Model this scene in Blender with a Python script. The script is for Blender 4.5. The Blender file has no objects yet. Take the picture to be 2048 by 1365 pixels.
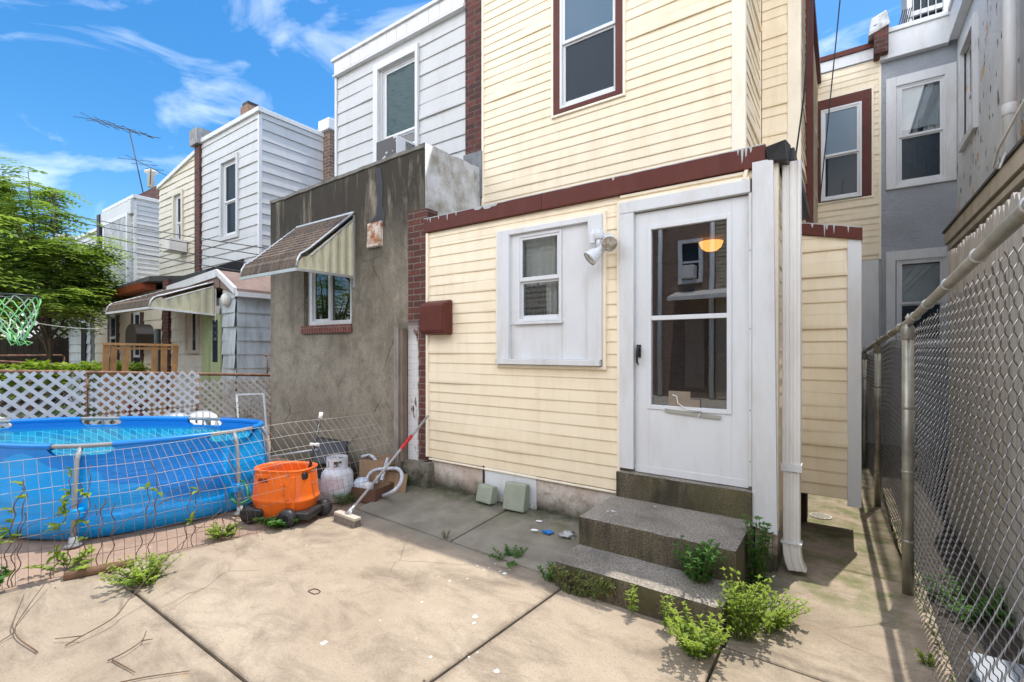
import bpy, bmesh, math, random
from mathutils import Vector, Matrix, noise
R = math.radians
rnd = random.Random(7)
sc = bpy.context.scene
col = sc.collection

# ------------------------------------------------------------------ camera
CAM_H = 1.52
YAW = R(34.9)
cd = bpy.data.cameras.new('camera'); cam = bpy.data.objects.new('camera', cd); col.objects.link(cam)
cam.location = (0, 0, CAM_H); cam.rotation_euler = (R(90), 0, YAW)
cd.sensor_width = 36; cd.lens = 950 / 2048 * 36; cd.shift_y = 17.5 / 2048
cd.clip_start = .05; cd.clip_end = 600
sc.camera = cam

# ------------------------------------------------------------------ sky and sun
SUN = Vector((.08, .312, 1)).normalized()
EL = math.asin(SUN.z); AZ = math.atan2(SUN.x, SUN.y)
w = bpy.data.worlds.new('World'); sc.world = w; w.use_nodes = True
nt = w.node_tree; nt.nodes.clear()
def wn(t, **k):
    n = nt.nodes.new(t)
    for a, b in k.items(): setattr(n, a, b)
    return n
wo = wn('ShaderNodeOutputWorld'); bg = wn('ShaderNodeBackground'); nt.links.new(bg.outputs[0], wo.inputs[0])
sky = wn('ShaderNodeTexSky', sky_type='NISHITA'); sky.sun_disc = False
sky.sun_elevation = EL; sky.sun_rotation = AZ; sky.air_density = 1.0; sky.dust_density = .6; sky.ozone_density = 2.0
hsv = wn('ShaderNodeHueSaturation'); hsv.inputs['Saturation'].default_value = 1.4; hsv.inputs['Value'].default_value = 1.0; hsv.inputs['Hue'].default_value = .497
nt.links.new(sky.outputs[0], hsv.inputs['Color'])
tc = wn('ShaderNodeTexCoord'); mp = wn('ShaderNodeMapping'); mp.inputs['Scale'].default_value = (1.6, 3.2, 5.5); mp.inputs['Rotation'].default_value = (.35, .5, .3)
nt.links.new(tc.outputs['Generated'], mp.inputs[0])
nz = wn('ShaderNodeTexNoise'); nz.inputs['Scale'].default_value = 1.5; nz.inputs['Detail'].default_value = 8; nz.inputs['Roughness'].default_value = .56; nz.inputs['Distortion'].default_value = 1.1
nt.links.new(mp.outputs[0], nz.inputs['Vector'])
cr = wn('ShaderNodeValToRGB'); cr.color_ramp.elements[0].position = .50; cr.color_ramp.elements[1].position = .82
cr.color_ramp.elements[1].color = (.55, .55, .55, 1)
nt.links.new(nz.outputs[0], cr.inputs[0])
mx = wn('ShaderNodeMixRGB'); mx.inputs[2].default_value = (9.0, 9.3, 9.8, 1)
nt.links.new(cr.outputs[0], mx.inputs[0]); nt.links.new(hsv.outputs[0], mx.inputs[1])
# added bright cloud, unseen behind the photographer, to fill the shaded house fronts
sx = wn('ShaderNodeSeparateXYZ'); nt.links.new(tc.outputs['Generated'], sx.inputs[0])
mr = wn('ShaderNodeMapRange'); mr.inputs['From Min'].default_value = .05; mr.inputs['From Max'].default_value = .5; mr.clamp = True
neg = wn('ShaderNodeMath', operation='MULTIPLY'); neg.inputs[1].default_value = -1
nt.links.new(sx.outputs['Y'], neg.inputs[0]); nt.links.new(neg.outputs[0], mr.inputs['Value'])
nz2 = wn('ShaderNodeTexNoise'); nz2.inputs['Scale'].default_value = 3.2; nz2.inputs['Detail'].default_value = 7
nt.links.new(tc.outputs['Generated'], nz2.inputs['Vector'])
cr2 = wn('ShaderNodeValToRGB'); cr2.color_ramp.elements[0].position = .38; cr2.color_ramp.elements[1].position = .55
nt.links.new(nz2.outputs[0], cr2.inputs[0])
mm = wn('ShaderNodeMath', operation='MULTIPLY'); nt.links.new(mr.outputs[0], mm.inputs[0]); nt.links.new(cr2.outputs[0], mm.inputs[1])
mx2 = wn('ShaderNodeMixRGB'); mx2.inputs[2].default_value = (19, 19, 19.5, 1)
nt.links.new(mm.outputs[0], mx2.inputs[0]); nt.links.new(mx.outputs[0], mx2.inputs[1]); nt.links.new(mx2.outputs[0], bg.inputs[0])
bg.inputs[1].default_value = .128

sd = bpy.data.lights.new('sun', 'SUN'); sun = bpy.data.objects.new('sun', sd); col.objects.link(sun)
sd.energy = 2.9; sd.angle = R(.55); sd.color = (1, .95, .87)
sun.rotation_euler = (-SUN).to_track_quat('-Z', 'Y').to_euler(); sun.location = (2, 6, 15)
sc.view_settings.view_transform = 'Standard'; sc.view_settings.look = 'None'
sc.view_settings.exposure = .74; sc.view_settings.gamma = 1
sc.render.engine = 'CYCLES'; sc.cycles.max_bounces = 8; sc.cycles.diffuse_bounces = 5; sc.cycles.transparent_max_bounces = 12
sc.cycles.use_denoising = True

# ------------------------------------------------------------------ helpers
def at(px, py, X=None, Y=None, Z=None):
    """world point on a plane that a pixel of the 2048-wide photograph falls on"""
    t = (px - 1024) / 950; v = (700 - py) / 950
    s, c = math.sin(YAW), math.cos(YAW)
    dx, dy = -s + t * c, c + t * s
    if Y is not None: d = Y / dy
    elif X is not None: d = X / dx
    else: d = (Z - CAM_H) / v
    return Vector((dx * d, dy * d, CAM_H + v * d))

def V(*a): return Vector(a if len(a) > 1 else a[0])

class MB:
    def __init__(s): s.v = []; s.f = []; s.sm = []; s.mi = []; s.t = []; s.m = 0; s.tint = .5
    def face(s, idx, smooth=False):
        s.f.append(idx); s.sm.append(smooth); s.mi.append(s.m); s.t.append(s.tint)
    def poly(s, pts, smooth=False):
        b = len(s.v); s.v += [tuple(p) for p in pts]; s.face(list(range(b, b + len(pts))), smooth)
    def box(s, x0, x1, y0, y1, z0, z1, M=None):
        b = len(s.v)
        for z in (z0, z1):
            for x, y in ((x0, y0), (x1, y0), (x1, y1), (x0, y1)):
                p = Vector((x, y, z)); s.v.append(tuple(M @ p if M else p))
        for q in ((3, 2, 1, 0), (4, 5, 6, 7), (0, 1, 5, 4), (1, 2, 6, 5), (2, 3, 7, 6), (3, 0, 4, 7)): s.face([b + i for i in q])
    def hexa(s, p):  # eight corners, bottom ring then top ring
        b = len(s.v); s.v += [tuple(q) for q in p]
        for q in ((3, 2, 1, 0), (4, 5, 6, 7), (0, 1, 5, 4), (1, 2, 6, 5), (2, 3, 7, 6), (3, 0, 4, 7)): s.face([b + i for i in q])
    def bar(s, a, b, w, h, up=(0, 0, 1)):
        a, b = V(a), V(b); d = (b - a); L = d.length
        if L < 1e-6: return
        d /= L; u = V(up)
        if abs(d.dot(u)) > .98: u = Vector((0, 1, 0))
        r = d.cross(u).normalized(); u = r.cross(d)
        M = Matrix((r, d, u)).transposed().to_4x4(); M.translation = a
        s.box(-w / 2, w / 2, 0, L, -h / 2, h / 2, M)
    def tube(s, pts, r, n=8, cap=True, closed=False):
        pts = [V(p) for p in pts]; k = len(pts)
        rs = r if isinstance(r, (list, tuple)) else [r] * k
        b = len(s.v); u = None
        for i, p in enumerate(pts):
            if closed: d = pts[(i + 1) % k] - pts[i - 1]
            else: d = pts[min(i + 1, k - 1)] - pts[max(i - 1, 0)]
            if d.length < 1e-9: d = Vector((0, 0, 1))
            d.normalize()
            if u is None:
                u = Vector((0, 0, 1)) if abs(d.z) < .9 else Vector((1, 0, 0))
            u = (u - d * u.dot(d))
            if u.length < 1e-6: u = d.orthogonal()
            u.normalize(); w_ = d.cross(u)
            for j in range(n):
                a = 2 * math.pi * j / n
                s.v.append(tuple(p + (u * math.cos(a) + w_ * math.sin(a)) * rs[i]))
        for i in range(k if closed else k - 1):
            for j in range(n):
                i2 = (i + 1) % k
                s.face([b + i * n + j, b + i * n + (j + 1) % n, b + i2 * n + (j + 1) % n, b + i2 * n + j], True)
        if cap and not closed:
            s.face([b + j for j in range(n)][::-1]); s.face([b + (k - 1) * n + j for j in range(n)])
    def lathe(s, c, prof, n=24, axis='Z', smooth=True, sx=1, sy=1, rot=0, power=2):
        b = len(s.v); c = V(c)
        for r, z in prof:
            for j in range(n):
                a = 2 * math.pi * j / n
                ca, sa = math.cos(a), math.sin(a)
                if power != 2:
                    k = (abs(ca) ** power + abs(sa) ** power) ** (-1 / power); ca *= k; sa *= k
                x, y = ca * r * sx, sa * r * sy
                x, y = x * math.cos(rot) - y * math.sin(rot), x * math.sin(rot) + y * math.cos(rot)
                if axis == 'Z': p = Vector((x, y, z))
                elif axis == 'Y': p = Vector((x, z, y))
                else: p = Vector((z, x, y))
                s.v.append(tuple(c + p))
        for i in range(len(prof) - 1):
            for j in range(n):
                s.face([b + i * n + j, b + i * n + (j + 1) % n, b + (i + 1) * n + (j + 1) % n, b + (i + 1) * n + j], smooth)
        if prof[0][0] > 1e-5: s.face([b + j for j in range(n)][::-1])
        if prof[-1][0] > 1e-5: s.face([b + (len(prof) - 1) * n + j for j in range(n)])
    def leaf(s, base, d, up, L, W, fold=.25, droop=.2):
        d = V(d).normalized(); up = V(up); r = d.cross(up)
        if r.length < 1e-4: r = d.orthogonal()
        r.normalize(); u = r.cross(d)
        b = len(s.v)
        m1 = base + d * L * .35; m2 = base + d * L * .7 - u * L * droop * .3; tip = base + d * L - u * L * droop
        k = u * W * fold
        s.v += [tuple(q) for q in (base, m1, m2, tip, m1 + r * W * .5 + k, m2 + r * W * .36 + k, m1 - r * W * .5 + k, m2 - r * W * .36 + k)]
        for q in ((0, 1, 4), (1, 2, 5, 4), (2, 3, 5), (0, 6, 1), (1, 6, 7, 2), (2, 7, 3)): s.face([b + i for i in q])
    def leaf2(s, base, d, up, L, W, fold=.2):
        d = V(d).normalized(); r = d.cross(V(up))
        if r.length < 1e-4: r = d.orthogonal()
        r.normalize(); u = r.cross(d); b = len(s.v)
        m = base + d * L * .42 + u * W * fold
        s.v += [tuple(q) for q in (base, m + r * W * .5, base + d * L, m - r * W * .5)]
        s.face([b, b + 1, b + 2]); s.face([b, b + 2, b + 3])
    def build(s, name, mats, parent=None, bevel=0, bseg=2):
        me = bpy.data.meshes.new(name); me.from_pydata(s.v, [], s.f)
        me.polygons.foreach_set('use_smooth', s.sm); me.polygons.foreach_set('material_index', s.mi)
        for m in (mats if isinstance(mats, (list, tuple)) else [mats]): me.materials.append(m)
        if len(set(s.t)) > 1:
            at_ = me.attributes.new('tint', 'FLOAT', 'FACE'); at_.data.foreach_set('value', s.t)
        me.update()
        o = bpy.data.objects.new(name, me); col.objects.link(o)
        if parent is not None:
            o.parent = parent
            if parent.type == 'EMPTY': o.location = -parent.location
        if bevel:
            b = o.modifiers.new('bevel', 'BEVEL'); b.width = bevel; b.segments = bseg; b.limit_method = 'ANGLE'; b.angle_limit = R(50)
        return o

def thing(name, label, cat, loc=(0, 0, 0), group=None):
    o = bpy.data.objects.new(name, None); col.objects.link(o); o.location = loc; o.empty_display_size = .1
    return tag(o, label, cat, group)
def tag(o, label, cat, group=None, kind=None):
    if label: o['label'] = label
    if cat: o['category'] = cat
    if group: o['group'] = group
    if kind: o['kind'] = kind
    return o
def struct(o): o['kind'] = 'structure'; return o

class Wall:
    """a frame on a wall: a runs along it, o out of it, z up"""
    def __init__(s, ax, pos, sg): s.ax = ax; s.pos = pos; s.sg = sg
    def p(s, a, o, z): return (a, s.pos + s.sg * o, z) if s.ax == 'Y' else (s.pos + s.sg * o, a, z)
    def box(s, mb, a0, a1, o0, o1, z0, z1):
        q = [s.p(a0, o0, z0), s.p(a1, o1, z1)]
        lo = [min(q[0][i], q[1][i]) for i in range(3)]; hi = [max(q[0][i], q[1][i]) for i in range(3)]
        mb.box(lo[0], hi[0], lo[1], hi[1], lo[2], hi[2])
    def hexa(s, mb, pts):
        mb.hexa([s.p(*q) for q in pts])

def cells(a0, a1, z0, z1, holes):
    """rectangle minus holes -> list of rectangles"""
    zs = sorted({z0, z1} | {z for h in holes for z in (h[2], h[3]) if z0 < z < z1}); out = []
    for za, zb in zip(zs, zs[1:]):
        zm = (za + zb) / 2
        cuts = sorted((max(a0, h[0]), min(a1, h[1])) for h in holes if h[2] < zm < h[3] and h[1] > a0 and h[0] < a1)
        a = a0
        for c0, c1 in cuts:
            if c0 > a: out.append((a, c0, za, zb))
            a = max(a, c1)
        if a < a1: out.append((a, a1, za, zb))
    return out
def wall_core(mb, W, a0, a1, z0, z1, holes=(), th=.12):
    for c in cells(a0, a1, z0, z1, holes): W.box(mb, c[0], c[1], -th, 0, c[2], c[3])
def siding(mb, W, a0, a1, z0, z1, exp=.1016, lip=.009, holes=(), zref=None, wav=.0012, slope=None, seam=2.6):
    """lapped boards; slope(a) may lower the top edge"""
    zr = z0 if zref is None else zref
    k0 = math.floor((z0 - zr) / exp + 1e-6); z = zr + k0 * exp; sd_ = rnd.random() * 50
    while z < z1 - 1e-4:
        zb, zt = max(z, z0), min(z + exp, z1)
        jn = a0 + rnd.random() * seam
        bk = (a0 + rnd.random() * (a1 - a0), .25 + .5 * rnd.random(), .006 + .007 * rnd.random()) if rnd.random() < .28 else None
        for c in cells(a0, a1, zb, zt, holes):
            n = max(1, int((c[1] - c[0]) / .12)); b = len(mb.v)
            lap = .0016 if c[0] > jn else 0
            for i in range(n + 1):
                a = c[0] + (c[1] - c[0]) * i / n
                wv = wav * noise.noise((a * 1.3 + sd_, z * 5, sd_)) * 4
                if bk: wv += bk[2] * max(0, 1 - ((a - bk[0]) / bk[1]) ** 2)
                def off(zz):
                    u = (zz - z) / exp
                    return .004 + lip * (1 - u) + wv + lap
                za, zc = c[2], c[3]
                if slope: zc = min(zc, slope(a)); za = min(za, zc)
                lipz = za + wv * 1.3 if abs(za - z) < 1e-5 else za
                mb.v += [W.p(a, -.002, za), W.p(a, off(za) - .0015, za - (.004 if abs(za - z) < 1e-5 else 0)), W.p(a, off(za), lipz + .003), W.p(a, off(zc), zc)]
            for i in range(n):
                q = b + i * 4
                for j in range(3): mb.face([q + j, q + j + 1, q + 4 + j + 1, q + 4 + j] if W.sg * (1 if W.ax == 'X' else -1) < 0 else [q + j, q + 4 + j, q + 4 + j + 1, q + j + 1])
        z += exp

# ------------------------------------------------------------------ materials
MATS = {}
class NT:
    def __init__(s, name):
        s.m = bpy.data.materials.new(name); s.m.use_nodes = True; s.t = s.m.node_tree; s.t.nodes.clear()
        s.out = s.n('ShaderNodeOutputMaterial'); s.tc = s.n('ShaderNodeTexCoord'); s.obj = s.tc.outputs['Object']
    def n(s, t, ins=None, **k):
        n = s.t.nodes.new(t)
        for a, b in k.items(): setattr(n, a, b)
        for a, b in (ins or {}).items():
            if isinstance(b, bpy.types.NodeSocket): s.t.links.new(b, n.inputs[a])
            else: n.inputs[a].default_value = b
        return n
    def noise(s, scale, detail=4, rough=.55, vec=None, dist=0):
        return s.n('ShaderNodeTexNoise', {'Vector': vec or s.obj, 'Scale': scale, 'Detail': detail, 'Roughness': rough, 'Distortion': dist}).outputs[0]
    def map(s, scale=(1, 1, 1), loc=(0, 0, 0), rot=(0, 0, 0), vec=None):
        return s.n('ShaderNodeMapping', {'Vector': vec or s.obj, 'Scale': scale, 'Location': loc, 'Rotation': rot}).outputs[0]
    def ramp(s, fac, stops):
        r = s.n('ShaderNodeValToRGB', {'Fac': fac}); e = r.color_ramp.elements
        while len(e) < len(stops): e.new(.5)
        for i, (p, c) in enumerate(stops):
            e[i].position = p; e[i].color = (c, c, c, 1) if isinstance(c, (int, float)) else (*c, 1)
        return r.outputs[0]
    def mix(s, fac, a, b, mode='MIX'):
        f = lambda c: (*c, 1) if isinstance(c, tuple) and len(c) == 3 else c
        return s.n('ShaderNodeMixRGB', {'Fac': fac, 'Color1': f(a), 'Color2': f(b)}, blend_type=mode).outputs[0]
    def math(s, op, a, b=0.0, clamp=False):
        return s.n('ShaderNodeMath', {0: a, 1: b}, operation=op, use_clamp=clamp).outputs[0]
    def rng(s, v, a, b, c=0, d=1):
        return s.n('ShaderNodeMapRange', {'Value': v, 'From Min': a, 'From Max': b, 'To Min': c, 'To Max': d}).outputs[0]
    def xyz(s):
        q = s.n('ShaderNodeSeparateXYZ', {0: s.obj}).outputs; return q[0], q[1], q[2]
    def bump(s, h, strength=.3, dist=.01, normal=None):
        d = {'Height': h, 'Strength': strength, 'Distance': dist}
        if normal: d['Normal'] = normal
        return s.n('ShaderNodeBump', d).outputs[0]
    def bsdf(s, color, rough=.6, normal=None, **k):
        d = {'Base Color': (*color, 1) if isinstance(color, tuple) and len(color) == 3 else color, 'Roughness': rough}
        if normal: d['Normal'] = normal
        for a, b in k.items(): d[a.replace('_', ' ')] = b
        p = s.n('ShaderNodeBsdfPrincipled', d); s.t.links.new(p.outputs[0], s.out.inputs[0]); return p
    def done(s, sh=None):
        if sh is not None: s.t.links.new(sh, s.out.inputs[0])
        MATS[s.m.name] = s.m; return s.m
def scale_c(c, k): return tuple(min(1, x * k) for x in c)
def plain(name, c, rough=.55, var=.12, sc_=6, bump=0, bsc=60, metallic=0, dirt=None, dirt_sc=(3, 3, .8), dirt_amt=.5, spec=.5):
    t = NT(name)
    cc = t.mix(t.ramp(t.noise(sc_, 5), [(.3, 0), (.7, 1)]), scale_c(c, 1 - var), scale_c(c, 1 + var))
    if dirt:
        f = t.ramp(t.noise(2.2, 7, .65, t.map(dirt_sc)), [(.48, 0), (.75, dirt_amt)])
        cc = t.mix(f, cc, dirt)
    nrm = t.bump(t.noise(bsc, 5), bump, .004) if bump else None
    t.bsdf(cc, rough, nrm, Metallic=metallic, Specular_IOR_Level=spec)
    return t.done()

# vinyl sidings
def vinyl(name, c, dark, exp=.1016, zref=0, amt=.35):
    t = NT(name); x, y, z = t.xyz()
    cc = t.mix(t.ramp(t.noise(.9, 4), [(.3, 0), (.7, 1)]), scale_c(c, .95), scale_c(c, 1.03))
    bn = t.n('ShaderNodeTexWhiteNoise', {'W': t.math('FLOOR', t.math('DIVIDE', t.math('SUBTRACT', z, zref), exp))}, noise_dimensions='1D').outputs[0]
    cc = t.mix(t.math('MULTIPLY', bn, .10), cc, dark)
    gr = t.math('MULTIPLY', t.rng(z, 1.0, .35), t.ramp(t.noise(4, 6, .7), [(.35, .15), (.7, .75)]), True)
    cc = t.mix(t.math('MULTIPLY', gr, amt * 1.3), cc, dark)
    streak = t.ramp(t.noise(3.5, 7, .7, t.map((2.2, 2.2, .35)), dist=.4), [(.46, 0), (.74, amt)])
    cc = t.mix(streak, cc, dark)
    blot = t.ramp(t.noise(1.3, 6, .7), [(.58, 0), (.75, amt * .8)])
    cc = t.mix(blot, cc, dark)
    spk = t.ramp(t.noise(38, 2, .5), [(.78, 0), (.80, .7)])
    cc = t.mix(spk, cc, scale_c(dark, .35))
    nb = t.bump(t.noise(14, 5, .6, t.map((1, 1, 12))), .12, .003)
    t.bsdf(cc, .42, nb, Specular_IOR_Level=.35)
    return t.done()
YEL = vinyl('yellow_vinyl', (.88, .77, .58), (.56, .42, .22), zref=.37, amt=.30)
WSD = vinyl('white_aluminium_siding', (.56, .575, .58), (.38, .37, .34), amt=.3)
BSD = vinyl('blue_grey_siding', (.52, .58, .62), (.26, .27, .26), amt=.8)
CSD = vinyl('cream_siding', (.66, .61, .50), (.40, .33, .24), amt=.4)
OSD = vinyl('old_white_siding', (.60, .62, .61), (.20, .19, .16), amt=.8)
TRIMY = plain('cream_trim', (.88, .80, .645), .45, .03, 3, dirt=(.45, .33, .17), dirt_amt=.25)
WHITE = plain('white_paint', (.66, .675, .69), .4, .03, 2, dirt=(.42, .37, .30), dirt_amt=.42)
WHITEV = plain('white_vinyl', (.67, .69, .71), .35, .02, 2, dirt=(.46, .43, .38), dirt_amt=.32)
BROWN = plain('brown_painted_metal', (.105, .026, .018), .5, .12, 5, dirt=(.20, .11, .09), dirt_amt=.15, spec=.25)
GREYP = plain('grey_paint_drips', (.42, .43, .44), .5, .1)
BLACK = plain('black_plastic', (.018, .018, .02), .4, .2)
DARK = plain('dark_void', (.012, .011, .010), .9, .2)
TAR = plain('roofing_tar', (.020, .021, .024), .6, .3, 12, .5, 30)
ROOFG = plain('roof_sheet', (.09, .085, .08), .9, .3, 4, .4, 40)
ROOFB = plain('brown_roll_roof', (.20, .14, .12), .9, .2, 5, .4, 60)
GALV = plain('galvanised_steel', (.34, .33, .29), .42, .25, 9, .15, 90, metallic=.65, dirt=(.16, .13, .09), dirt_amt=.5)
WIRE = plain('galvanised_wire', (.19, .19, .19), .45, .3, 20, metallic=.45)
RUST = plain('rusty_steel', (.22, .11, .065), .8, .45, 14, .5, 60, dirt=(.42, .36, .32), dirt_amt=.5)
ALU = plain('aluminium', (.55, .56, .56), .35, .1, metallic=.6)
GREYTUBE = plain('grey_powder_coat', (.27, .275, .285), .42, .08)
WOODG = plain('weathered_grey_wood', (.27, .235, .20), .85, .25, 5, .5, 40, dirt=(.12, .10, .08), dirt_sc=(12, 12, .7), dirt_amt=.8)
WOODB = plain('raw_orange_wood', (.42, .23, .09), .75, .25, 6, .3, 40, dirt=(.2, .1, .05), dirt_sc=(10, 10, 1), dirt_amt=.6)
WOODD = plain('dark_old_boards', (.035, .028, .022), .9, .4, 6, .4, 30)
STRAP = plain('green_plastic', (.01, .17, .06), .35, .1)
RED = plain('red_plastic', (.55, .015, .02), .4, .1)
CARD = plain('cardboard', (.30, .19, .11), .85, .12, 4, dirt=(.17, .1, .06), dirt_amt=.4)
CARD2 = plain('brown_wet_cardboard', (.12, .06, .035), .85, .2, 4)
PAPER = plain('white_paper', (.78, .78, .78), .7, .05)
STEELW = plain('worn_white_metal', (.68, .67, .63), .5, .08, dirt=(.35, .25, .17), dirt_amt=.4)

def brick(name, c1, c2, mortar, bw=.205, bh=.068, off=(0, 0), paint=0):
    t = NT(name); x, y, z = t.xyz()
    vec = t.n('ShaderNodeCombineXYZ', {0: t.math('ADD', t.math('ADD', x, y), off[0]), 1: t.math('ADD', z, off[1])}).outputs[0]
    wob = t.n('ShaderNodeMixRGB', {'Fac': .006, 'Color1': vec, 'Color2': t.n('ShaderNodeTexNoise', {'Vector': t.obj, 'Scale': 9.0}).outputs[1]}).outputs[0]
    b = t.n('ShaderNodeTexBrick', {'Vector': wob, 'Color1': (*c1, 1), 'Color2': (*c2, 1), 'Mortar': (*mortar, 1), 'Scale': 1.0, 'Mortar Size': .006, 'Mortar Smooth': .25, 'Bias': 0.0, 'Brick Width': bw, 'Row Height': bh})
    cc = t.mix(t.ramp(t.noise(16, 5), [(.35, 0), (.75, .6)]), b.outputs[0], scale_c(c1, .3))
    if paint:
        pf = t.ramp(t.noise(4.0, 7, .65, t.map((2.2, 2.2, 1))), [(.38, 0), (.42, 1)])
        lo = t.math('MULTIPLY', t.rng(z, 1.85, 1.6), t.rng(t.math('ADD', x, t.math('MULTIPLY', t.noise(9, 4), .06)), -3.72, -3.75))
        cc = t.mix(t.math('MULTIPLY', pf, t.math('MULTIPLY', lo, 1.0, True), True), cc, (.62, .61, .60))
    h = t.math('ADD', t.math('MULTIPLY', b.outputs[1], -1.0), t.math('MULTIPLY', t.noise(50, 4), .35))
    t.bsdf(cc, .85, t.bump(h, .8, .006)); return t.done()
BRICK = brick('old_red_brick', (.15, .045, .03), (.07, .027, .022), (.20, .17, .14), paint=1)
BRICK2 = brick('rowhouse_brick', (.27, .17, .12), (.17, .10, .075), (.46, .42, .36))
BRICKT = brick('dark_brick', (.15, .045, .032), (.06, .024, .022), (.13, .12, .11), bh=.07)

# weathered cement render with dark run-off below the coping
t = NT('stained_cement_render'); x, y, z = t.xyz()
base = t.mix(t.ramp(t.noise(1.2, 8, .7), [(.38, 0), (.62, 1)]), (.225, .188, .138), (.375, .33, .255))
base = t.mix(t.ramp(t.noise(5.5, 8, .75), [(.46, 0), (.62, .5)]), base, (.13, .11, .085))
base = t.mix(t.ramp(t.noise(75, 3, .7), [(.35, 0), (.7, .55)]), base, (.085, .072, .056))
runs = t.ramp(t.noise(1.9, 8, .68, t.map((2.8, 2.8, .42)), dist=.5), [(.32, 0), (.47, 1)])
top = t.rng(z, 2.1, 3.2)
base = t.mix(t.math('MULTIPLY', t.math('MULTIPLY', runs, top), .94, True), base, (.026, .022, .015))
runs2 = t.ramp(t.noise(2.2, 7, .65, t.map((3, 3, .3), (3, 1, 0)), dist=.7), [(.50, 0), (.72, .6)])
base = t.mix(t.math('MULTIPLY', runs2, t.rng(z, .9, 2.6), True), base, (.055, .045, .034))
pale = t.ramp(t.noise(3.0, 8, .7, t.map((1, 1, 1), (9, 2, 5)), dist=1.6), [(.55, 0), (.72, .45)])
base = t.mix(t.math('MULTIPLY', pale, t.rng(z, 2.1, 1.2), True), base, (.33, .29, .245))
ys = t.ramp(t.noise(2.0, 5, .5, t.map((9, 9, .5), (1, 5, 3))), [(.70, 0), (.76, .35)])
base = t.mix(t.math('MULTIPLY', ys, t.rng(z, 3.0, 3.6), True), base, (.20, .15, .03))
low = t.rng(t.math('ADD', z, t.math('MULTIPLY', t.noise(5, 5), .25)), .55, .15)
base = t.mix(t.math('MULTIPLY', low, .6, True), base, (.09, .08, .06))
vc = t.n('ShaderNodeTexVoronoi', {'Vector': t.n('ShaderNodeMixRGB', {'Fac': .15, 'Color1': t.obj, 'Color2': t.n('ShaderNodeTexNoise', {'Vector': t.obj, 'Scale': 3.0, 'Detail': 6.0}).outputs[1]}).outputs[0], 'Scale': 1.3}, feature='DISTANCE_TO_EDGE').outputs[0]
base = t.mix(t.math('MULTIPLY', t.ramp(vc, [(0, 1), (.008, 0)]), t.ramp(t.noise(1.4, 2), [(.5, 0), (.56, .8)])), base, (.04, .033, .025))
t.bsdf(base, .92, t.bump(t.noise(120, 5, .7), .45, .004, t.bump(t.noise(3, 5), .3, .03)))
RENDER_ = t.done()

# aluminium roof paint brushed over a parapet
t = NT('silver_roof_paint')
c0 = t.mix(t.ramp(t.noise(3, 7, .7), [(.42, 0), (.66, 1)]), (.56, .58, .60), (.28, .26, .22))
c0 = t.mix(t.ramp(t.noise(9, 6, .7, t.map((1, 1, .4))), [(.55, 0), (.75, .7)]), c0, (.07, .063, .05))
t.bsdf(c0, .55, t.bump(t.noise(25, 6), .5, .01), Metallic=.25); SILVER = t.done()

# grey stucco with flaked patches
def stucco(name, c, flakes=True):
    t = NT(name)
    c0 = t.mix(t.ramp(t.noise(1.4, 6), [(.3, 0), (.7, 1)]), scale_c(c, .85), scale_c(c, 1.12))
    h = t.noise(26, 4, .6, t.map((1, 1.9, .9), (0, 0, 0), (.7, 0, 0)))
    if flakes:
        mk = t.ramp(t.noise(2.6, 5, .62, t.map((1, 1, .65))), [(.60, 0), (.615, 1)])
        mk2 = t.ramp(t.noise(6.5, 3, .5, t.map((1, 1.3, .6), (4, 4, 4), (.5, 0, 0))), [(.64, 0), (.66, 1)])
        c0 = t.mix(mk, c0, (.62, .42, .25)); c0 = t.mix(mk2, c0, (.12, .12, .13))
        h = t.math('ADD', h, t.math('MULTIPLY', mk, -1.5))
    t.bsdf(c0, .8, t.bump(h, .75, .02)); return t.done()
STUC = stucco('grey_stucco', (.30, .325, .36)); STUCF = stucco('smooth_grey_stucco', (.34, .365, .40), False)
STUCL = stucco('light_grey_panel', (.42, .43, .44), False)
STUCS = stucco('side_grey_stucco', (.62, .64, .66))

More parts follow.
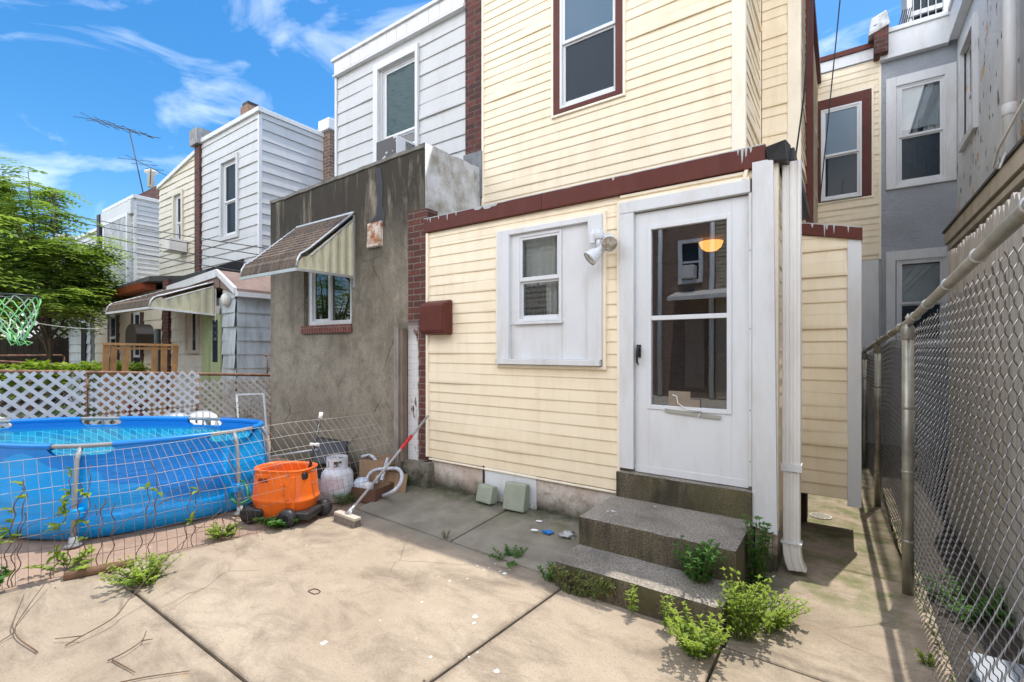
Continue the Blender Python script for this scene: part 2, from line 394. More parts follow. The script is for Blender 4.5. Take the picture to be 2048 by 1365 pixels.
# concrete of the yard
def concrete(name, a, b, grey=None, moss=True, speck=.8, dirty=1.0):
    t = NT(name); x, y, z = t.xyz()
    cc = t.mix(t.ramp(t.noise(.8, 6, .6, t.map((1, 1.7, 1))), [(.32, 0), (.68, 1)]), a, b)
    br = t.noise(1.5, 9, .74, t.map((1.3, 2.6, 1), (0, 0, 0), (0, 0, .6)), dist=.5)
    cc = t.mix(t.ramp(br, [(.47, 0), (.66, .72 * dirty)]), cc, scale_c(a, .50))
    cc = t.mix(t.ramp(t.noise(1.7, 8, .7, t.map(loc=(7, 3, 0))), [(.52, 0), (.72, .5 * dirty)]), cc, scale_c(a, .55))
    cc = t.mix(t.ramp(t.noise(5.5, 5, .6), [(.55, 0), (.8, .35)]), cc, scale_c(b, 1.25))
    cc = t.mix(t.ramp(t.noise(75, 3, .8), [(.36, .45 * speck), (.50, 0)]), cc, scale_c(a, .5))
    cc = t.mix(t.ramp(t.noise(62, 2, .6, t.map(loc=(3, 3, 3))), [(.66, 0), (.74, .5 * speck)]), cc, scale_c(b, 1.4))
    if grey:
        jd = t.math('MINIMUM', t.math('ABSOLUTE', t.math('SUBTRACT', y, 1.09)), t.math('ABSOLUTE', t.math('SUBTRACT', y, t.math('ADD', 2.69, t.math('MULTIPLY', x, -.048)))))
        jd = t.math('MINIMUM', jd, t.math('ABSOLUTE', t.math('ADD', x, t.math('ADD', 1.66, t.math('MULTIPLY', y, -.07)))))
        jm = t.rng(t.math('ADD', jd, t.math('MULTIPLY', t.math('SUBTRACT', t.noise(6, 7, .75), .5), .22)), .05, -.02)
        cc = t.mix(t.math('MULTIPLY', jm, .6, True), cc, scale_c(a, .38))
    cc = t.mix(t.ramp(t.noise(28, 1, .5, t.map(loc=(5, 1, 3))), [(.80, 0), (.81, .8)]), cc, (.7, .7, .68))
    wob = t.n('ShaderNodeMixRGB', {'Fac': .12, 'Color1': t.obj, 'Color2': t.n('ShaderNodeTexNoise', {'Vector': t.obj, 'Scale': 2.5, 'Detail': 6.0}).outputs[1]}).outputs[0]
    vc = t.n('ShaderNodeTexVoronoi', {'Vector': wob, 'Scale': 1.1}, feature='DISTANCE_TO_EDGE').outputs[0]
    crk = t.math('MULTIPLY', t.ramp(vc, [(0, 1), (.006, 0)]), t.ramp(t.noise(1.1, 3, .5, t.map(loc=(2, 6, 0))), [(.54, 0), (.60, .55)]))
    cc = t.mix(crk, cc, scale_c(a, .3))
    pit = t.ramp(t.noise(55, 3, .6, t.map(loc=(1, 8, 3))), [(.66, 0), (.70, .6)]); cc = t.mix(pit, cc, scale_c(a, .4))
    rs = t.ramp(t.noise(3.0, 3, .5, t.map((1, 3, 1), (1.1, 0, 0))), [(.70, 0), (.80, .5)])
    cc = t.mix(rs, cc, (.42, .20, .06))
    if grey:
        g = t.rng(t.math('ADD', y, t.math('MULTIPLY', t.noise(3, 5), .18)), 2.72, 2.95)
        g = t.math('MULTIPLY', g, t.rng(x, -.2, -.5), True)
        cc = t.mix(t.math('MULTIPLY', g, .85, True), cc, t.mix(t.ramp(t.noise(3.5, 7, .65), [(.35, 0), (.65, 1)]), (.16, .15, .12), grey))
    if moss:
        near = t.rng(y, 3.15, 3.65); al = t.math('MULTIPLY', t.rng(x, -.35, -.1), t.rng(y, 3.6, 4.4))
        mk = t.math('MULTIPLY', t.math('MAXIMUM', near, al), t.ramp(t.noise(4.5, 7, .68), [(.42, 0), (.62, .85)]), True)
        cc = t.mix(mk, cc, (.12, .135, .045))
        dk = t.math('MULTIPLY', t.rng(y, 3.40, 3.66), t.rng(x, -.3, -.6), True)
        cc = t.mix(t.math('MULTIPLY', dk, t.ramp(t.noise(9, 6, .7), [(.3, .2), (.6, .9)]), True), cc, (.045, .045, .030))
    h = t.math('ADD', t.math('ADD', t.noise(140, 4, .7), t.math('MULTIPLY', br, 1.2)), t.math('MULTIPLY', crk, -3.0))
    t.bsdf(cc, .88, t.bump(h, .22, .005), Specular_IOR_Level=.3); return t.done()
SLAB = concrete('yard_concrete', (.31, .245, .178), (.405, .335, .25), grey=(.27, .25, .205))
PINKC = concrete('pool_yard_concrete', (.31, .21, .155), (.40, .29, .215), moss=False, speck=1.0, dirty=.6)
ALLEY = concrete('alley_concrete', (.42, .38, .31), (.54, .50, .41), moss=False)
DIRT = plain('dark_soil', (.055, .045, .035), .95, .5, 20, .8, 60)

t = NT('exposed_aggregate_step'); x, y, z = t.xyz()
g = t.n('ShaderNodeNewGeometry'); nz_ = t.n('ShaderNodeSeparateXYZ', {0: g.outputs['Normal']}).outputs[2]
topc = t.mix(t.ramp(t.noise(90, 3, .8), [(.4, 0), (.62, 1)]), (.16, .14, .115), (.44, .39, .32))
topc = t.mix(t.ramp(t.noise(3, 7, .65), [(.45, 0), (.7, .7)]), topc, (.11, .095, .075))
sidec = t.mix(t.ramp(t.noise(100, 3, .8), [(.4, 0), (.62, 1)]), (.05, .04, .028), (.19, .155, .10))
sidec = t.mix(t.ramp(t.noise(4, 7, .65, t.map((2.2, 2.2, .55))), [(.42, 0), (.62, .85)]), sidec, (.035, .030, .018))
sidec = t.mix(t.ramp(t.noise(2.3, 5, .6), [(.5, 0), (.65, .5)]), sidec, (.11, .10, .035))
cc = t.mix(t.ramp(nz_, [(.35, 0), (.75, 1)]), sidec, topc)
t.bsdf(cc, .9, t.bump(t.noise(130, 4, .8), .7, .006)); STEP = t.done()

t = NT('peeling_pink_foundation'); x, y, z = t.xyz()
cc = t.mix(t.ramp(t.noise(2.5, 7, .65), [(.4, 0), (.6, 1)]), (.50, .40, .33), (.60, .54, .48))
vor = t.n('ShaderNodeTexVoronoi', {'Vector': t.map((1, 1, 1.3)), 'Scale': 14.0, 'Randomness': 1.0}, feature='DISTANCE_TO_EDGE').outputs[0]
cr_ = t.math('MULTIPLY', t.ramp(vor, [(0, 1), (.02, 0)]), t.ramp(t.noise(6, 4), [(.45, 0), (.6, .6)]))
cc = t.mix(cr_, cc, (.26, .20, .15))
cc = t.mix(t.ramp(t.noise(11, 6, .7), [(.5, 0), (.62, .6)]), cc, (.33, .25, .19))
mo = t.rng(t.math('ADD', z, t.math('MULTIPLY', t.noise(7, 6, .7), .24)), .38, .20)
cc = t.mix(t.math('MULTIPLY', mo, .93, True), cc, (.05, .05, .03))
t.bsdf(cc, .9, t.bump(t.math('ADD', t.noise(12, 6), t.math('MULTIPLY', cr_, -1.2)), .7, .012)); FOUND = t.done()

t = NT('rubble_foundation')
cc = t.mix(t.ramp(t.noise(5, 7, .7), [(.38, 0), (.62, 1)]), (.06, .055, .04), (.27, .245, .20))
cc = t.mix(t.ramp(t.noise(7, 6, .6, t.map(loc=(4, 4, 4))), [(.5, 0), (.65, .6)]), cc, (.10, .11, .045))
t.bsdf(cc, .95, t.bump(t.noise(14, 8, .7), 1.0, .04)); RUBBLE = t.done()

# glass: thin, see-through, mirror-like at a glance
def glass(name, tint, refl=.10, rough=.0, wave=0, opaque=None):
    t = NT(name)
    nb = t.bump(t.noise(1.6, 1, .4, t.map((1, 1, 1.6))) if wave < .1 else t.noise(7, 3, .5, t.map((1, 1, 3))), wave, .02) if wave else None
    tr = t.n('ShaderNodeBsdfTransparent', {'Color': (*tint, 1)})
    gl = t.n('ShaderNodeBsdfGlossy', {'Color': (.95, .97, 1, 1), 'Roughness': rough})
    if nb: t.t.links.new(nb, gl.inputs['Normal'])
    fr = t.n('ShaderNodeFresnel', {'IOR': 1.5}); f = t.math('ADD', fr.outputs[0], refl, True)
    m = t.n('ShaderNodeMixShader', {0: f, 1: tr.outputs[0], 2: gl.outputs[0]})
    if opaque is not None:
        df = t.n('ShaderNodeBsdfDiffuse', {'Color': (*opaque[0], 1)})
        m2 = t.n('ShaderNodeMixShader', {0: opaque[1], 1: m.outputs[0], 2: df.outputs[0]}); return t.done(m2.outputs[0])
    return t.done(m.outputs[0])
GLASS = glass('window_glass', (.88, .90, .90), .02)
GLASSD = glass('door_glass', (.85, .85, .84), .095, wave=.03)
SCREEN = glass('insect_screen', (.30, .31, .33), .015, .25, wave=.35, opaque=((.028, .045, .065), .7))
PANEB = glass('far_window_glass', (.4, .42, .45), .03, .02, wave=.05, opaque=((.03, .045, .06), .8))
BLUEG = glass('sky_tint_glass', (.5, .6, .7), .05, .02, wave=.05, opaque=((.11, .19, .28), .8))  # reflected sky put into the pane colour as opaque blue
BLIND = plain('window_blind', (.36, .44, .50), .6, .05)
CURT = plain('net_curtain', (.80, .80, .76), .8, .06, 3)
CURTD = plain('dark_curtain', (.10, .06, .05), .8, .06, 3)
ROOM = plain('room_wall', (.10, .085, .068), .8, .15, 2)
t = NT('lit_amber_glass'); e = t.n('ShaderNodeEmission', {'Color': (1, .40, .09, 1), 'Strength': 1.5}); LAMP = t.done(e.outputs[0])

# foliage
def foliage(name, dark, light, trans=.35):
    t = NT(name)
    a = t.n('ShaderNodeAttribute', attribute_name='tint').outputs['Fac']
    cc = t.mix(a, dark, light)
    p = t.n('ShaderNodeBsdfPrincipled', {'Base Color': cc, 'Roughness': .5, 'Specular IOR Level': .3})
    tr = t.n('ShaderNodeBsdfTranslucent', {'Color': t.mix(1.0, cc, (1.1, 1.25, .5), 'MULTIPLY')})
    m = t.n('ShaderNodeMixShader', {0: trans, 1: p.outputs[0], 2: tr.outputs[0]}); return t.done(m.outputs[0])
LEAF_TREE = foliage('tree_leaves', (.09, .17, .035), (.40, .49, .15), .45)
LEAF_WEED = foliage('weed_leaves', (.09, .19, .02), (.36, .44, .06), .4)
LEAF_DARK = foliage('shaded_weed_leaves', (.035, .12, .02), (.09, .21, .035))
LEAF_DRY = foliage('creeper_leaves', (.06, .075, .02), (.15, .17, .05))
BARK = plain('grey_brown_bark', (.10, .075, .05), .9, .3, 8, .6, 30)
STEMG = plain('green_stem', (.11, .14, .04), .7, .2)
TWIG = plain('dry_twig', (.14, .085, .055), .9, .25)

# ------------------------------------------------------------------ shared builders
def ring(mb, W, a0, a1, z0, z1, t, o0, o1, tb=None, tt=None):
    tb = t if tb is None else tb; tt = t if tt is None else tt
    W.box(mb, a0, a0 + t, o0, o1, z0, z1); W.box(mb, a1 - t, a1, o0, o1, z0, z1)
    if tb: W.box(mb, a0 + t, a1 - t, o0, o1, z0, z0 + tb)
    if tt: W.box(mb, a0 + t, a1 - t, o0, o1, z1 - tt, z1)
def curtain(parent, W, a0, a1, z0, z1, o, m, waves=7, amp=.018, name='curtain'):
    mb = MB(); n = 60; b = 0; ph = rnd.random() * 6
    for i in range(n + 1):
        u = i / n; a = a0 + (a1 - a0) * u
        oo = o + amp * math.sin(u * waves * 6.28 + ph + .8 * math.sin(u * 9)) + amp * .5 * math.sin(u * 31)
        mb.v += [W.p(a, oo, z0), W.p(a + .006 * math.sin(u * 20), oo * 1.0, z1)]
    for i in range(n): mb.face([2 * i, 2 * i + 2, 2 * i + 3, 2 * i + 1], True)
    return mb.build(name, m, parent)
def sash_window(parent, W, a0, a1, z0, z1, rail, fm, up, lo, fw=.045, o=0, back=True, name='window', cur=None, blind=None):
    mb = MB()
    ring(mb, W, a0, a1, z0, z1, fw * .6, o - .05, o + .012)
    b0, b1 = a0 + fw * .6, a1 - fw * .6
    ring(mb, W, b0, b1, rail - .018, z1 - fw * .6, fw * .6, o - .022, o + .004, tb=.036)
    ring(mb, W, b0, b1, z0 + fw * .6, rail - .018, fw * .55, o - .045, o - .018, tb=fw * .8, tt=.02)
    f = mb.build(name, fm, parent, bevel=.003)
    p = MB(); W.box(p, b0 + fw * .5, b1 - fw * .5, o - .014, o - .010, rail + .01, z1 - fw * 1.1); p.build('pane', up, f)
    p = MB(); W.box(p, b0 + fw * .45, b1 - fw * .45, o - .034, o - .030, z0 + fw * 1.2, rail - .03); p.build('pane', lo, f)
    if back:
        k = MB(); W.box(k, a0 - .05, a1 + .05, o - .40, o - .36, z0 - .05, z1 + .05)
        for q in ((a0 - .05, a0 - .045), (a1 + .045, a1 + .05)): W.box(k, q[0], q[1], o - .36, o - .06, z0 - .05, z1 + .05)
        W.box(k, a0 - .045, a1 + .045, o - .36, o - .06, z1 + .045, z1 + .05); W.box(k, a0 - .045, a1 + .045, o - .36, o - .06, z0 - .05, z0 - .045)
        k.build('recess', ROOM, f)
    if cur:
        for c in cur: curtain(f, W, *c)
    if blind:
        k = MB(); W.box(k, b0 + .03, b1 - .03, o - .075, o - .07, blind[0], blind[1]); k.build('blind', blind[2], f)
    return f

# ------------------------------------------------------------------ the yellow house
HY = thing('yellow_rowhouse', 'yellow vinyl-sided house with brown trim, rear kitchen wing and white storm door', 'house', (-2, 3.65, 0))
F = Wall('Y', 3.65, -1)
DX0, DX1, DZ0, DZ1 = -1.35, -.538, .56, 2.59          # storm door
WX0, WX1, WZ0, WZ1 = -2.685, -1.62, 1.385, 2.633       # kitchen window panel
mb = MB()
siding(mb, F, -3.63, -1.47, .38, 2.76, holes=[(WX0, WX1, WZ0, WZ1)], zref=.37)
siding(mb, F, -1.47, -.515, 2.70, 2.76, holes=[], zref=.37)
mb.build('lower_siding', YEL, HY)
mb = MB()
wall_core(mb, F, -3.63, -.385, .40, 2.88, [(DX0, DX1, 0, DZ1), (-2.47, -2.01, 1.78, 2.56)])
Sd = Wall('X', -.385, 1)
wall_core(mb, Sd, 3.77, 9.7, .30, 2.87)
mb.box(-3.8, -.385, 3.77, 5.6, 2.80, 2.86)
mb.box(-3.72, -3.63, 3.8, 9.7, 0, 2.79)
mb.build('wing_wall', plain('sheathing', (.3, .27, .22), .9), HY)
mb = MB()  # corner posts, J-channels and starter strips
F.box(mb, -3.645, -3.615, 0, .032, .385, 2.76)
F.box(mb, -3.615, -1.50, 0, .020, .355, .372)
for q in ((WX0 - .028, WX0), (WX1, WX1 + .028)): F.box(mb, q[0], q[1], 0, .034, WZ0 - .03, WZ1 + .03)
F.box(mb, WX0, WX1, 0, .034, WZ1, WZ1 + .03); F.box(mb, WX0, WX1, 0, .030, WZ0 - .03, WZ0 - .004)
F.box(mb, -1.495, -1.47, 0, .034, .385, 2.70)
F.box(mb, -1.47, -.53, 0, .036, 2.692, 2.715); F.box(mb, -1.47, -.55, 0, .030, 2.735, 2.757)
F.hexa(mb, [(-.575, 0, 2.70), (-.55, 0, 2.70), (-.55, .04, 2.70), (-.575, .04, 2.70), (-.55, 0, 2.82), (-.525, 0, 2.82), (-.525, .04, 2.82), (-.55, .04, 2.82)])
mb.build('trim_channel', TRIMY, HY, bevel=.003)
mb = MB()
siding(mb, Sd, 3.70, 5.6, .30, 2.80, zref=.29)
mb.build('side_siding', YEL, HY)
mb = MB()
Sd.box(mb, 3.65, 3.70, -.02, .028, .31, 2.80); F.box(mb, -.36, -.357, -.02, .0, .3, 2.8)
mb.build('corner_post', TRIMY, HY, bevel=.006)
# brown roof-edge metal in two lengths, with roof paint run over it
mb = MB()
F.box(mb, -3.66, -2.20, 0, .045, 2.765, 2.905); F.box(mb, -2.197, -.43, 0, .047, 2.763, 2.907)
mb.build('fascia', BROWN, HY, bevel=.004)
mb = MB()
mb.box(-3.62, -.36, 3.63, 4.60, 2.872, 2.892)
mb.build('shed_roof', ROOFG, HY)
def drip_strip(x0, x1, y, zt, drips, parent, base=.002):
    """roof paint that ran over the metal edge: a ragged strip with drips"""
    mb = MB(); n = int((x1 - x0) / .006)
    for i in range(n + 1):
        x = x0 + (x1 - x0) * i / n; h = base + .005 * max(0, noise.noise((x * 9, 0, 3))) + .004 * abs(noise.noise((x * 50, 0, 3)))
        for a, w_, L_ in drips:
            d = abs(x - a)
            if d < w_: h = max(h, L_ * (1 - (d / w_) ** 4) + .004)
        z = zt(x); mb.v += [(x, y, z - h), (x, y, z + .004), (x, y + .03, z + .004)]
    for i in range(n):
        for k in (0, 1): q = 3 * i + k; mb.face([q, q + 3, q + 4, q + 1])
    return mb.build('paint_drip', GREYP, parent)
drip_strip(-3.66, -.432, 3.6015, lambda x: 2.9075, [(-3.60, .006, .03), (-3.56, .006, .05), (-3.44, .005, .04), (-3.32, .007, .06), (-2.92, .05, .022), (-2.80, .06, .03), (-2.72, .04, .02), (-.60, .006, .04), (-.575, .007, .10), (-.55, .006, .06), (-.52, .006, .035), (-1.52, .01, .02), (-3.2, .006, .035)], HY)
mb = MB(); mb.hexa([(-.42, 3.60, 2.79), (-.30, 3.60, 2.77), (-.30, 3.72, 2.77), (-.42, 3.72, 2.79), (-.43, 3.58, 2.88), (-.31, 3.585, 2.905), (-.29, 3.72, 2.905), (-.42, 3.72, 2.89)])
mb.box(-.36, -.27, 3.72, 5.5, 2.80, 2.89)
mb.build('gutter', BLACK, HY, bevel=.006)
# fluted downspout
mb = MB()
def spout(mb, x0, x1, y0, y1, z0, z1):
    n = 5; wv = (x1 - x0) / n; prof = []
    for i in range(n): prof += [(x0 + i * wv + .004, y0), (x0 + (i + 1) * wv - .004, y0)] if i % 2 == 0 else [(x0 + i * wv + .002, y0 + .006), (x0 + (i + 1) * wv - .002, y0 + .006)]
    prof += [(x1, y0 + .006), (x1, y1), (x0, y1), (x0, y0 + .006)]
    b = len(mb.v); k = len(prof)
    for z in (z0, z1): mb.v += [(x, y, z) for x, y in prof]
    for i in range(k): mb.face([b + i, b + (i + 1) % k, b + k + (i + 1) % k, b + k + i])
    mb.face([b + i for i in range(k)][::-1]); mb.face([b + k + i for i in range(k)])
spout(mb, -.343, -.232, 3.70, 3.775, .72, 2.79); spout(mb, -.338, -.237, 3.704, 3.771, .20, .72)
for (za, zb, sa, sb, ta, tb) in ((.14, .22, .004, 0, 0, 0), (.085, .14, .014, .004, .01, 0), (.03, .085, .034, .014, .04, .01)):  # curved shoe at the foot
    n = len(mb.v); spout(mb, -.342, -.234, 3.70, 3.775, za, zb)
    for i in range(n, len(mb.v)):
        x, y, z = mb.v[i]; lo_ = z < (za + zb) / 2; mb.v[i] = (x + (sa if lo_ else sb), y, z + (x + .342) * (ta if lo_ else tb) * 3)
ds = mb.build('downspout', plain('white_downspout', (.74, .73, .70), .4, .04, 3, dirt=(.42, .33, .22), dirt_amt=.35), HY)
mb = MB()
for z in (.70, .21): mb.box(-.350, -.226, 3.692, 3.78, z, z + .012 if z < .5 else z + .05)
mb.build('strap', WHITE, ds)
# broad white post right of the door, tapering at the foot
mb = MB(); mb.hexa([(-.512, 3.60, .315), (-.36, 3.60, .283), (-.36, 3.65, .283), (-.512, 3.65, .315), (-.512, 3.60, 2.80), (-.385, 3.60, 2.80), (-.385, 3.65, 2.80), (-.512, 3.65, 2.80)])
mb.build('door_post', WHITE, HY, bevel=.004)
mb = MB(); F.box(mb, -1.468, -1.352, 0, .048, .58, 2.60); F.box(mb, -1.468, -.525, 0, .05, 2.602, 2.69); F.box(mb, -.535, -.514, 0, .042, .58, 2.60)
cas = mb.build('door_casing', WHITE, HY, bevel=.003)
mb = MB()
for z in (2.2, 1.66, 1.1, .75): F.box(mb, -.528, -.522, .042, .045, z, z + .006)
mb.build('screw', BLACK, cas)
# storm door
GX0, GX1, GZ0, GZ1, GR = -1.223, -.676, 1.092, 2.453, 1.765
mb = MB(); ring(mb, F, DX0, DX1, DZ0, DZ1, .11, -.035, .012, tb=GZ0 - DZ0 - .03, tt=.12)
F.box(mb, DX0, DX1, .012, .016, DZ0, DZ0 + .055)
door = mb.build('door', WHITEV, HY, bevel=.004)
mb = MB(); ring(mb, F, GX0 - .03, GX1 + .03, GZ0 - .03, GZ1 + .03, .032, -.02, .020); F.box(mb, GX0, GX1, -.015, .014, GR - .017, GR + .017)
mb.build('glazing_frame', WHITEV, door, bevel=.003)
mb = MB(); F.box(mb, GX0, GX1, -.008, -.004, GR + .015, GZ1); F.box(mb, GX0, GX1, -.014, -.010, GZ0, GR - .015)
mb.build('door_glass', GLASSD, door)
mb = MB(); hp = F.p(-1.318, .05, 1.50); mb.tube([F.p(-1.318, .012, 1.545), F.p(-1.318, .05, 1.53), F.p(-1.32, .058, 1.47), F.p(-1.322, .05, 1.42), F.p(-1.322, .02, 1.405)], [.012, .012, .010, .009, .006], 8); F.box(mb, -1.336, -1.302, .012, .022, 1.46, 1.56)
mb.build('handle', BLACK, door, bevel=.002)
mb = MB()
for z in (2.32, 1.62, .98):
    F.box(mb, DX1 - .004, DX1 + .016, .012, .02, z, z + .16)
mb.build('hinge', plain('hinge_white', (.62, .62, .60), .4), door)
mb = MB(); mb.lathe(F.p(-.735, -.09, 1.47), [(0, -.03), (.025, -.02), (.03, 0), (.022, .02), (0, .028)], 16, 'Y'); mb.lathe(F.p(-.735, -.10, 1.47), [(.012, 0), (.012, .05)], 10, 'Y'); mb.build('inner_knob', plain('dull_brass', (.20, .15, .08), .35, metallic=.7), door)
mb = MB(); F.box(mb, GX0 + .13, GX0 + .36, -.004, .002, GZ0 + .002, GZ0 + .06); F.box(mb, GX0 + .13, GX0 + .29, -.010, -.006, GZ0 + .06, GZ0 + .115)
mb.build('cardboard_patch', plain('tan_tape', (.25, .20, .15), .6), door)
mb = MB(); F.hexa(mb, [(GX0 + .11, .02, GZ0 - .045), (GX0 + .50, .02, GZ0 - .07), (GX0 + .50, .026, GZ0 - .07), (GX0 + .11, .026, GZ0 - .045), (GX0 + .11, .02, GZ0 - .018), (GX0 + .51, .02, GZ0 - .045), (GX0 + .51, .026, GZ0 - .045), (GX0 + .11, .026, GZ0 - .018)])
mb.build('door_tape', plain('grey_tape', (.33, .33, .29), .5), door)
mb = MB(); mb.tube([F.p(GX0 + .17, .03, GZ0 + .09), F.p(GX0 + .20, .03, GZ0 + .08), F.p(GX0 + .21, .032, GZ0 + .03), F.p(GX0 + .27, .032, GZ0 - .01), F.p(GX0 + .38, .034, GZ0 - .02), F.p(GX0 + .36, .034, GZ0 - .05), F.p(GX0 + .35, .034, GZ0 - .075)], .0035, 6)
mb.build('cable', PAPER, door)
# kitchen window with its white filler panels
mb = MB()
F.box(mb, WX0, WX0 + .135, 0, .050, WZ0 + .05, WZ1); F.box(mb, WX1 - .125, WX1, 0, .050, WZ0 + .05, WZ1)
F.box(mb, WX0 + .135, WX1 - .125, 0, .046, WZ1 - .045, WZ1)
F.box(mb, -2.55, -2.013, -.03, .004, WZ0 + .05, 1.752); F.box(mb, -2.008, WX1 - .125, -.03, .010, WZ0 + .05, WZ1 - .045)
F.box(mb, -2.55, -2.008, -.03, .014, 2.575, WZ1 - .045); F.box(mb, -2.55, -2.475, -.03, .012, 1.752, 2.575)
F.box(mb, WX0 - .005, WX1 - .01, 0, .075, WZ0 + .002, WZ0 + .05); F.box(mb, -2.49, -1.995, 0, .035, 1.752, 1.775)
mb.build('window_panel', WHITE, HY, bevel=.003)
sash_window(HY, F, -2.473, -2.009, 1.777, 2.574, 2.165, WHITEV, GLASS, GLASS, .04, o=.008, back=False,
            cur=[(-2.46, -2.02, 2.12, 2.56, -.11, CURT, 6, .015), (-2.46, -2.2, 1.78, 2.14, -.13, CURTD, 3, .02), (-2.26, -2.1, 1.78, 2.14, -.12, CURT, 2, .02)])
# room behind
mb = MB()
mb.poly([(-3.5, 5.5, .5), (-.45, 5.5, .5), (-.45, 5.5, 2.75), (-3.5, 5.5, 2.75)]); mb.poly([(-3.5, 3.79, .55), (-.52, 3.79, .55), (-.52, 5.5, .55), (-3.5, 5.5, .55)])
mb.poly([(-3.5, 3.79, 2.52), (-.52, 3.79, 2.52), (-.52, 5.5, 2.52), (-3.5, 5.5, 2.52)]); mb.poly([(-.52, 3.79, .5), (-.52, 5.5, .5), (-.52, 5.5, 2.75), (-.52, 3.79, 2.75)])
mb.poly([(-1.75, 3.79, .5), (-1.75, 5.5, .5), (-1.75, 5.5, 2.75), (-1.75, 3.79, 2.75)]); mb.poly([(-3.4, 3.79, .5), (-3.4, 5.5, .5), (-3.4, 5.5, 2.75), (-3.4, 3.79, 2.75)])
mb.build('room_wall', ROOM, HY)
mb = MB(); p = at(1422, 491, Y=4.55)
mb.lathe(p, [(.0, -.055), (.05, -.048), (.085, -.02), (.10, .02), (.104, .03), (.0, .032)], 24)
tag(mb.build('ceiling_lamp', LAMP), 'lit amber glass ceiling lamp seen through the storm door', 'ceiling lamp')

# upper storey
U = Wall('Y', 4.63, -1)
UW = (-2.65, -1.842, 4.13, 5.78)
mb = MB(); siding(mb, U, -3.66, -.82, 2.80, 6.12, holes=[UW], zref=2.83)
S1 = Wall('X', -.726, 1); siding(mb, S1, 4.65, 5.60, 2.8, 6.12, zref=2.83)
U2 = Wall('Y', 5.60, -1); siding(mb, U2, -.70, -.469, 2.8, 6.12, zref=2.83)
S2 = Wall('X', -.37, 1); siding(mb, S2, 5.65, 9.7, 2.3, 6.12, zref=2.33)
mb.build('upper_siding', YEL, HY)
mb = MB(); wall_core(mb, U, -3.68, -.726, 2.86, 6.08, [(UW[0] + .08, UW[1] - .05, UW[2] + .04, UW[3] - .04)], .15)
mb.box(-.876, -.73, 4.78, 5.55, 2.86, 6.08); mb.box(-.876, -.374, 5.602, 9.7, 2.86, 6.08)
mb.box(-3.68, -.73, 4.9, 9.7, 5.96, 6.07); mb.box(-3.68, -3.55, 4.8, 9.7, 2.86, 5.95)
mb.build('upper_wall', plain('sheathing_upper', (.3, .27, .22), .9), HY)
mb = MB(); U.box(mb, -.82, -.706, 0, .022, 2.84, 6.10); S1.box(mb, 4.63, 4.66, 0, .022, 2.84, 6.1)
U2.box(mb, -.469, -.352, 0, .022, 2.3, 6.10); S2.box(mb, 5.6, 5.65, 0, .020, 2.3, 6.1)
U.box(mb, -3.675, -3.645, 0, .026, 2.84, 6.1); S1.box(mb, 5.57, 5.60, .0, .018, 2.84, 6.1)
U.box(mb, UW[0] - .03, UW[0] - .002, 0, .032, UW[2] - .03, UW[3]); U.box(mb, UW[1] + .002, UW[1] + .03, 0, .032, UW[2] - .03, UW[3]); U.box(mb, UW[0] - .002, UW[1] + .002, 0, .032, UW[2] - .03, UW[2] - .004)
mb.build('corner_board', TRIMY, HY, bevel=.005)
mb = MB(); mb.box(-3.70, -.68, 4.58, 4.66, 6.10, 6.36); mb.box(-.68, -.32, 5.55, 5.62, 6.10, 6.16); mb.box(-.38, -.31, 5.6, 9.7, 6.08, 6.2)  # front edge out of view, raised to shape its shadow on the yard
mb.build('roof_edge', BROWN, HY)
mb = MB(); mb.box(-3.68, -.36, 4.70, 9.7, 6.09, 6.12); mb.build('roof', ROOFG, HY)
mb = MB(); ring(mb, U, UW[0], UW[1], UW[2], UW[3], .078, -.02, .028, tb=.05)
mb.build('window_casing', BROWN, HY, bevel=.003)
sash_window(HY, U, UW[0] + .072, UW[1] - .045, UW[2] + .045, UW[3] - .07, 4.90, WHITEV, BLUEG, SCREEN, .055, o=.012)
# brown downpipe and rope-thin cables on the alley side
mb = MB(); mb.box(-.362, -.285, 6.48, 6.56, 2.5, 6.1); mb.build('drainpipe', BROWN, HY, bevel=.008)

# back wall of the main block, in the alley
Fa = Wall('Y', 9.7, -1)
FW = (-.36, .376, 4.03, 5.77)
mb = MB(); siding(mb, Fa, -.36, .47, 2.99, 6.22, holes=[FW], zref=2.96); mb.build('alley_siding', YEL, HY); mb = MB(); siding(mb, Fa, -.36, .47, .49, 1.06, zref=.46); mb.build('low_alley_siding', YEL, HY)
mb = MB(); Fa.box(mb, -.9, .5, -2.5, 0, 0, 6.30); mb.build('main_wall', STUCL, HY)
mb = MB(); Fa.box(mb, -.36, .49, 0, .03, 6.24, 6.42); mb.build('white_band', WHITE, HY, bevel=.004)
mb = MB(); Fa.box(mb, -.3, .47, 0, .02, 1.07, 2.98); Fa.box(mb, -.3, .49, 0, .05, 1.04, 1.075); mb.build('blank_panel', WHITE, HY, bevel=.004)
mb = MB(); Fa.box(mb, -.42, .50, -2.5, .06, 6.42, 6.50); mb.build('roof_cap', BROWN, HY)
mb = MB(); Fa.box(mb, .47, .50, 0, .03, 2.98, 6.24); ring(mb, Fa, FW[0] - .03, FW[1] + .03, FW[2] - .03, FW[3] + .03, .028, 0, .03); mb.build('alley_trim', TRIMY, HY)
mb = MB(); Fa.box(mb, -.36, FW[1], .0, .035, 5.60, 5.77); Fa.box(mb, .25, FW[1], .0, .035, 4.03, 5.60); Fa.box(mb, -.36, -.316, .0, .035, 4.03, 5.60)
mb.build('window_casing', BROWN, HY, bevel=.004)
sash_window(HY, Fa, -.314, .248, 4.04, 5.59, 4.80, WHITEV, glass('pale_blue_glass', (.5, .6, .7), .06, .02, wave=.05, opaque=((.20, .28, .36), .8)), PANEB, .055, o=.055, back=False)
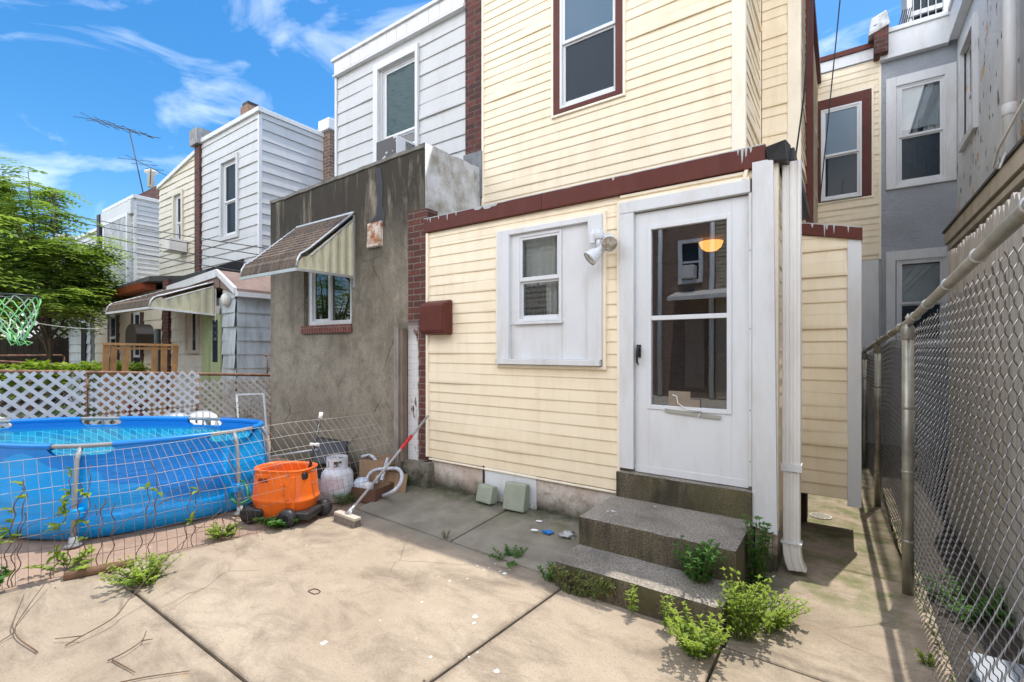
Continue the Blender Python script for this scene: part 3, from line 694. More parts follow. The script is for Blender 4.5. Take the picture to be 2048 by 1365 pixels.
# the small bay over the alley
BY = 4.46
Bf = Wall('Y', BY, -1); Bs = Wall('X', .085, 1)
def btop(a): return 2.545 - (a + .36) * .235
mb = MB(); siding(mb, Bf, -.385, .03, .375, 2.46, zref=.37, slope=lambda a: btop(a) - .09)
siding(mb, Bs, BY, 5.05, .36, 2.36, zref=.37); mb.build('bay_siding', YEL, HY)
mb = MB(); mb.hexa([(-.38, BY + .004, .37), (.08, BY + .004, .37), (.08, 5.05, .37), (-.38, 5.05, .37), (-.38, BY + .004, 2.5), (.08, BY + .004, 2.40), (.08, 5.05, 2.40), (-.38, 5.05, 2.5)])
mb.build('bay_wall', plain('bay_sheathing', (.2, .17, .13), .9), HY)
mb = MB(); Bf.box(mb, .025, .112, -.01, .022, .325, 2.38); Bs.box(mb, BY + .0, BY + .05, 0, .024, .33, 2.38); mb.build('bay_corner', WHITE, HY, bevel=.003)
mb = MB(); mb.hexa([(-.40, BY - .04, 2.470), (.118, BY - .04, 2.345), (.118, 5.08, 2.345), (-.40, 5.08, 2.470), (-.40, BY - .04, 2.552), (.118, BY - .04, 2.442), (.118, 5.08, 2.442), (-.40, 5.08, 2.552)])
bf = mb.build('bay_fascia', BROWN, HY, bevel=.003)
drip_strip(-.385, .115, BY - .0415, lambda x: btop(x) + .006, [(-.31, .004, .07), (-.30, .004, .09), (-.285, .004, .05), (-.12, .006, .11), (-.105, .004, .05), (-.06, .004, .07), (.03, .005, .05), (-.2, .006, .03)], bf)
mb = MB(); mb.box(-.38, -.26, 4.85, 5.0, .02, .36); mb.build('bay_support', plain('dark_brown_pipe', (.05, .025, .018), .6), HY, bevel=.01)
# foundation
mb = MB(); mb.box(-3.58, -1.45, 3.655, 3.80, -.1, .41); mb.build('foundation', FOUND, HY)
mb = MB(); mb.box(-2.867, -2.275, 3.645, 3.66, .02, .40); mb.build('foundation_panel', WHITE, HY)
mb = MB(); mb.box(-2.885, -2.868, 3.635, 3.66, .1, .39); mb.build('foundation_pipe', TAR, HY)
mb = MB(); mb.box(-.50, -.40, 3.66, 3.80, -.1, .32); mb.box(-.398, -.37, 3.70, 5.4, -.1, .33); mb.build('foundation_corner', FOUND, HY)

# concrete steps
mb = MB()
def rough(mb, x0, x1, y0, y1, z0, z1, jit=.004, st=.05):
    nx, ny, nz = [max(1, int((b - a) / st)) for a, b in ((x0, x1), (y0, y1), (z0, z1))]
    def P(i, j, k):
        p = Vector((x0 + (x1 - x0) * i / nx, y0 + (y1 - y0) * j / ny, z0 + (z1 - z0) * k / nz))
        e = 0
        if i in (0, nx): e += 1
        if j in (0, ny): e += 1
        if k == nz: e += 1
        q = noise.noise_vector(p * 9) * jit + noise.noise_vector(p * 30) * jit * .5
        c = Vector(((x0 + x1) / 2, (y0 + y1) / 2, (z0 + z1) / 2))
        if e >= 2: q += Vector(((-1 if p.x > c.x else 1) * (i in (0, nx)), (-1 if p.y > c.y else 1) * (j in (0, ny)), -1.0 * (k == nz))) * .007
        return tuple(p + q)
    for f in range(5):
        b = len(mb.v)
        if f == 0: n, m, g_ = nx, ny, lambda i, j: P(i, j, nz)
        elif f == 1: n, m, g_ = nx, nz, lambda i, j: P(i, 0, j)
        elif f == 2: n, m, g_ = nx, nz, lambda i, j: P(nx - i, ny, j)
        elif f == 3: n, m, g_ = ny, nz, lambda i, j: P(nx, i, j)
        else: n, m, g_ = ny, nz, lambda i, j: P(0, ny - i, j)
        for j in range(m + 1):
            for i in range(n + 1): mb.v.append(g_(i, j))
        for j in range(m):
            for i in range(n):
                q = b + j * (n + 1) + i; mb.face([q, q + 1, q + n + 2, q + n + 1], True)
rough(mb, -1.53, -.505, 3.0, 3.66, -.05, .355)
ST = thing('concrete_steps', 'mossy exposed-aggregate concrete steps below the white door', 'steps', (-1, 3, 0))
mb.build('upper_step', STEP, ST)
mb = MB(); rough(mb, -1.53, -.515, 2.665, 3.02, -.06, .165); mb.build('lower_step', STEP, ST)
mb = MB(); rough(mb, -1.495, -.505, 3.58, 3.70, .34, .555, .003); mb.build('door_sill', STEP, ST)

# things fixed to or lying by the yellow house
MBX = thing('mailbox', 'brown painted metal box fixed on the yellow siding beside the brick pier', 'mailbox', (-3.45, 3.64, 1.68))
mb = MB(); mb.hexa([(-3.63, 3.50, 1.69), (-3.27, 3.50, 1.69), (-3.27, 3.64, 1.67), (-3.63, 3.64, 1.67), (-3.62, 3.50, 1.99), (-3.28, 3.50, 1.99), (-3.27, 3.64, 2.04), (-3.63, 3.64, 2.04)])
mb.build('box_body', BROWN, MBX, bevel=.025, bseg=3)
mb = MB(); mb.hexa([(-3.61, 3.494, 1.72), (-3.29, 3.494, 1.72), (-3.29, 3.502, 1.72), (-3.61, 3.502, 1.72), (-3.61, 3.494, 1.97), (-3.29, 3.494, 1.97), (-3.29, 3.502, 1.97), (-3.61, 3.502, 1.97)])
mb.build('box_door', BROWN, MBX, bevel=.004)

FL = thing('floodlight', 'white twin-head floodlight fixed between the kitchen window and the door', 'floodlight', (-1.66, 3.6, 2.45))
mb = MB(); c = F.p(-1.665, .05, 2.455); mb.lathe(c, [(.0, -.045), (.045, -.042), (.055, -.02), (.05, .0)], 20, 'Y'); mb.lathe(F.p(-1.60, .14, 2.44), [(0, -.045), (.035, -.035), (.045, 0), (.035, .035), (0, .045)], 16)
mb.tube([F.p(-1.665, .08, 2.45), F.p(-1.60, .14, 2.44)], .018, 10); mb.box(-1.69, -1.64, 3.52, 3.56, 2.38, 2.46)
mb.build('mount', WHITEV, FL, bevel=.004)
def lamp_head(c, d, parent):
    d = V(d).normalized(); u = d.orthogonal().normalized(); w_ = d.cross(u)
    prof = [(.022, -.13), (.03, -.12), (.032, -.07), (.05, -.03), (.062, .02), (.064, .035), (.058, .034)]
    mb = MB(); n = 22
    for r, h in prof:
        for j in range(n):
            a = 6.2832 * j / n; mb.v.append(tuple(V(c) + d * h + (u * math.cos(a) + w_ * math.sin(a)) * r))
    for i in range(len(prof) - 1):
        for j in range(n): mb.face([i * n + j, i * n + (j + 1) % n, (i + 1) * n + (j + 1) % n, (i + 1) * n + j], True)
    mb.face(list(range(n))[::-1]); h = mb.build('lamp_head', WHITEV, parent)
    mb = MB()
    for r, hh in ((.057, .03), (.03, .034), (.001, .036)):
        for j in range(n):
            a = 6.2832 * j / n; mb.v.append(tuple(V(c) + d * hh + (u * math.cos(a) + w_ * math.sin(a)) * r))
    for i in range(2):
        for j in range(n): mb.face([i * n + j, i * n + (j + 1) % n, (i + 1) * n + (j + 1) % n, (i + 1) * n + j], True)
    mb.build('lens', LENS, h)
t = NT('lamp_lens'); t.bsdf(t.mix(t.ramp(t.noise(30, 3), [(.4, 0), (.6, 1)]), (.30, .26, .20), (.55, .52, .46)), .12); LENS = t.done()
lamp_head(F.p(-1.50, .17, 2.36), (.28, -.62, -.45), FL); lamp_head(F.p(-1.63, .20, 2.26), (-.50, -.45, -.55), FL)
mb = MB(); mb.tube([F.p(-1.60, .14, 2.44), F.p(-1.54, .12, 2.42)], .02, 10); mb.tube([F.p(-1.60, .14, 2.42), F.p(-1.60, .15, 2.33)], .02, 10); mb.build('swivel', WHITEV, FL)

def vent_cover(loc, wd, ht, rz, label):
    v = thing('vent_cover', label, 'vent cover', loc, 'grey vent covers by the foundation')
    M = Matrix.Translation(loc) @ Matrix.Rotation(rz, 4, 'Z') @ Matrix.Rotation(R(-8), 4, 'X')
    mb = MB(); mb.hexa([M @ V(*q) for q in ((-wd / 2, -.07, 0), (wd / 2, -.07, 0), (wd / 2, .05, 0), (-wd / 2, .05, 0), (-wd / 2, -.05, ht), (wd / 2, -.05, ht), (wd / 2, .03, ht), (-wd / 2, .03, ht))])
    b = mb.build('cover_body', VENT, v, bevel=.012, bseg=3)
    mb = MB(); n = int(ht / .018)
    for i in range(n):
        z = .012 + (ht - .03) * i / n
        for j in range(9):
            a = -wd / 2 + .02 + (wd - .05) * j / 8.5 + (i % 2) * .008
            q = M @ V(a, -.072 + .02 * z / ht, z); mb.bar(q, M @ V(a + .012, -.073 + .02 * z / ht, z + .008), .004, .004)
    mb.build('mesh_pattern', plain('vent_ridge', (.50, .53, .44), .5), v)
VENT = plain('grey_green_vent', (.30, .33, .26), .55, .1, 6, dirt=(.2, .2, .14), dirt_amt=.4)
vent_cover((-2.77, 3.56, .075), .19, .16, R(-6), 'smaller grey-green vent cover nearer the brick pier, under the siding')
vent_cover((-2.43, 3.55, .070), .22, .24, R(4), 'taller grey-green vent cover nearer the steps, by the white panel')

# wires down the alley corner
def cable(name, label, pts, r, m=None, cat='cable', group=None, n=6):
    mb = MB(); mb.tube(pts, r, n); return tag(mb.build(name, m or BLACK), label, cat, group)
def sag(a, b, s, n=14):
    a, b = V(a), V(b); return [a.lerp(b, i / n) - V(0, 0, 4 * s * (i / n) * (1 - i / n)) for i in range(n + 1)]
cable('service_cable', 'dark cable hanging down the house corner by the white downspout', [at(1626, -60, Y=3.9), at(1622, 0, Y=3.95), at(1607, 200, Y=4.1), at(1583, 372, Y=4.25), at(1586, 440, Y=4.36), at(1588, 700, Y=4.38), at(1589, 960, Y=4.4)], .006)
cable('overhead_cable', 'thin dark cable crossing in front of the brown alley window', sag(at(1686, -60, Y=6), at(1640, 400, Y=6.3), .02), .006)

# ------------------------------------------------------------------ cement-rendered neighbour on the left
HL = thing('cement_house', 'grey stained cement wing with metal awning below white siding', 'house', (-5.3, 3.65, 0))
CW = (-5.97, -4.945, 1.84, 2.62)
LX0, LX1 = -6.82, -3.92
mb = MB()
def grid_wall(mb, W, a0, a1, z0, ztop, holes, st=.16, amp=.006):
    for c in cells(a0, a1, z0, 99, holes):
        z1 = min(c[3], 90); n = max(1, int((c[1] - c[0]) / st)); 
        top = (lambda a: ztop(a)) if c[3] > 90 else (lambda a: c[3])
        m = max(1, int(((ztop(a0) if c[3] > 90 else c[3]) - c[2]) / st)); b = len(mb.v)
        for j in range(m + 1):
            for i in range(n + 1):
                a = c[0] + (c[1] - c[0]) * i / n; z = c[2] + (top(a) - c[2]) * j / m
                e = i in (0, n) or j == 0 or (j == m and c[3] < 90)
                mb.v.append(W.p(a, 0 if e else amp * noise.noise((a * 2, z * 2, 3)), z))
        for j in range(m):
            for i in range(n):
                q = b + j * (n + 1) + i
                mb.face([q, q + 1, q + n + 2, q + n + 1], True)
ztop = lambda a: 3.66 + .018 * noise.noise((a * 4, 0, 1)) + .01 * noise.noise((a * 17, 0, 1)) + (a + 6.8) * .02
grid_wall(mb, F, LX0, LX1, -.05, ztop, [CW])
F.box(mb, LX0, LX1 - .003, -.30, -.15, 0, 3.62)
mb.box(LX0, LX0 + .15, 3.662, 9.7, 0, 3.6)
for q in ((CW[0], CW[0] + .002), (CW[1] - .002, CW[1])): F.box(mb, q[0], q[1], -.15, -.002, CW[2], CW[3])
mb.build('wall', RENDER_, HL)
# parapet end towards the yellow house: silver-painted
mb = MB(); n = 14; b = len(mb.v)
for i in range(n + 1):
    y = 3.65 + .98 * i / n
    for x in (-3.685, -3.80):
        mb.v.append((x, y, 2.86)); mb.v.append((x, y, ztop(-3.9) + .03 + .02 * noise.noise((y * 8, 2, 0)) + (y - 3.65) * .02))
for i in range(n):
    q = b + i * 4; mb.face([q, q + 4, q + 5, q + 1], True); mb.face([q + 1, q + 5, q + 7, q + 3], True)
mb.build('parapet', SILVER, HL)
mb = MB(); F.hexa(mb, [(-3.925, -.15, 3.0), (-3.69, -.15, 3.0), (-3.69, .004, 3.0), (-3.925, .004, 3.0), (-3.925, -.15, ztop(-3.9)), (-3.69, -.15, 3.71), (-3.69, .004, 3.71), (-3.925, .004, ztop(-3.9))])
mb.build('parapet_corner', RENDER_, HL)
mb = MB()
for i in range(24):
    a = LX0 + (3.13) * i / 24; mb.hexa([(a, 3.635, ztop(a) - .03), (a + .1305, 3.635, ztop(a + .13) - .03), (a + .1305, 3.80, ztop(a + .13) - .03), (a, 3.80, ztop(a) - .03), (a, 3.64, ztop(a) + .012), (a + .1305, 3.64, ztop(a + .13) + .012), (a + .1305, 3.80, ztop(a + .13) + .012), (a, 3.80, ztop(a) + .012)])
mb.build('coping', plain('worn_grey_coping', (.16, .15, .13), .8, .4, 9, .6, 40), HL)
# brick pier between the two houses
mb = MB(); mb.box(-3.922, -3.64, 3.628, 3.80, .30, 3.03); mb.build('brick_pier', BRICK, HL)
mb = MB(); rough(mb, -3.93, -3.55, 3.56, 3.80, -.05, .33, .02, .05); mb.build('pier_foot', RUBBLE, HL)
mb = MB(); mb.box(LX0 + .2, LX1, 3.79, 9.7, 3.3, 3.34); mb.build('flat_roof', ROOFG, HL)
# tar streak and rusty wall vent
mb = MB(); tp = [at(px, py, Y=3.643) for px, py in ((752, 338), (762, 336), (766, 370), (764, 410), (771, 428), (768, 440), (772, 452), (735, 458), (740, 444), (752, 432), (755, 400), (752, 370))]
c = sum(tp, V(0, 0, 0)) / len(tp)
b = len(mb.v); mb.v += [tuple(p) for p in tp] + [(p.x, 3.66, p.z) for p in tp]; k = len(tp)
mb.face([b + i for i in range(k)])
for i in range(k): mb.face([b + i, b + k + i, b + k + (i + 1) % k, b + (i + 1) % k])
mb.build('tar_patch', TAR, HL)
t = NT('rust_flecked_metal'); cc = t.mix(t.ramp(t.noise(7, 7, .7), [(.42, 0), (.58, 1)]), (.60, .55, .48), (.30, .11, .035)); t.bsdf(cc, .8, t.bump(t.noise(20, 5), .5, .01)); RUSTW = t.done()
mb = MB(); F.hexa(mb, [(-4.62, 0, 2.74), (-4.38, 0, 2.74), (-4.40, .05, 2.72), (-4.60, .05, 2.72), (-4.62, 0, 3.0), (-4.38, 0, 3.0), (-4.40, .03, 2.98), (-4.60, .03, 2.98)]); F.box(mb, -4.635, -4.365, -.01, .012, 2.72, 3.015); F.box(mb, -4.40, -4.375, .012, .03, 2.73, 3.01)
mb.build('wall_vent', RUSTW, HL, bevel=.008)
# window with brick sill
mb = MB(); F.box(mb, CW[0] - .02, CW[1] + .02, -.02, .035, 1.735, 1.838); mb.build('brick_sill', brick('sill_brick', (.22, .055, .04), (.16, .04, .03), (.25, .2, .17), bw=.055, bh=.2), HL)
mb = MB(); ring(mb, F, CW[0] + .10, CW[1] - .002, CW[2], CW[3], .055, -.09, -.02); F.box(mb, CW[0] + .002, CW[0] + .10, -.09, -.06, CW[2], CW[3])
F.box(mb, -5.46, -5.42, -.085, -.03, CW[2] + .055, CW[3] - .055); ring(mb, F, CW[0] + .155, -5.46, CW[2] + .055, CW[3] - .055, .03, -.08, -.045)
wf = mb.build('window', WHITE, HL, bevel=.003)
mb = MB(); F.box(mb, CW[0] + .15, -5.45, -.062, -.058, CW[2] + .08, CW[3] - .05); F.box(mb, -5.43, CW[1] - .05, -.068, -.064, CW[2] + .05, CW[3] - .05); mb.build('pane', glass('slider_glass', (.5, .5, .5), .2, opaque=((.02, .02, .015), .5)), wf)
mb = MB(); F.box(mb, CW[0], CW[1], -.5, -.46, CW[2] - .1, CW[3] + .1); mb.build('recess', DARK, wf)
# awnings
def awning(parent, x0, x1, zt, zf, proj, Y, slats, rm, um, fm, drop=.14, side_bottom=None, gap=True, left_side=False, name='awning'):
    """louvred sheet-metal window awning: ribbed roof, curved front lip, corrugated side wings"""
    def prof(u):  # u 0..1 from wall to front
        s = u * (proj + .1)
        if u < .78: k = u / .78; return (k * proj * .86, zt + (zf + .20 - zt) * k)
        k = (u - .78) / .22; a = k * 1.45
        return (proj * .86 + proj * .14 * math.sin(a), zf + .20 * math.cos(a) - .0)
    mb = MB(); n = 15; P_ = []
    for i in range(slats):
        o0, z0_ = prof(i / slats); o1, z1_ = prof((i + 1) / slats); P_ += [(o0, z0_), (o0 + (o1 - o0) * .8, z0_ + (z1_ - z0_) * .8 + .014), (o1, z1_ + .014), (o1, z1_)]
    for o_, z_ in P_: mb.v += [(x0, Y - o_, z_), (x1, Y - o_, z_)]
    for i in range(len(P_) - 1): mb.face([2 * i, 2 * i + 2, 2 * i + 3, 2 * i + 1])
    aw = mb.build(name, rm, parent)
    so = aw.modifiers.new('thick', 'SOLIDIFY'); so.thickness = .004
    # yellowed underside panels
    mb = MB(); 
    for i in range(slats):
        a0 = x0 + (x1 - x0) * i / slats + .004; a2 = x0 + (x1 - x0) * (i + 1) / slats - .004
        b = len(mb.v)
        for j in range(n + 1):
            o, z = prof(j / n); mb.v += [(a0, Y - o, z - .026 - .01 * (i % 2)), (a2, Y - o, z - .026 - .01 * (i % 2))]
        for j in range(n): mb.face([b + 2 * j, b + 2 * j + 1, b + 2 * j + 3, b + 2 * j + 2])
    mb.build('underside', um, aw)
    sb = side_bottom if side_bottom is not None else zf - .01
    for xs in ([x1] if not left_side else [x0, x1]):
        mb = MB(); k = 26
        def zt_(o):
            if o < .86 * proj: return zt + (zf + .20 - zt) * o / (.86 * proj) - .06
            return zf + .20 * math.cos(math.asin(min(1, (o - .86 * proj) / (.14 * proj)))) - .05
        def zb_(o): return zf + (sb - zf) * (1 - o / proj)
        n0 = 0
        for i in range(k + 1):
            o = proj * (.03 + .95 * i / k); dx = -.009 if (i // 2) % 2 else .003
            mb.v += [(xs + dx, Y - o, zb_(o)), (xs + dx, Y - o, max(zt_(o), zb_(o) + .004))]
            if i: mb.face([2 * i - 2, 2 * i, 2 * i + 1, 2 * i - 1])
        sp = mb.build('side_wing', um if not gap else SIDEW, aw); so = sp.modifiers.new('thick', 'SOLIDIFY'); so.thickness = .003
    mb = MB()
    for xs in (x0, x1):
        pts = [(xs, Y - prof(j / n)[0], prof(j / n)[1] + .005) for j in range(n + 1)]
        mb.tube(pts, .013, 6)
        if xs == x1 or left_side:
            mb.tube([(xs, Y - prof(j / n)[0] * .97, prof(j / n)[1] - .07) for j in range(int(n * .85))] , .010, 6)
            mb.bar((xs, Y - .01, sb - .12), (xs, Y - .01, zt - .03), .02, .02); mb.bar((xs, Y - .01, sb), (xs, Y - proj, zf), .022, .03)
    mb.bar((x0, Y - proj, zf), (x1, Y - proj, zf), .02, .035); mb.bar((x0, Y - .01, zt), (x1, Y - .01, zt), .03, .02)
    mb.build('rail', fm, aw)
    return aw
AWR = NT('awning_brown'); x, y, z = AWR.xyz()
cc = AWR.mix(AWR.ramp(AWR.noise(5, 7, .7, AWR.map((5, .7, .7))), [(.38, 0), (.62, 1)]), (.045, .032, .024), (.17, .12, .08)); AWR.bsdf(cc, .75); AWR = AWR.done()
AWU = plain('yellowed_enamel', (.46, .40, .19), .5, .12, 8, dirt=(.24, .17, .06), dirt_sc=(14, 14, .8), dirt_amt=.8)
SIDEW = plain('cream_enamel', (.56, .53, .36), .5, .08, 8, dirt=(.25, .22, .12), dirt_amt=.4)
awning(HL, -6.12, -4.886, 3.19, 2.40, .75, 3.65, 15, AWR, AWU, ALU, side_bottom=2.40)
# upper storey, white siding
ULW = (-5.60, -4.82, 4.35, 5.66)
mb = MB(); siding(mb, U, -6.60, -3.93, 3.5, 5.87, .2, .016, [(-5.71, -4.765, 3.0, 5.73)], zref=3.47); mb.build('upper_siding', WSD, HL)
mb = MB(); wall_core(mb, U, -6.62, -3.93, 3.34, 6.0, [(-5.55, -4.87, 3.9, 5.6)]); mb.box(-6.62, -6.5, 4.76, 9.7, 3.3, 6.0); mb.box(-6.62, -3.8, 4.77, 9.7, 5.94, 6.05)
siding(mb, Wall('X', -6.62, -1), 4.63, 9.7, 3.3, 6.0, .2)
mb.build('upper_wall', WSD, HL)
mb = MB(); U.box(mb, -6.64, -3.93, 0, .05, 5.865, 6.10)
for i in range(13): a = -6.64 + 2.71 * i / 13; U.box(mb, a + .002, a + .2065, .05, .056, 5.90, 6.085)
mb.build('cornice', WHITE, HL, bevel=.003)
mb = MB(); U.box(mb, -6.68, -3.93, -.1, .085, 6.09, 6.135); U.box(mb, -6.655, -3.93, .0, .075, 5.85, 5.88); U.box(mb, -6.66, -6.61, 0, .035, 3.5, 5.85); mb.build('coping_strip', WHITE, HL, bevel=.004)
mb = MB(); U.box(mb, -5.70, -5.60, 0, .055, 4.0, 5.72); U.box(mb, -4.82, -4.77, 0, .055, 4.0, 5.72); U.box(mb, -5.60, -4.82, 0, .055, 5.62, 5.72); mb.build('window_casing', WHITE, HL, bevel=.004)
sash_window(HL, U, -5.56, -4.825, 4.02, 5.61, 4.62, WHITEV, glass('teal_glass', (.35, .45, .45), .05, .05, wave=.5, opaque=((.035, .085, .095), .75)), GLASS, .055, o=-.03, blind=(4.0, 4.6, plain('aqua_blind', (.35, .5, .52), .6)))
mb = MB(); mb.box(-3.93, -3.68, 4.60, 9.7, 2.9, 6.25); mb.build('party_wall', BRICKT, HL)
mb = MB(); mb.box(-3.95, -3.66, 4.585, 4.62, 3.4, 3.98); mb.build('flashing', plain('grey_flashing', (.16, .17, .18), .5, .3, 10), HL)
mb = MB(); mb.box(-6.5, -3.94, 4.7, 9.7, 6.055, 6.085); mb.build('roof', ROOFG, HL)
mb = MB(); mb.box(-6.9, -3.8, 9.7, 12, 0, 6.3); mb.build('main_wall', RENDER_, HL)

AC = thing('air_conditioner', 'window air conditioner with peeled dark front panel above the cement parapet', 'air conditioner', (-5.05, 4.4, 3.95))
mb = MB(); mb.box(-5.26, -4.85, 4.283, 4.68, 3.93, 4.37); mb.build('casing', WHITEV, AC, bevel=.008)
t = NT('peeled_paint'); t.bsdf(t.mix(t.ramp(t.noise(6.5, 5, .6, t.map((1, 1, 1), (2, 2, 1), (0, .6, 0))), [(.55, 0), (.57, 1)]), (.085, .08, .085), (.62, .61, .60)), .6); PEEL = t.done()
mb = MB(); mb.box(-5.25, -4.86, 4.277, 4.284, 3.94, 4.36); mb.build('front_panel', PEEL, AC)
mb = MB()
for i in range(13): mb.box(-4.852, -4.842, 4.44, 4.62, 4.02 + i * .025, 4.032 + i * .025)
mb.build('louvre_shade', plain('shadow_grey', (.10, .10, .10), .6), AC)  # shade between the louvres put into dark grey bars
mb = MB(); mb.box(-5.60, -4.86, 4.64, 4.66, 4.30, 4.42); mb.build('window_filler', WHITEV, AC)

# ------------------------------------------------------------------ houses further along the row
def far_house(name, label, x0, x1, top, sid, exp, win, sx0=None, sid_mat=None, ztopl=None, casing=None, core=True, brick_side=None, low=1.9, yb=9.7):
    H = thing(name, label, 'house', ((x0 + x1) / 2, 4.63, 0))
    zl = top if ztopl is None else ztopl
    mb = MB(); holes = [(w_[0], w_[1], w_[2], w_[3]) for w_ in win]
    siding(mb, U, x0, x1, low, top - .09, exp, .018, holes, slope=lambda a: zl + (top - zl) * (a - x0) / (x1 - x0) - .08)
    siding(mb, Wall('X', x1, 1), 4.63, yb, low, top - .08, exp, .018)
    mb.build('siding', sid, H)
    mb = MB(); mb.hexa([(x0, 4.70, 0), (x1 - .01, 4.70, 0), (x1 - .01, yb, 0), (x0, yb, 0), (x0, 4.70, zl - .06), (x1 - .01, 4.70, top - .06), (x1 - .01, yb, top - .06), (x0, yb, zl - .06)]); mb.build('wall', sid, H)
    mb = MB(); mb.hexa([(x0 - .03, 4.57, zl - .09), (x1 + .05, 4.57, top - .09), (x1 + .05, 4.66, top - .09), (x0 - .03, 4.66, zl - .09), (x0 - .03, 4.57, zl), (x1 + .05, 4.57, top), (x1 + .05, 4.66, top), (x0 - .03, 4.66, zl)])
    mb.box(x1 - .02, x1 + .05, 4.66, yb, top - .09, top)
    mb.build('cornice', WHITE, H, bevel=.006)
    mb = MB(); mb.box(x1 - .03, x1 + .026, 4.60, 4.66, low, top - .16); mb.build('corner_board', WHITE, H)
    for w_ in win:
        mb = MB(); ring(mb, U, w_[0], w_[1], w_[2], w_[3], .08, -.03, .05); mb.build('window_casing', sid if len(win) == 1 else WHITE, H, bevel=.004)
        sash_window(H, U, w_[0] + .08, w_[1] - .08, w_[2] + .08, w_[3] - .08, w_[2] * .52 + w_[3] * .48, WHITEV, PANEB, PANEB, .06, o=-.02, back=False)
    return H
H3 = far_house('white_house', 'white clapboard house whose sunlit side stands behind the cement wing', -11.45, -9.03, 6.09, WSD, .2, [(-10.58, -9.80, 3.75, 5.42)])
mb = MB(); mb.box(-11.70, -11.46, 4.57, 6, 2.9, 6.22); mb.build('party_wall', BRICKT, H3)
mb = MB(); mb.box(-11.78, -11.40, 4.5, 5.0, 5.98, 6.32); mb.build('flashing', plain('grey_flashing_cap', (.22, .22, .22), .6, .4, 8), H3)
mb = MB(); mb.box(-9.02, -8.78, 5.95, 6.28, 1.5, 6.14); mb.build('brick_chimney', BRICK2, H3)
mb = MB(); mb.box(-9.1, -8.72, 5.88, 6.36, 6.10, 6.34); mb.build('chimney_cap', WHITE, H3, bevel=.02)
p = at(497, 222, Y=5.6); mb = MB(); mb.box(p.x - .17, p.x + .17, 5.5, 5.8, 5.9, p.z + .08); mb.build('chimney', brick('chimney_brick', (.36, .20, .12), (.22, .11, .07), (.3, .26, .22)), H3)
mb = MB(); mb.box(p.x - .13, p.x + .13, 5.52, 5.78, p.z + .08, p.z + .17); mb.build('chimney_top', TAR, H3)
H4 = far_house('cream_house', 'cream clapboard house with a small air conditioner, between two white houses', -13.8, -11.72, 5.93, CSD, .15, [(-12.95, -12.38, 3.82, 5.2)], ztopl=5.55, low=2.6)
p = at(356, 492, Y=4.5); mb = MB(); mb.box(p.x - .2, p.x + .22, 4.25, 4.6, p.z - .16, p.z + .12); tag(mb.build('air_conditioner', STEELW, bevel=.01), 'small white air conditioner in the cream house window', 'air conditioner')
H5 = far_house('wrapped_house', 'house front wrapped in clear plastic sheeting next to the tree', -17.9, -15.45, 5.64, WSD, .13, [], low=2.4)
t = NT('plastic_sheet'); cc = t.mix(t.ramp(t.noise(2.4, 7, .7, t.map((1, 1, .6)), 1.5), [(.4, 0), (.62, 1)]), (.26, .27, .28), (.50, .51, .52)); t.bsdf(cc, .3, t.bump(t.noise(5, 6, .6, dist=2), .8, .06)); PLAST = t.done()
mb = MB(); a0, a1, z0, z1 = -17.55, -15.75, 2.85, 5.1; nx, nz = 24, 28; b = 0
for j in range(nz + 1):
    for i in range(nx + 1):
        a = a0 + (a1 - a0) * i / nx; z = z0 + (z1 - z0) * j / nz; e = i in (0, nx) or j in (0, nz)
        mb.v.append(U.p(a, .11 + (0 if e else .05 * noise.noise((a * 2.2, z * 1.3, 0)) + .03 * noise.noise((a * 6, z * 3, 0))), z))
for j in range(nz):
    for i in range(nx): q = j * (nx + 1) + i; mb.face([q, q + 1, q + nx + 2, q + nx + 1], True)
mb.build('plastic_sheet', PLAST, H5)
mb = MB(); ring(mb, U, a0 - .1, a1 + .1, z0 - .1, z1 + .1, .1, 0, .12); mb.build('sheet_frame', WHITE, H5)
mb = MB(); U.box(mb, -17.9, -15.45, 0, .10, 5.14, 5.50); mb.build('frieze', WSD, H5)
p0, p1 = at(283, 398, Y=5.4), at(322, 372, Y=5.4); CHB = BRICKT
mb = MB(); mb.box(p0.x, p1.x + .1, 5.3, 5.9, 5.5, p1.z - .02); mb.build('brick_chimney', CHB, H5)
p = at(302, 372, Y=5.5); pt = at(302, 345, Y=5.5); mb = MB(); mb.lathe((p.x, 5.5, p.z - .05), [(.09, 0), (.09, pt.z - p.z), (.17, pt.z - p.z + .03), (.17, pt.z - p.z + .07), (.02, pt.z - p.z + .16)], 14); mb.build('flue_pipe', STEELW, H5)
mb = MB(); p = at(212, 440, Y=4.6); mb.box(-18.15, -17.92, 4.5, 9, 1.5, 5.5); mb.build('party_wall', TAR, H5)
H6 = far_house('distant_house', 'pale clapboard house beyond the dark party wall, half hidden by the tree', -20.6, -18.16, 5.2, OSD, .13, [(-19.3, -18.7, 3.4, 4.7)], low=0)
H7 = far_house('distant_house', 'farthest pale house, seen only through the tree branches', -27.5, -22.5, 5.6, OSD, .2, [(-26.5, -25.6, 3.4, 4.8), (-24.6, -23.7, 3.4, 4.8)], low=0)
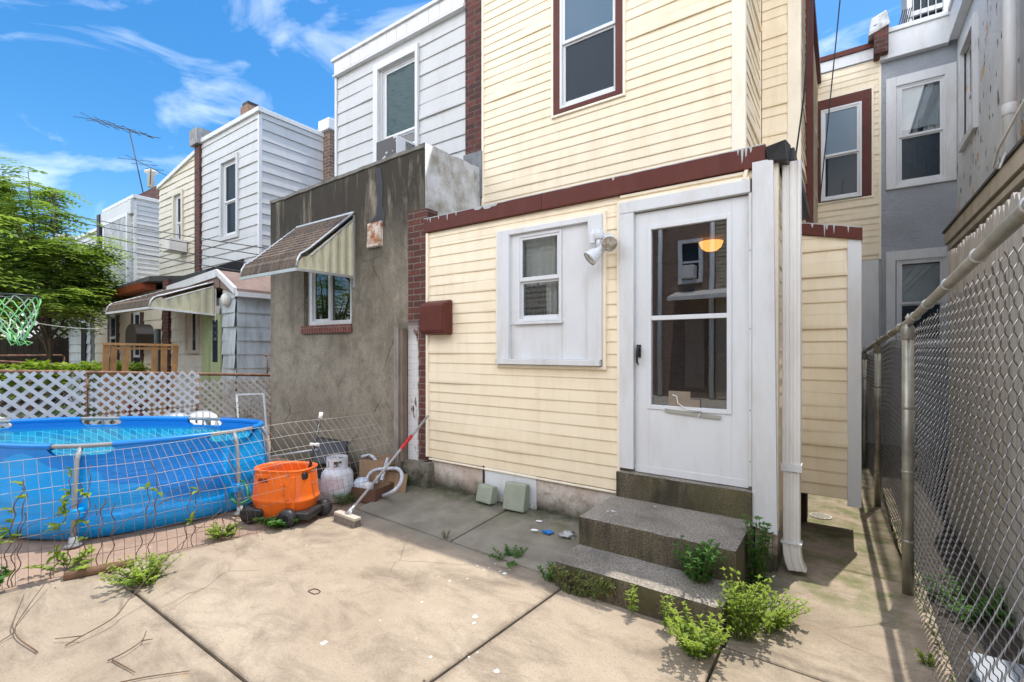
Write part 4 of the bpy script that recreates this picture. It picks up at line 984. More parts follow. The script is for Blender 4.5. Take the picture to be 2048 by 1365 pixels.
# television aerials
def aerial(name, label, base, top, boom, els, r=.014):
    a = thing(name, label, 'aerial', base); mb = MB(); mb.tube([base, top], r, 6); mb.build('mast', TAR, a)
    mb = MB(); b0, b1 = V(boom[0]), V(boom[1]); mb.tube([b0, b1], r * .8, 6)
    for i in range(els):
        c = b0.lerp(b1, i / (els - 1)); L = .12 + .30 * (1 - i / els); d = V(.25, .9, .12).normalized() * L
        if i % 2: d = V(.3, .9, -.4).normalized() * L
        mb.tube([c - d, c + d], r * .6, 5)
    mb.build('antenna', TAR, a)
aerial('rooftop_aerial', 'tall leaning television aerial on the roof beside the brick chimney', at(286, 385, Y=5.2), at(258, 258, Y=5.2), (at(180, 238, Y=5.0), at(308, 275, Y=5.0)), 11)
aerial('small_aerial', 'small low television aerial by the chimney flue', at(300, 370, Y=5.4), at(302, 335, Y=5.4), (at(270, 320, Y=5.4), at(320, 345, Y=5.4)), 6, .012)

# ------------------------------------------------------------------ kitchen wings of those houses
K = Wall('Y', 3.96, -1)
W3 = thing('kitchen_wing', 'grey metal-sided kitchen wing with pale green door and awning, behind the lattice', 'house wing', (-10, 3.96, 0))
mb = MB(); siding(mb, K, -11.2, -10.05, 0, 2.72, .24, .016); siding(mb, K, -10.05, -9.05, 0, 2.3, .24, .014); mb.build('front_siding', plain('pinkish_grey_siding', (.52, .50, .46), .6, .1, 3, dirt=(.3, .24, .2), dirt_amt=.5), W3)
mb = MB(); siding(mb, K, -8.98, -8.50, 0, 2.58, .24, .02, wav=.004); siding(mb, Wall('X', -8.50, 1), 3.96, 6.4, 0, 2.42, .24, .02, wav=.004); mb.build('side_siding', BSD, W3)
mb = MB(); mb.box(-11.2, -8.52, 4.0, 6.4, 0, 2.45); mb.build('wall', BSD, W3)
rid = at(440, 561, Y=3.96)
mb = MB(); mb.hexa([(-11.25, 3.9, 2.60), (-9.0, 3.9, 2.62), (-9.0, 6.4, 2.62), (-11.25, 6.4, 2.60), (-11.25, 3.9, 2.83), (-9.02, 3.9, 2.92), (-9.02, 6.4, 2.92), (-11.25, 6.4, 2.83)])
mb.hexa([(-9.02, 3.92, 2.62), (-8.42, 3.92, 2.44), (-8.42, 6.4, 2.44), (-9.02, 6.4, 2.62), (-9.02, 3.92, 2.92), (-8.42, 3.92, 2.56), (-8.42, 6.4, 2.56), (-9.02, 6.4, 2.92)])
mb.build('roof', ROOFB, W3)
mb = MB(); mb.hexa([(-9.06, 3.87, 2.84), (-8.40, 3.87, 2.46), (-8.40, 3.92, 2.46), (-9.06, 3.92, 2.84), (-9.06, 3.87, 2.94), (-8.40, 3.87, 2.57), (-8.40, 3.92, 2.57), (-9.06, 3.92, 2.94)])
mb.hexa([(-11.2, 3.87, 2.66), (-9.06, 3.87, 2.80), (-9.06, 3.92, 2.80), (-11.2, 3.92, 2.66), (-11.2, 3.87, 2.80), (-9.06, 3.87, 2.94), (-9.06, 3.92, 2.94), (-11.2, 3.92, 2.80)])
mb.box(-8.42, -8.32, 3.9, 6.4, 2.42, 2.50)
mb.build('rake_board', WHITE, W3)
GREEN = plain('pale_green_paint', (.34, .40, .22), .6, .08, 3, dirt=(.2, .22, .12), dirt_amt=.4)
dg = MB(); K.box(dg, -9.72, -9.42, 0, .05, 0, 2.2); K.box(dg, -9.40, -9.02, .0, .03, 0, 2.15); dd = dg.build('door', GREEN, W3)
mb = MB(); K.box(mb, -9.30, -9.12, .03, .038, 1.3, 2.05); mb.build('pane', PANEB, dd)
mb = MB(); ring(mb, K, -10.42, -9.88, 1.45, 2.4, .06, 0, .06); K.box(mb, -10.36, -10.12, .02, .045, 1.5, 2.35); wv = mb.build('window', plain('brownish_shutter', (.42, .36, .32), .6), W3)
mb = MB(); K.box(mb, -10.12, -9.94, .02, .035, 1.5, 2.35); mb.build('pane', PANEB, wv)
awning(W3, -11.3, -9.2, 2.74, 2.20, 1.0, 3.94, 12, AWR, AWU, WHITE, side_bottom=2.14, gap=True)
mb = MB(); c = at(452, 600, Y=3.9); mb.lathe(c, [(.0, -.06), (.09, -.05), (.12, 0), (.09, .05), (0, .07)], 14, 'Y'); mb.build('wall_lamp', STEELW, W3)
mb = MB(); mb.box(-11.48, -11.20, 3.90, 4.5, 0, 2.95); mb.build('party_wall', BRICKT, W3)
mb = MB(); mb.tube([(-11.6, 3.85, 0), (-11.6, 3.85, 1.95)], .06, 8); mb.build('drainpipe', plain('green_grey_pipe', (.10, .13, .12), .6), W3)
mb = MB(); mb.hexa([(-11.35, 3.95, 2.84), (-9.6, 3.95, 2.93), (-9.6, 4.6, 2.93), (-11.35, 4.6, 2.84), (-11.35, 3.95, 2.95), (-9.6, 3.95, 3.0), (-9.6, 4.6, 3.3), (-11.35, 4.6, 3.2)]); mb.build('tar_roof', TAR, W3)

W4 = thing('cream_wing', 'cream kitchen wing with rust-red roof edge and brown window posts', 'house wing', (-14, 3.96, 0))
mb = MB(); siding(mb, K, -16.05, -11.65, 0, 2.72, .24, .018); siding(mb, Wall('X', -11.65, 1), 3.96, 6, 0, 2.72, .24); mb.build('siding', CSD, W4)
mb = MB(); mb.box(-16.05, -11.66, 4.0, 6.4, 0, 2.8); mb.build('wall', CSD, W4)
mb = MB(); mb.hexa([(-16.4, 3.72, 2.68), (-12.0, 3.72, 2.80), (-12.0, 3.96, 2.80), (-16.4, 3.96, 2.68), (-16.4, 3.66, 2.78), (-12.0, 3.66, 2.92), (-12.0, 3.96, 2.92), (-16.4, 3.96, 2.78)]); mb.build('roof_edge', plain('rust_red_gutter', (.30, .07, .03), .6, .2), W4)
mb = MB(); mb.hexa([(-16.4, 3.7, 2.79), (-11.6, 3.7, 2.93), (-11.6, 4.6, 2.98), (-16.4, 4.6, 2.9), (-16.4, 3.7, 2.84), (-11.6, 3.7, 3.02), (-11.6, 4.6, 3.15), (-16.4, 4.6, 3.05)]); mb.build('roof', ROOFG, W4)
for a0, a1 in ((-14.75, -14.30), (-13.15, -12.75)):
    mb = MB(); K.box(mb, a0 - .14, a0, 0, .06, .9, 2.35); K.box(mb, a1, a1 + .1, 0, .06, .9, 2.35); f = mb.build('window_post', plain('brown_post', (.07, .035, .028), .6), W4)
    mb = MB(); K.box(mb, a0, a1, .01, .035, 1.0, 2.35); mb.build('pane', PANEB, f)
    mb = MB(); ring(mb, K, a0, a1, 1.35, 2.35, .05, .036, .055); K.box(mb, a0 + .05, a1 - .05, .036, .055, 1.78, 1.84); mb.build('sash', WHITE, f)
p = at(282, 674, Y=3.8); mb = MB()
mb.box(p.x - .32, p.x + .32, 3.62, 3.94, p.z - .20, p.z + .05)
b = len(mb.v)
for i in range(9):
    a = math.pi * i / 8
    for yy in (3.62, 3.94): mb.v.append((p.x - .32 * math.cos(a), yy, p.z + .05 + .22 * math.sin(a)))
for i in range(8): mb.face([b + 2 * i, b + 2 * i + 1, b + 2 * i + 3, b + 2 * i + 2], True)
mb.face([b + 2 * i for i in range(9)]); mb.face([b + 2 * i + 1 for i in range(9)])
tag(mb.build('dome_mailbox', plain('dark_brown_metal', (.04, .028, .022), .5)), 'dark round-topped box on the cream wing wall', 'mailbox')
W5 = thing('blue_wing', 'pale blue kitchen wing with a dark doorway beside the cream wing', 'house wing', (-18, 3.96, 0))
mb = MB(); siding(mb, K, -20.5, -16.42, 0, 2.6, .24, .018); siding(mb, Wall('X', -16.42, 1), 3.96, 6, 0, 2.6, .24); mb.build('siding', BSD, W5)
mb = MB(); mb.box(-20.5, -16.45, 4.0, 6.4, 0, 2.62); mb.build('wall', BSD, W5)
mb = MB(); mb.box(-20.6, -16.3, 3.85, 6.4, 2.6, 2.72); mb.build('roof', ROOFG, W5)
mb = MB(); ring(mb, K, -19.15, -18.45, .6, 2.25, .15, 0, .05); K.box(mb, -19.0, -18.6, 0, .04, 1.5, 1.6); f = mb.build('window', WHITE, W5)
mb = MB(); K.box(mb, -19.0, -18.6, .0, .034, .75, 2.1); mb.build('pane', PANEB, f)
mb = MB(); K.box(mb, -17.15, -16.75, 0, .04, 0, 2.25); mb.build('doorway', DARK, W5)
mb = MB(); mb.box(-20.95, -20.6, 3.8, 4.1, 0, 2.6); mb.build('corner_post', TAR, W5)

# ------------------------------------------------------------------ grey stucco neighbour on the right
HR = thing('grey_house', 'grey stucco house with white window surrounds, right of the alley', 'house', (1.4, 9.7, 0))
mb = MB(); Gw = Wall('Y', 9.68, -1); S = Wall('X', 1.40, -1)
def gwall(W, a0, a1, z0, z1, holes, m, nm):
    mb = MB(); wall_core(mb, W, a0, a1, z0, z1, holes, .12); mb.build(nm, m, HR)
GU, GL, GS = (.66, 1.33, 4.12, 5.72), (.66, 1.33, 1.6, 2.96), (8.38, 9.15, 4.40, 5.72)
gwall(Gw, .50, 1.40, 0, 6.2, [GU, GL], STUCF, 'back_wall'); gwall(S, 4.7, 9.8, 0, 6.2, [GS], STUCS, 'side_wall')
mb = MB(); mb.box(.5, 1.5, 10.2, 12, 0, 6.2); mb.box(1.53, 6, 4.7, 4.9, 0, 6.4); mb.box(1.75, 6, 4.7, 12, 5.9, 6.4); mb.build('core', STUC, HR)
mb = MB(); Gw.box(mb, .48, 1.40, 0, .10, 6.20, 6.58); Gw.box(mb, .48, 1.32, 0, .13, 6.53, 6.60); Gw.box(mb, .48, 1.3, 0, .11, 6.13, 6.20)
S.box(mb, 4.6, 9.58, 0, .10, 6.20, 6.585); S.box(mb, 4.6, 9.5, 0, .13, 6.535, 6.605); S.box(mb, 4.6, 9.56, 0, .11, 6.135, 6.205)
mb.build('cornice', WHITE, HR, bevel=.006)
for g_ in (GU, GL): mb = MB(); ring(mb, Gw, g_[0] - .10, min(g_[1] + .1, 1.395), g_[2] - .05, g_[3] + .12, .13 if g_[3] > 4 else .12, 0, .035, tb=.05, tt=.15); mb.build('window_surround', WHITE, HR, bevel=.005)

mb = MB(); ring(mb, S, GS[0] - .08, GS[1] + .1, GS[2] - .06, GS[3] + .08, .10, -.02, .05); mb.build('side_surround', WHITE, HR, bevel=.004)
for g_, cu in ((GU, [(1.02, 1.3, 4.9, 5.68, -.11, CURT, 3, .02), (.9, 1.1, 4.2, 4.9, -.11, CURTD, 2, .02)]), (GL, None)):
    sash_window(HR, Gw, g_[0] + .03, g_[1] - .05, g_[2], g_[3] - .02, g_[2] * .52 + g_[3] * .48, WHITEV, GLASS, SCREEN, .06, o=.0, cur=cu, blind=((5.0 if g_[3] > 4 else 2.0), g_[3] - .1, plain('pale_blind' + str(g_[3]), (.50, .56, .60), .6)))
sash_window(HR, S, GS[0] + .02, GS[1] - .02, GS[2], GS[3], 5.05, WHITEV, PANEB, SCREEN, .05, o=-.04, back=False)
mb = MB(); mb.tube([(1.30, 6.42, 2.9), (1.30, 6.42, 6.3)], .05, 12); mb.lathe((1.30, 6.42, 3.75), [(.052, 0), (.06, .01), (.06, .10), (.052, .11)], 14); mb.build('drainpipe', WHITE, HR)
mb = MB(); mb.box(.40, .58, 9.45, 10.2, 6.2, 6.66); mb.build('party_wall', BRICKT, HR)
mb = MB(); mb.hexa([(.32, 9.42, 6.50), (.60, 9.42, 6.60), (.60, 10.2, 6.62), (.32, 10.2, 6.5), (.36, 9.5, 6.80), (.56, 9.5, 6.88), (.56, 10.2, 6.95), (.36, 10.2, 6.88)]); mb.build('party_cap', SILVER, HR, bevel=.02)
# lean-to with beige fascia in front of it
mb = MB(); L2 = Wall('X', 1.27, -1)
mb.box(1.27, 3, 3.75, 9.1, 0, 3.05); mb.build('lean_to', STUCL, HR)
BEIGE = plain('beige_fascia', (.50, .45, .37), .6, .1, 4, dirt=(.2, .16, .12), dirt_amt=.5)
mb = MB(); mb.box(1.19, 1.27, 3.7, 9.15, 3.02, 3.19); mb.box(1.215, 1.27, 3.72, 9.12, 2.93, 3.0); mb.build('lean_to_fascia', BEIGE, HR, bevel=.004)
mb = MB(); mb.hexa([(1.17, 3.68, 3.19), (3, 3.68, 3.5), (3, 9.18, 3.5), (1.17, 9.18, 3.19), (1.17, 3.68, 3.22), (3, 3.68, 3.55), (3, 9.18, 3.55), (1.17, 9.18, 3.22)]); mb.build('lean_to_roof', ROOFG, HR)
mb = MB(); mb.box(1.24, 1.268, 7.2, 8.2, .2, 2.4); mb.build('side_door', plain('dark_brown_door', (.03, .02, .015), .6), HR)
cable('phone_cable', 'pale cable looping under the beige lean-to fascia', [V(1.17, 5.9, 3.25), V(1.1, 5.75, 3.08), V(1.0, 5.4, 3.0), V(.95, 5.0, 3.02), V(1.0, 4.6, 3.2), V(1.1, 4.2, 3.4)], .009, STEELW)
# rooftop barred window
RB = thing('barred_dormer', 'dark rooftop window behind white bars above the grey house cornice', 'dormer', (1.2, 11, 6.6))
x0, x1 = .93, 1.50; D = Wall('Y', 11, -1)
mb = MB(); D.box(mb, x0, x1, -1.0, -.04, 6.5, 9.0); mb.build('dormer_wall', STUCL, RB)
mb = MB(); D.box(mb, x0 + .05, x1 - .09, -.03, -.01, 6.6, 8.9); mb.build('pane', PANEB, RB)
mb = MB(); ring(mb, D, x0, x1, 6.5, 9.0, .07, -.03, .03); D.box(mb, x0, x1, 0, .06, 7.42, 7.50); D.box(mb, x1 - .10, x1, -.03, .08, 6.5, 9); mb.build('frame', WHITE, RB)
mb = MB()
for i in range(5): a = x0 + .08 + i * .1; mb.tube([D.p(a, .09, 6.6), D.p(a, .09, 8.9)], .007, 6)
mb.build('bar', WHITE, RB)
mb = MB()
for i in range(5): a = x0 - .05 - i * .03; mb.tube([(a - .12, 10.8, 6.6), (a + .02 * i, 10.8, 7.0 + .1 * i), (a + .1, 10.8, 7.5)], .008, 5)
tag(mb.build('guy_wire', TAR), 'tangle of dark guy wires leaning left of the barred rooftop window', 'wires')

# ------------------------------------------------------------------ ground
def grid_sheet(name, x0, x1, y0, y1, zf, m, st=.5):
    mb = MB(); nx, ny = max(1, int((x1 - x0) / st)), max(1, int((y1 - y0) / st))
    for j in range(ny + 1):
        for i in range(nx + 1):
            x, y = x0 + (x1 - x0) * i / nx, y0 + (y1 - y0) * j / ny; mb.v.append((x, y, zf(x, y)))
    for j in range(ny):
        for i in range(nx): q = j * (nx + 1) + i; mb.face([q, q + 1, q + nx + 2, q + nx + 1], True)
    return mb.build(name, m)
struct(grid_sheet('ground', -150, 150, -150, 150, lambda x, y: -.06, DIRT, 30))
def gz(x, y):
    """surface height of the yard concrete"""
    h = 0
    if y > 2.8 and x < -.4: h = .075 * (y - 2.8) / .85
    return h
def slab(mb, poly, top):
    """bevelled slab: polygon (ccw) with top height function"""
    k = len(poly); c = sum((V(p[0], p[1], 0) for p in poly), V(0, 0, 0)) / k; b = len(mb.v)
    e = .006
    def inset(i):
        p, pr, nx = [V(poly[j % k][0], poly[j % k][1], 0) for j in (i, i - 1, i + 1)]
        d1, d2 = (p - pr).normalized(), (nx - p).normalized(); n1, n2 = V(-d1.y, d1.x, 0), V(-d2.y, d2.x, 0)
        return p + (n1 + n2) / max(.3, 1 + n1.dot(n2)) * e
    for i in range(k): p = poly[i]; mb.v.append((p[0], p[1], -.08))
    for i in range(k): p = poly[i]; mb.v.append((p[0], p[1], top(*p) - e))
    for i in range(k): p = inset(i); mb.v.append((p.x, p.y, top(poly[i][0], poly[i][1])))
    for i in range(k):
        j = (i + 1) % k; mb.face([b + i, b + j, b + k + j, b + k + i]); mb.face([b + k + i, b + k + j, b + 2 * k + j, b + 2 * k + i])
    mb.face([b + 2 * k + i for i in range(k)])
G = .008
def lx(y): return -4.36 + (y - .4) * .245 if y < 2.6 else -3.82 + (y - 2.6) * .0
mb = MB()
yj0, yj1, yj2 = 2.87, 2.72, 1.09
def yj(x): return yj1 + (yj0 - yj1) * (-.5 - x) / 3.3
z0 = lambda x, y: 0.0
slab(mb, [(-3.82, yj(-3.82) + G), (-2.56 - G, yj(-2.56) + G), (-2.50 - G, 3.72), (-3.82, 3.72)], gz)
slab(mb, [(-2.56 + G, yj(-2.56) + G), (-1.50, yj(-1.5) + G), (-1.45, 3.72), (-2.50 + G, 3.72)], gz)
slab(mb, [(-1.44, yj(-1.44) + G), (-.52, yj(-.52) + G), (-.52, 3.72), (-1.40, 3.72)], gz)
slab(mb, [(lx(yj2), yj2 + G), (-1.585 - G, yj2 + G), (-1.47 - G, yj(-1.5) - G), (-3.82, yj(-3.8) - G), (-3.84, 2.6)], z0)
slab(mb, [(-1.585 + G, yj2 + G), (-.515 - G, yj2 + G), (-.513 - G, yj(-.5) - G), (-1.47 + G, yj(-1.47) - G)], z0)
slab(mb, [(lx(-.5), -.6), (-1.70 - G, -.6), (-1.585 - G, yj2 - G), (lx(yj2), yj2 - G)], z0)
slab(mb, [(-1.70 + G, -.6), (-.52 - G, -.6), (-.515 - G, yj2 - G), (-1.585 + G, yj2 - G)], z0)
slab(mb, [(-.52 + G, -.6), (.42, -.6), (.40, 2.60 - G), (-.515 + G, 2.62 - G)], z0)
slab(mb, [(-.505 + G, 2.62 + G), (.40, 2.60 + G), (.36, 4.0 - G), (-.50 + G, 4.02 - G)], z0)
slab(mb, [(-.50, 4.02 + G), (.36, 4.0 + G), (.33, 4.85 - G), (-.5, 4.87 - G)], z0)
slab(mb, [(-.5, 4.87 + G), (.33, 4.85 + G), (.28, 6.5 - G), (-.5, 6.5 - G)], z0)
slab(mb, [(-.5, 6.5 + G), (.28, 6.5 + G), (.24, 9.7), (-.5, 9.7)], z0)
slab(mb, [(-4.8, -3), (.42, -3), (.42, -.612), (-4.6, -.612)], z0)
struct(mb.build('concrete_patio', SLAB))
mb = MB()
rough(mb, .345, .43, 1.0, 6.6, -.3, .012, .008, .12)
struct(mb.build('kerb', SLAB))
struct(grid_sheet('pool_yard_paving', -13.0, -3.7, -4, 5.5, lambda x, y: -.012 + .006 * noise.noise((x, y, 0)), PINKC, .4))
struct(grid_sheet('side_path', .43, 1.3, -2, 9.7, lambda x, y: -.14 - .03 * (y < 2), ALLEY, .5))
struct(grid_sheet('back_lane', -40, 20, -30, -3.05, lambda x, y: -.03, ALLEY, 5))
# drain grate
mb = MB(); c = V(-.17, 5.16, .004); mb.lathe(c, [(.088, 0), (.088, .004), (.078, .004)], 28)
gr_ = mb.build('drain_grate', plain('pale_grate', (.50, .47, .40), .6, .15)); tag(gr_, 'round perforated drain cover in the alley concrete', 'drain')
mb = MB()
for i in range(-4, 5):
    for j in range(-4, 5):
        x, y = i * .019 + (j % 2) * .0095, j * .0175
        if x * x + y * y < .0056: mb.lathe(c + V(x, y, .0045), [(.0062, 0), (.0062, .0008)], 8)
mb.build('hole', DARK, gr_)

# ------------------------------------------------------------------ chain-link fence on the right
def fx(y): return .44 - .055 * (y - 1.0) if y < 2 else .385 - .032 * (y - 2)
def fx(y): return .402 - .0285 * (y - 1.5)
def ft(y): return 1.915 - .095 * (y - 1.5) if y < 3.84 else 1.693 - .05 * (y - 3.84)
CF = thing('chain_link_fence', 'galvanised chain-link fence with silver top rail along the right of the alley', 'fence', (.33, 3.84, 0))
mb = MB(); mb.tube([(fx(y), y, ft(y)) for y in (1.0, 2.0, 3.0, 3.84, 5.0, 5.85, 7.5, 9.4)], .0215, 12)
rail = mb.build('top_rail', GALV, CF)
for y in (1.75, 2.25, 2.72, 3.2, 3.6, 4.2, 4.8, 5.4, 6.2, 7.0, 8):
    mb = MB(); mb.lathe((fx(y), y, ft(y)), [(.0225, -.005), (.027, 0), (.0225, .005)], 12, 'Y'); mb.build('tie_wire', ALU, rail)

for y, r in ((3.84, .030), (5.82, .026), (7.6, .024)):
    mb = MB(); x = fx(y) - .005; h = ft(y) - .03
    mb.tube([(x, y, -.05), (x, y, h)], r, 16)
    mb.lathe((x, y, h), [(r + .003, -.08), (r + .005, -.075), (r + .005, -.01), (r + .003, -.005), (r * .6, .02), (.012, .045), (.016, .06), (.0, .085)], 16)
    for z in (.32, .75, 1.15): mb.lathe((x, y, z), [(r + .001, 0), (r + .003, .003), (r + .003, .015), (r + .001, .018)], 16)
    mb.build('fence_post', GALV, CF)
def chain_mesh(y0, y1, zb, name='wire_mesh'):
    mb = MB(); P_ = .042; H = .084; k = 0; y = y0
    while y < y1:
        z = zb(y); zt = ft(y) - .03; s = 1 if k % 2 == 0 else -1
        pts = []; i = 0
        # one wire: a flattened spiral that zigzags and hooks its neighbours
        while z < zt:
            u = (i % 8) / 8
            tri = (4 * abs(((i / 8) % 1) - .5) - 1) * s            # -1..1
            soft = math.sin(tri * math.pi / 2) * .25 + tri * .75
            yy = y + soft * P_ * .52
            xo = .0105 * math.cos(2 * math.pi * (i / 8) + (0 if s > 0 else math.pi)) 
            bow = .010 * noise.noise((y * 1.1, z * 1.6, 0))
            pts.append((fx(y) + .034 + xo + bow, yy, z)); z += H / 8; i += 1
        fine = y < 4.4
        mb.tube(pts if fine else pts[::2], .0021 if fine else .0022, 5 if fine else 4, cap=False)
        y += P_; k += 1
    return mb.build(name, WIRE, CF)
chain_mesh(1.35, 3.84, lambda y: .03)
chain_mesh(3.85, 9.2, lambda y: .02 + .05 * max(0, math.sin((y - 3.84) * 1.6)) * (y < 5.8))

# dog-eared wooden fence beyond it
PF = thing('picket_fence', 'weathered grey board fence behind the chain-link fence', 'fence', (.8, 4, 0))
mb = MB(); y = 1.2
while y < 5.95:
    wd = .088 + .01 * rnd.random(); x = .80 + .006 * rnd.random(); h = 2.40 + .035 * rnd.random(); tl = .008 * (rnd.random() - .5)
    z0_ = -.13
    prof = [(y, z0_), (y + wd, z0_), (y + wd + tl, h - .05), (y + wd * .70 + tl, h), (y + wd * .30 + tl, h), (y + tl, h - .05)]
    b = len(mb.v)
    for dx in (0, .018): mb.v += [(x + dx, q[0], q[1]) for q in prof]
    mb.face([b + i for i in range(6)][::-1]); mb.face([b + 6 + i for i in range(6)])
    for i in range(6): mb.face([b + i, b + (i + 1) % 6, b + 6 + (i + 1) % 6, b + 6 + i])
    y += wd + .006 + (.004 if rnd.random() < .2 else 0)
t = NT('weathered_boards'); x, yy, z = t.xyz()
bid = t.math('FLOOR', t.math('DIVIDE', yy, .0985))
wnz = t.n('ShaderNodeTexWhiteNoise', {'W': bid}, noise_dimensions='1D').outputs[0]
gv = t.noise(6, 7, .65, t.map((14, 14, .55)))
cc = t.mix(wnz, (.45, .425, .385), (.57, .53, .48)); cc = t.mix(t.ramp(gv, [(.42, 0), (.66, .65)]), cc, (.22, .18, .14))
cc = t.mix(t.ramp(t.noise(11, 3, .5), [(.70, 0), (.74, .8)]), cc, (.10, .07, .05))
t.bsdf(cc, .85, t.bump(gv, .5, .01)); BOARD = t.done()
mb.build('board', BOARD, PF)
mb = MB()
for z in (.3, 1.2, 2.1): mb.box(.825, .865, 1.2, 5.95, z, z + .09)
mb.build('rail', WOODG, PF)
for y in (1.3, 3.6, 5.85):
    mb = MB(); mb.box(.83, .92, y, y + .09, -.2, 2.3); mb.build('post', WOODG, PF)

# pale blue tub lying in the side passage
TB = thing('plastic_tub', 'pale blue plastic storage tub between the chain-link and board fences', 'tub', (.6, 2.9, -.15))
mb = MB(); mb.hexa([(.52, 1.95, -.16), (.70, 1.95, -.16), (.70, 3.10, -.16), (.52, 3.10, -.16), (.50, 1.90, .04), (.72, 1.90, .04), (.72, 3.16, .04), (.50, 3.16, .04)])
mb.build('tub_body', plain('pale_blue_plastic', (.22, .30, .40), .5, .05, 3), TB, bevel=.03, bseg=3)
mb = MB(); mb.box(.495, .725, 2.75, 3.17, .036, .06); mb.build('tub_lid', plain('dusty_white_plastic', (.34, .37, .41), .5, .08, 4), TB, bevel=.012)

# ------------------------------------------------------------------ above-ground pool
def crom(pts, n, closed=True):
    pts = [V(*p) if len(p) == 3 else V(p[0], p[1], 0) for p in pts]; k = len(pts); out = []
    for s in range(n):
        u = s / n * k; i = int(u); f = u - i
        p0, p1, p2, p3 = [pts[(i + j) % k] for j in (-1, 0, 1, 2)]
        out.append(.5 * ((2 * p1) + (-p0 + p2) * f + (2 * p0 - 5 * p1 + 4 * p2 - p3) * f * f + (-p0 + 3 * p1 - 3 * p2 + p3) * f ** 3))
    return out
pool_pts = [(-5.533, .773), (-5.20, .945), (-4.93, 1.19), (-4.76, 1.60), (-4.69, 1.98), (-4.72, 2.30), (-4.93, 2.54), (-5.25, 2.58), (-5.85, 2.35), (-6.36, 2.04), (-6.92, 1.60), (-7.30, 1.08), (-7.45, .60), (-7.30, .20), (-6.90, .05), (-6.35, .25), (-5.9, .56)]
raw = crom(pool_pts, 800)
# resample evenly
L = [0]
for i in range(1, 801): L.append(L[-1] + (raw[i % 800] - raw[i - 1]).length)
NP = 240; ringp = []; j = 0
for i in range(NP):
    d = L[-1] * i / NP
    while L[j + 1] < d: j += 1
    f = (d - L[j]) / (L[j + 1] - L[j]); ringp.append(raw[j % 800].lerp(raw[(j + 1) % 800], f))
pc = sum(ringp, V(0, 0, 0)) / NP
outn = []
for i in range(NP):
    d = (ringp[(i + 1) % NP] - ringp[i - 1]).normalized(); n_ = V(d.y, -d.x, 0); outn.append(n_ if n_.dot(ringp[i] - pc) > 0 else -n_)
leg_px = [at(167, 890, Z=.76), at(473, 863, Z=.76), at(512, 849, Z=.76), at(410, 837, Z=.76), at(203, 837, Z=.76)]
legi = [min(range(NP), key=lambda i: (ringp[i] - V(p.x, p.y, 0)).length) for p in leg_px] + [int(NP * .66), int(NP * .76), int(NP * .86), int(NP * .95)]
def leg_d(i): return min(min(abs(i - l), NP - abs(i - l)) for l in legi[:2] + legi[3:]) * L[-1] / NP
PL = thing('swimming_pool', 'blue above-ground frame pool with grey legs, full of turquoise water', 'pool', (-6.1, 1.3, 0))
def pool_mat():
    t = NT('pool_liner_blue'); x, y, z = t.xyz()
    sw = t.noise(.75, 1, .3, t.map((1.6, 1.6, 2.6), (2.1, .7, .33)))
    shp = t.ramp(sw, [(.488, 0), (.496, 1)])
    cc = t.mix(shp, (.0, .235, .74), (.0, .36, .88))
    low = t.math('LESS_THAN', z, .245); cc = t.mix(low, cc, (.0, .32, .80))
    cc = t.mix(t.ramp(t.noise(7, 5), [(.6, 0), (.8, .25)]), cc, (.25, .35, .5))
    wr = t.noise(2.2, 5, .6, t.map((1.2, 1.2, 5)), dist=1.3)
    t.bsdf(cc, .32, t.bump(wr, .35, .04, t.bump(t.noise(9, 4), .15, .008))); return t.done()
POOLB = pool_mat(); BLUE = plain('plain_pool_blue', (.0, .19, .62), .35, .05)
def band(mb, zs, off, skip=None):
    """strip around the pool; zs/off are functions of (i,k)"""
    K_ = len(zs); b = len(mb.v)
    for i in range(NP):
        for k in range(K_):
            p = ringp[i] + outn[i] * off[k](i); mb.v.append((p.x, p.y, zs[k](i)))
    for i in range(NP):
        if skip and skip(i): continue
        j = (i + 1) % NP
        for k in range(K_ - 1): mb.face([b + i * K_ + k, b + j * K_ + k, b + j * K_ + k + 1, b + i * K_ + k + 1], True)
def cut(i):  # how far the sleeve drops in the cut-outs at the legs
    d = leg_d(i); return 0 if d > .24 else .062 * min(1, (.24 - d) / .06)
mb = MB(); h = lambda c_: (lambda i: c_)
wob = lambda z: (lambda i: .025 * noise.noise((ringp[i].x * 2.3, ringp[i].y * 2.3, z * 3)))
def topz(i): return .745 - cut(i)
band(mb, [h(.0), h(.03), h(.10), h(.20), h(.235), h(.27), h(.40), h(.55), h(.66), topz],
     [lambda i: -.05, lambda i: -.01 + wob(.03)(i), lambda i: .035 + wob(.1)(i), lambda i: .050 + wob(.2)(i), lambda i: .030 + wob(.2)(i) * .3, lambda i: .050 + wob(.3)(i), lambda i: .040 + wob(.4)(i), lambda i: .02 + wob(.5)(i) * .6, lambda i: .012, lambda i: .022])
lin = mb.build('outer_liner', POOLB, PL)
mb = MB()
b = len(mb.v)
for i in range(NP):
    for a in range(10):
        an = 2 * math.pi * a / 10; p = ringp[i] + outn[i] * .027 * math.cos(an) + V(0, 0, .752 + .027 * math.sin(an)); mb.v.append(tuple(p))
for i in range(NP):
    if leg_d(i) < .20 or leg_d((i + 1) % NP) < .20: continue
    j = (i + 1) % NP
    for a in range(10): mb.face([b + i * 10 + a, b + j * 10 + a, b + j * 10 + (a + 1) % 10, b + i * 10 + (a + 1) % 10], True)
mb.build('rim_sleeve', BLUE, lin)
mb = MB(); mb.tube([p + V(0, 0, .755) for p in ringp], .018, 10, closed=True); mb.build('rim_rail', GREYTUBE, PL)
t = NT('mosaic_liner'); x, y, z = t.xyz()
ch = lambda s_, o_: t.math('FLOOR', t.math('DIVIDE', t.math('ADD', s_, o_), .06))
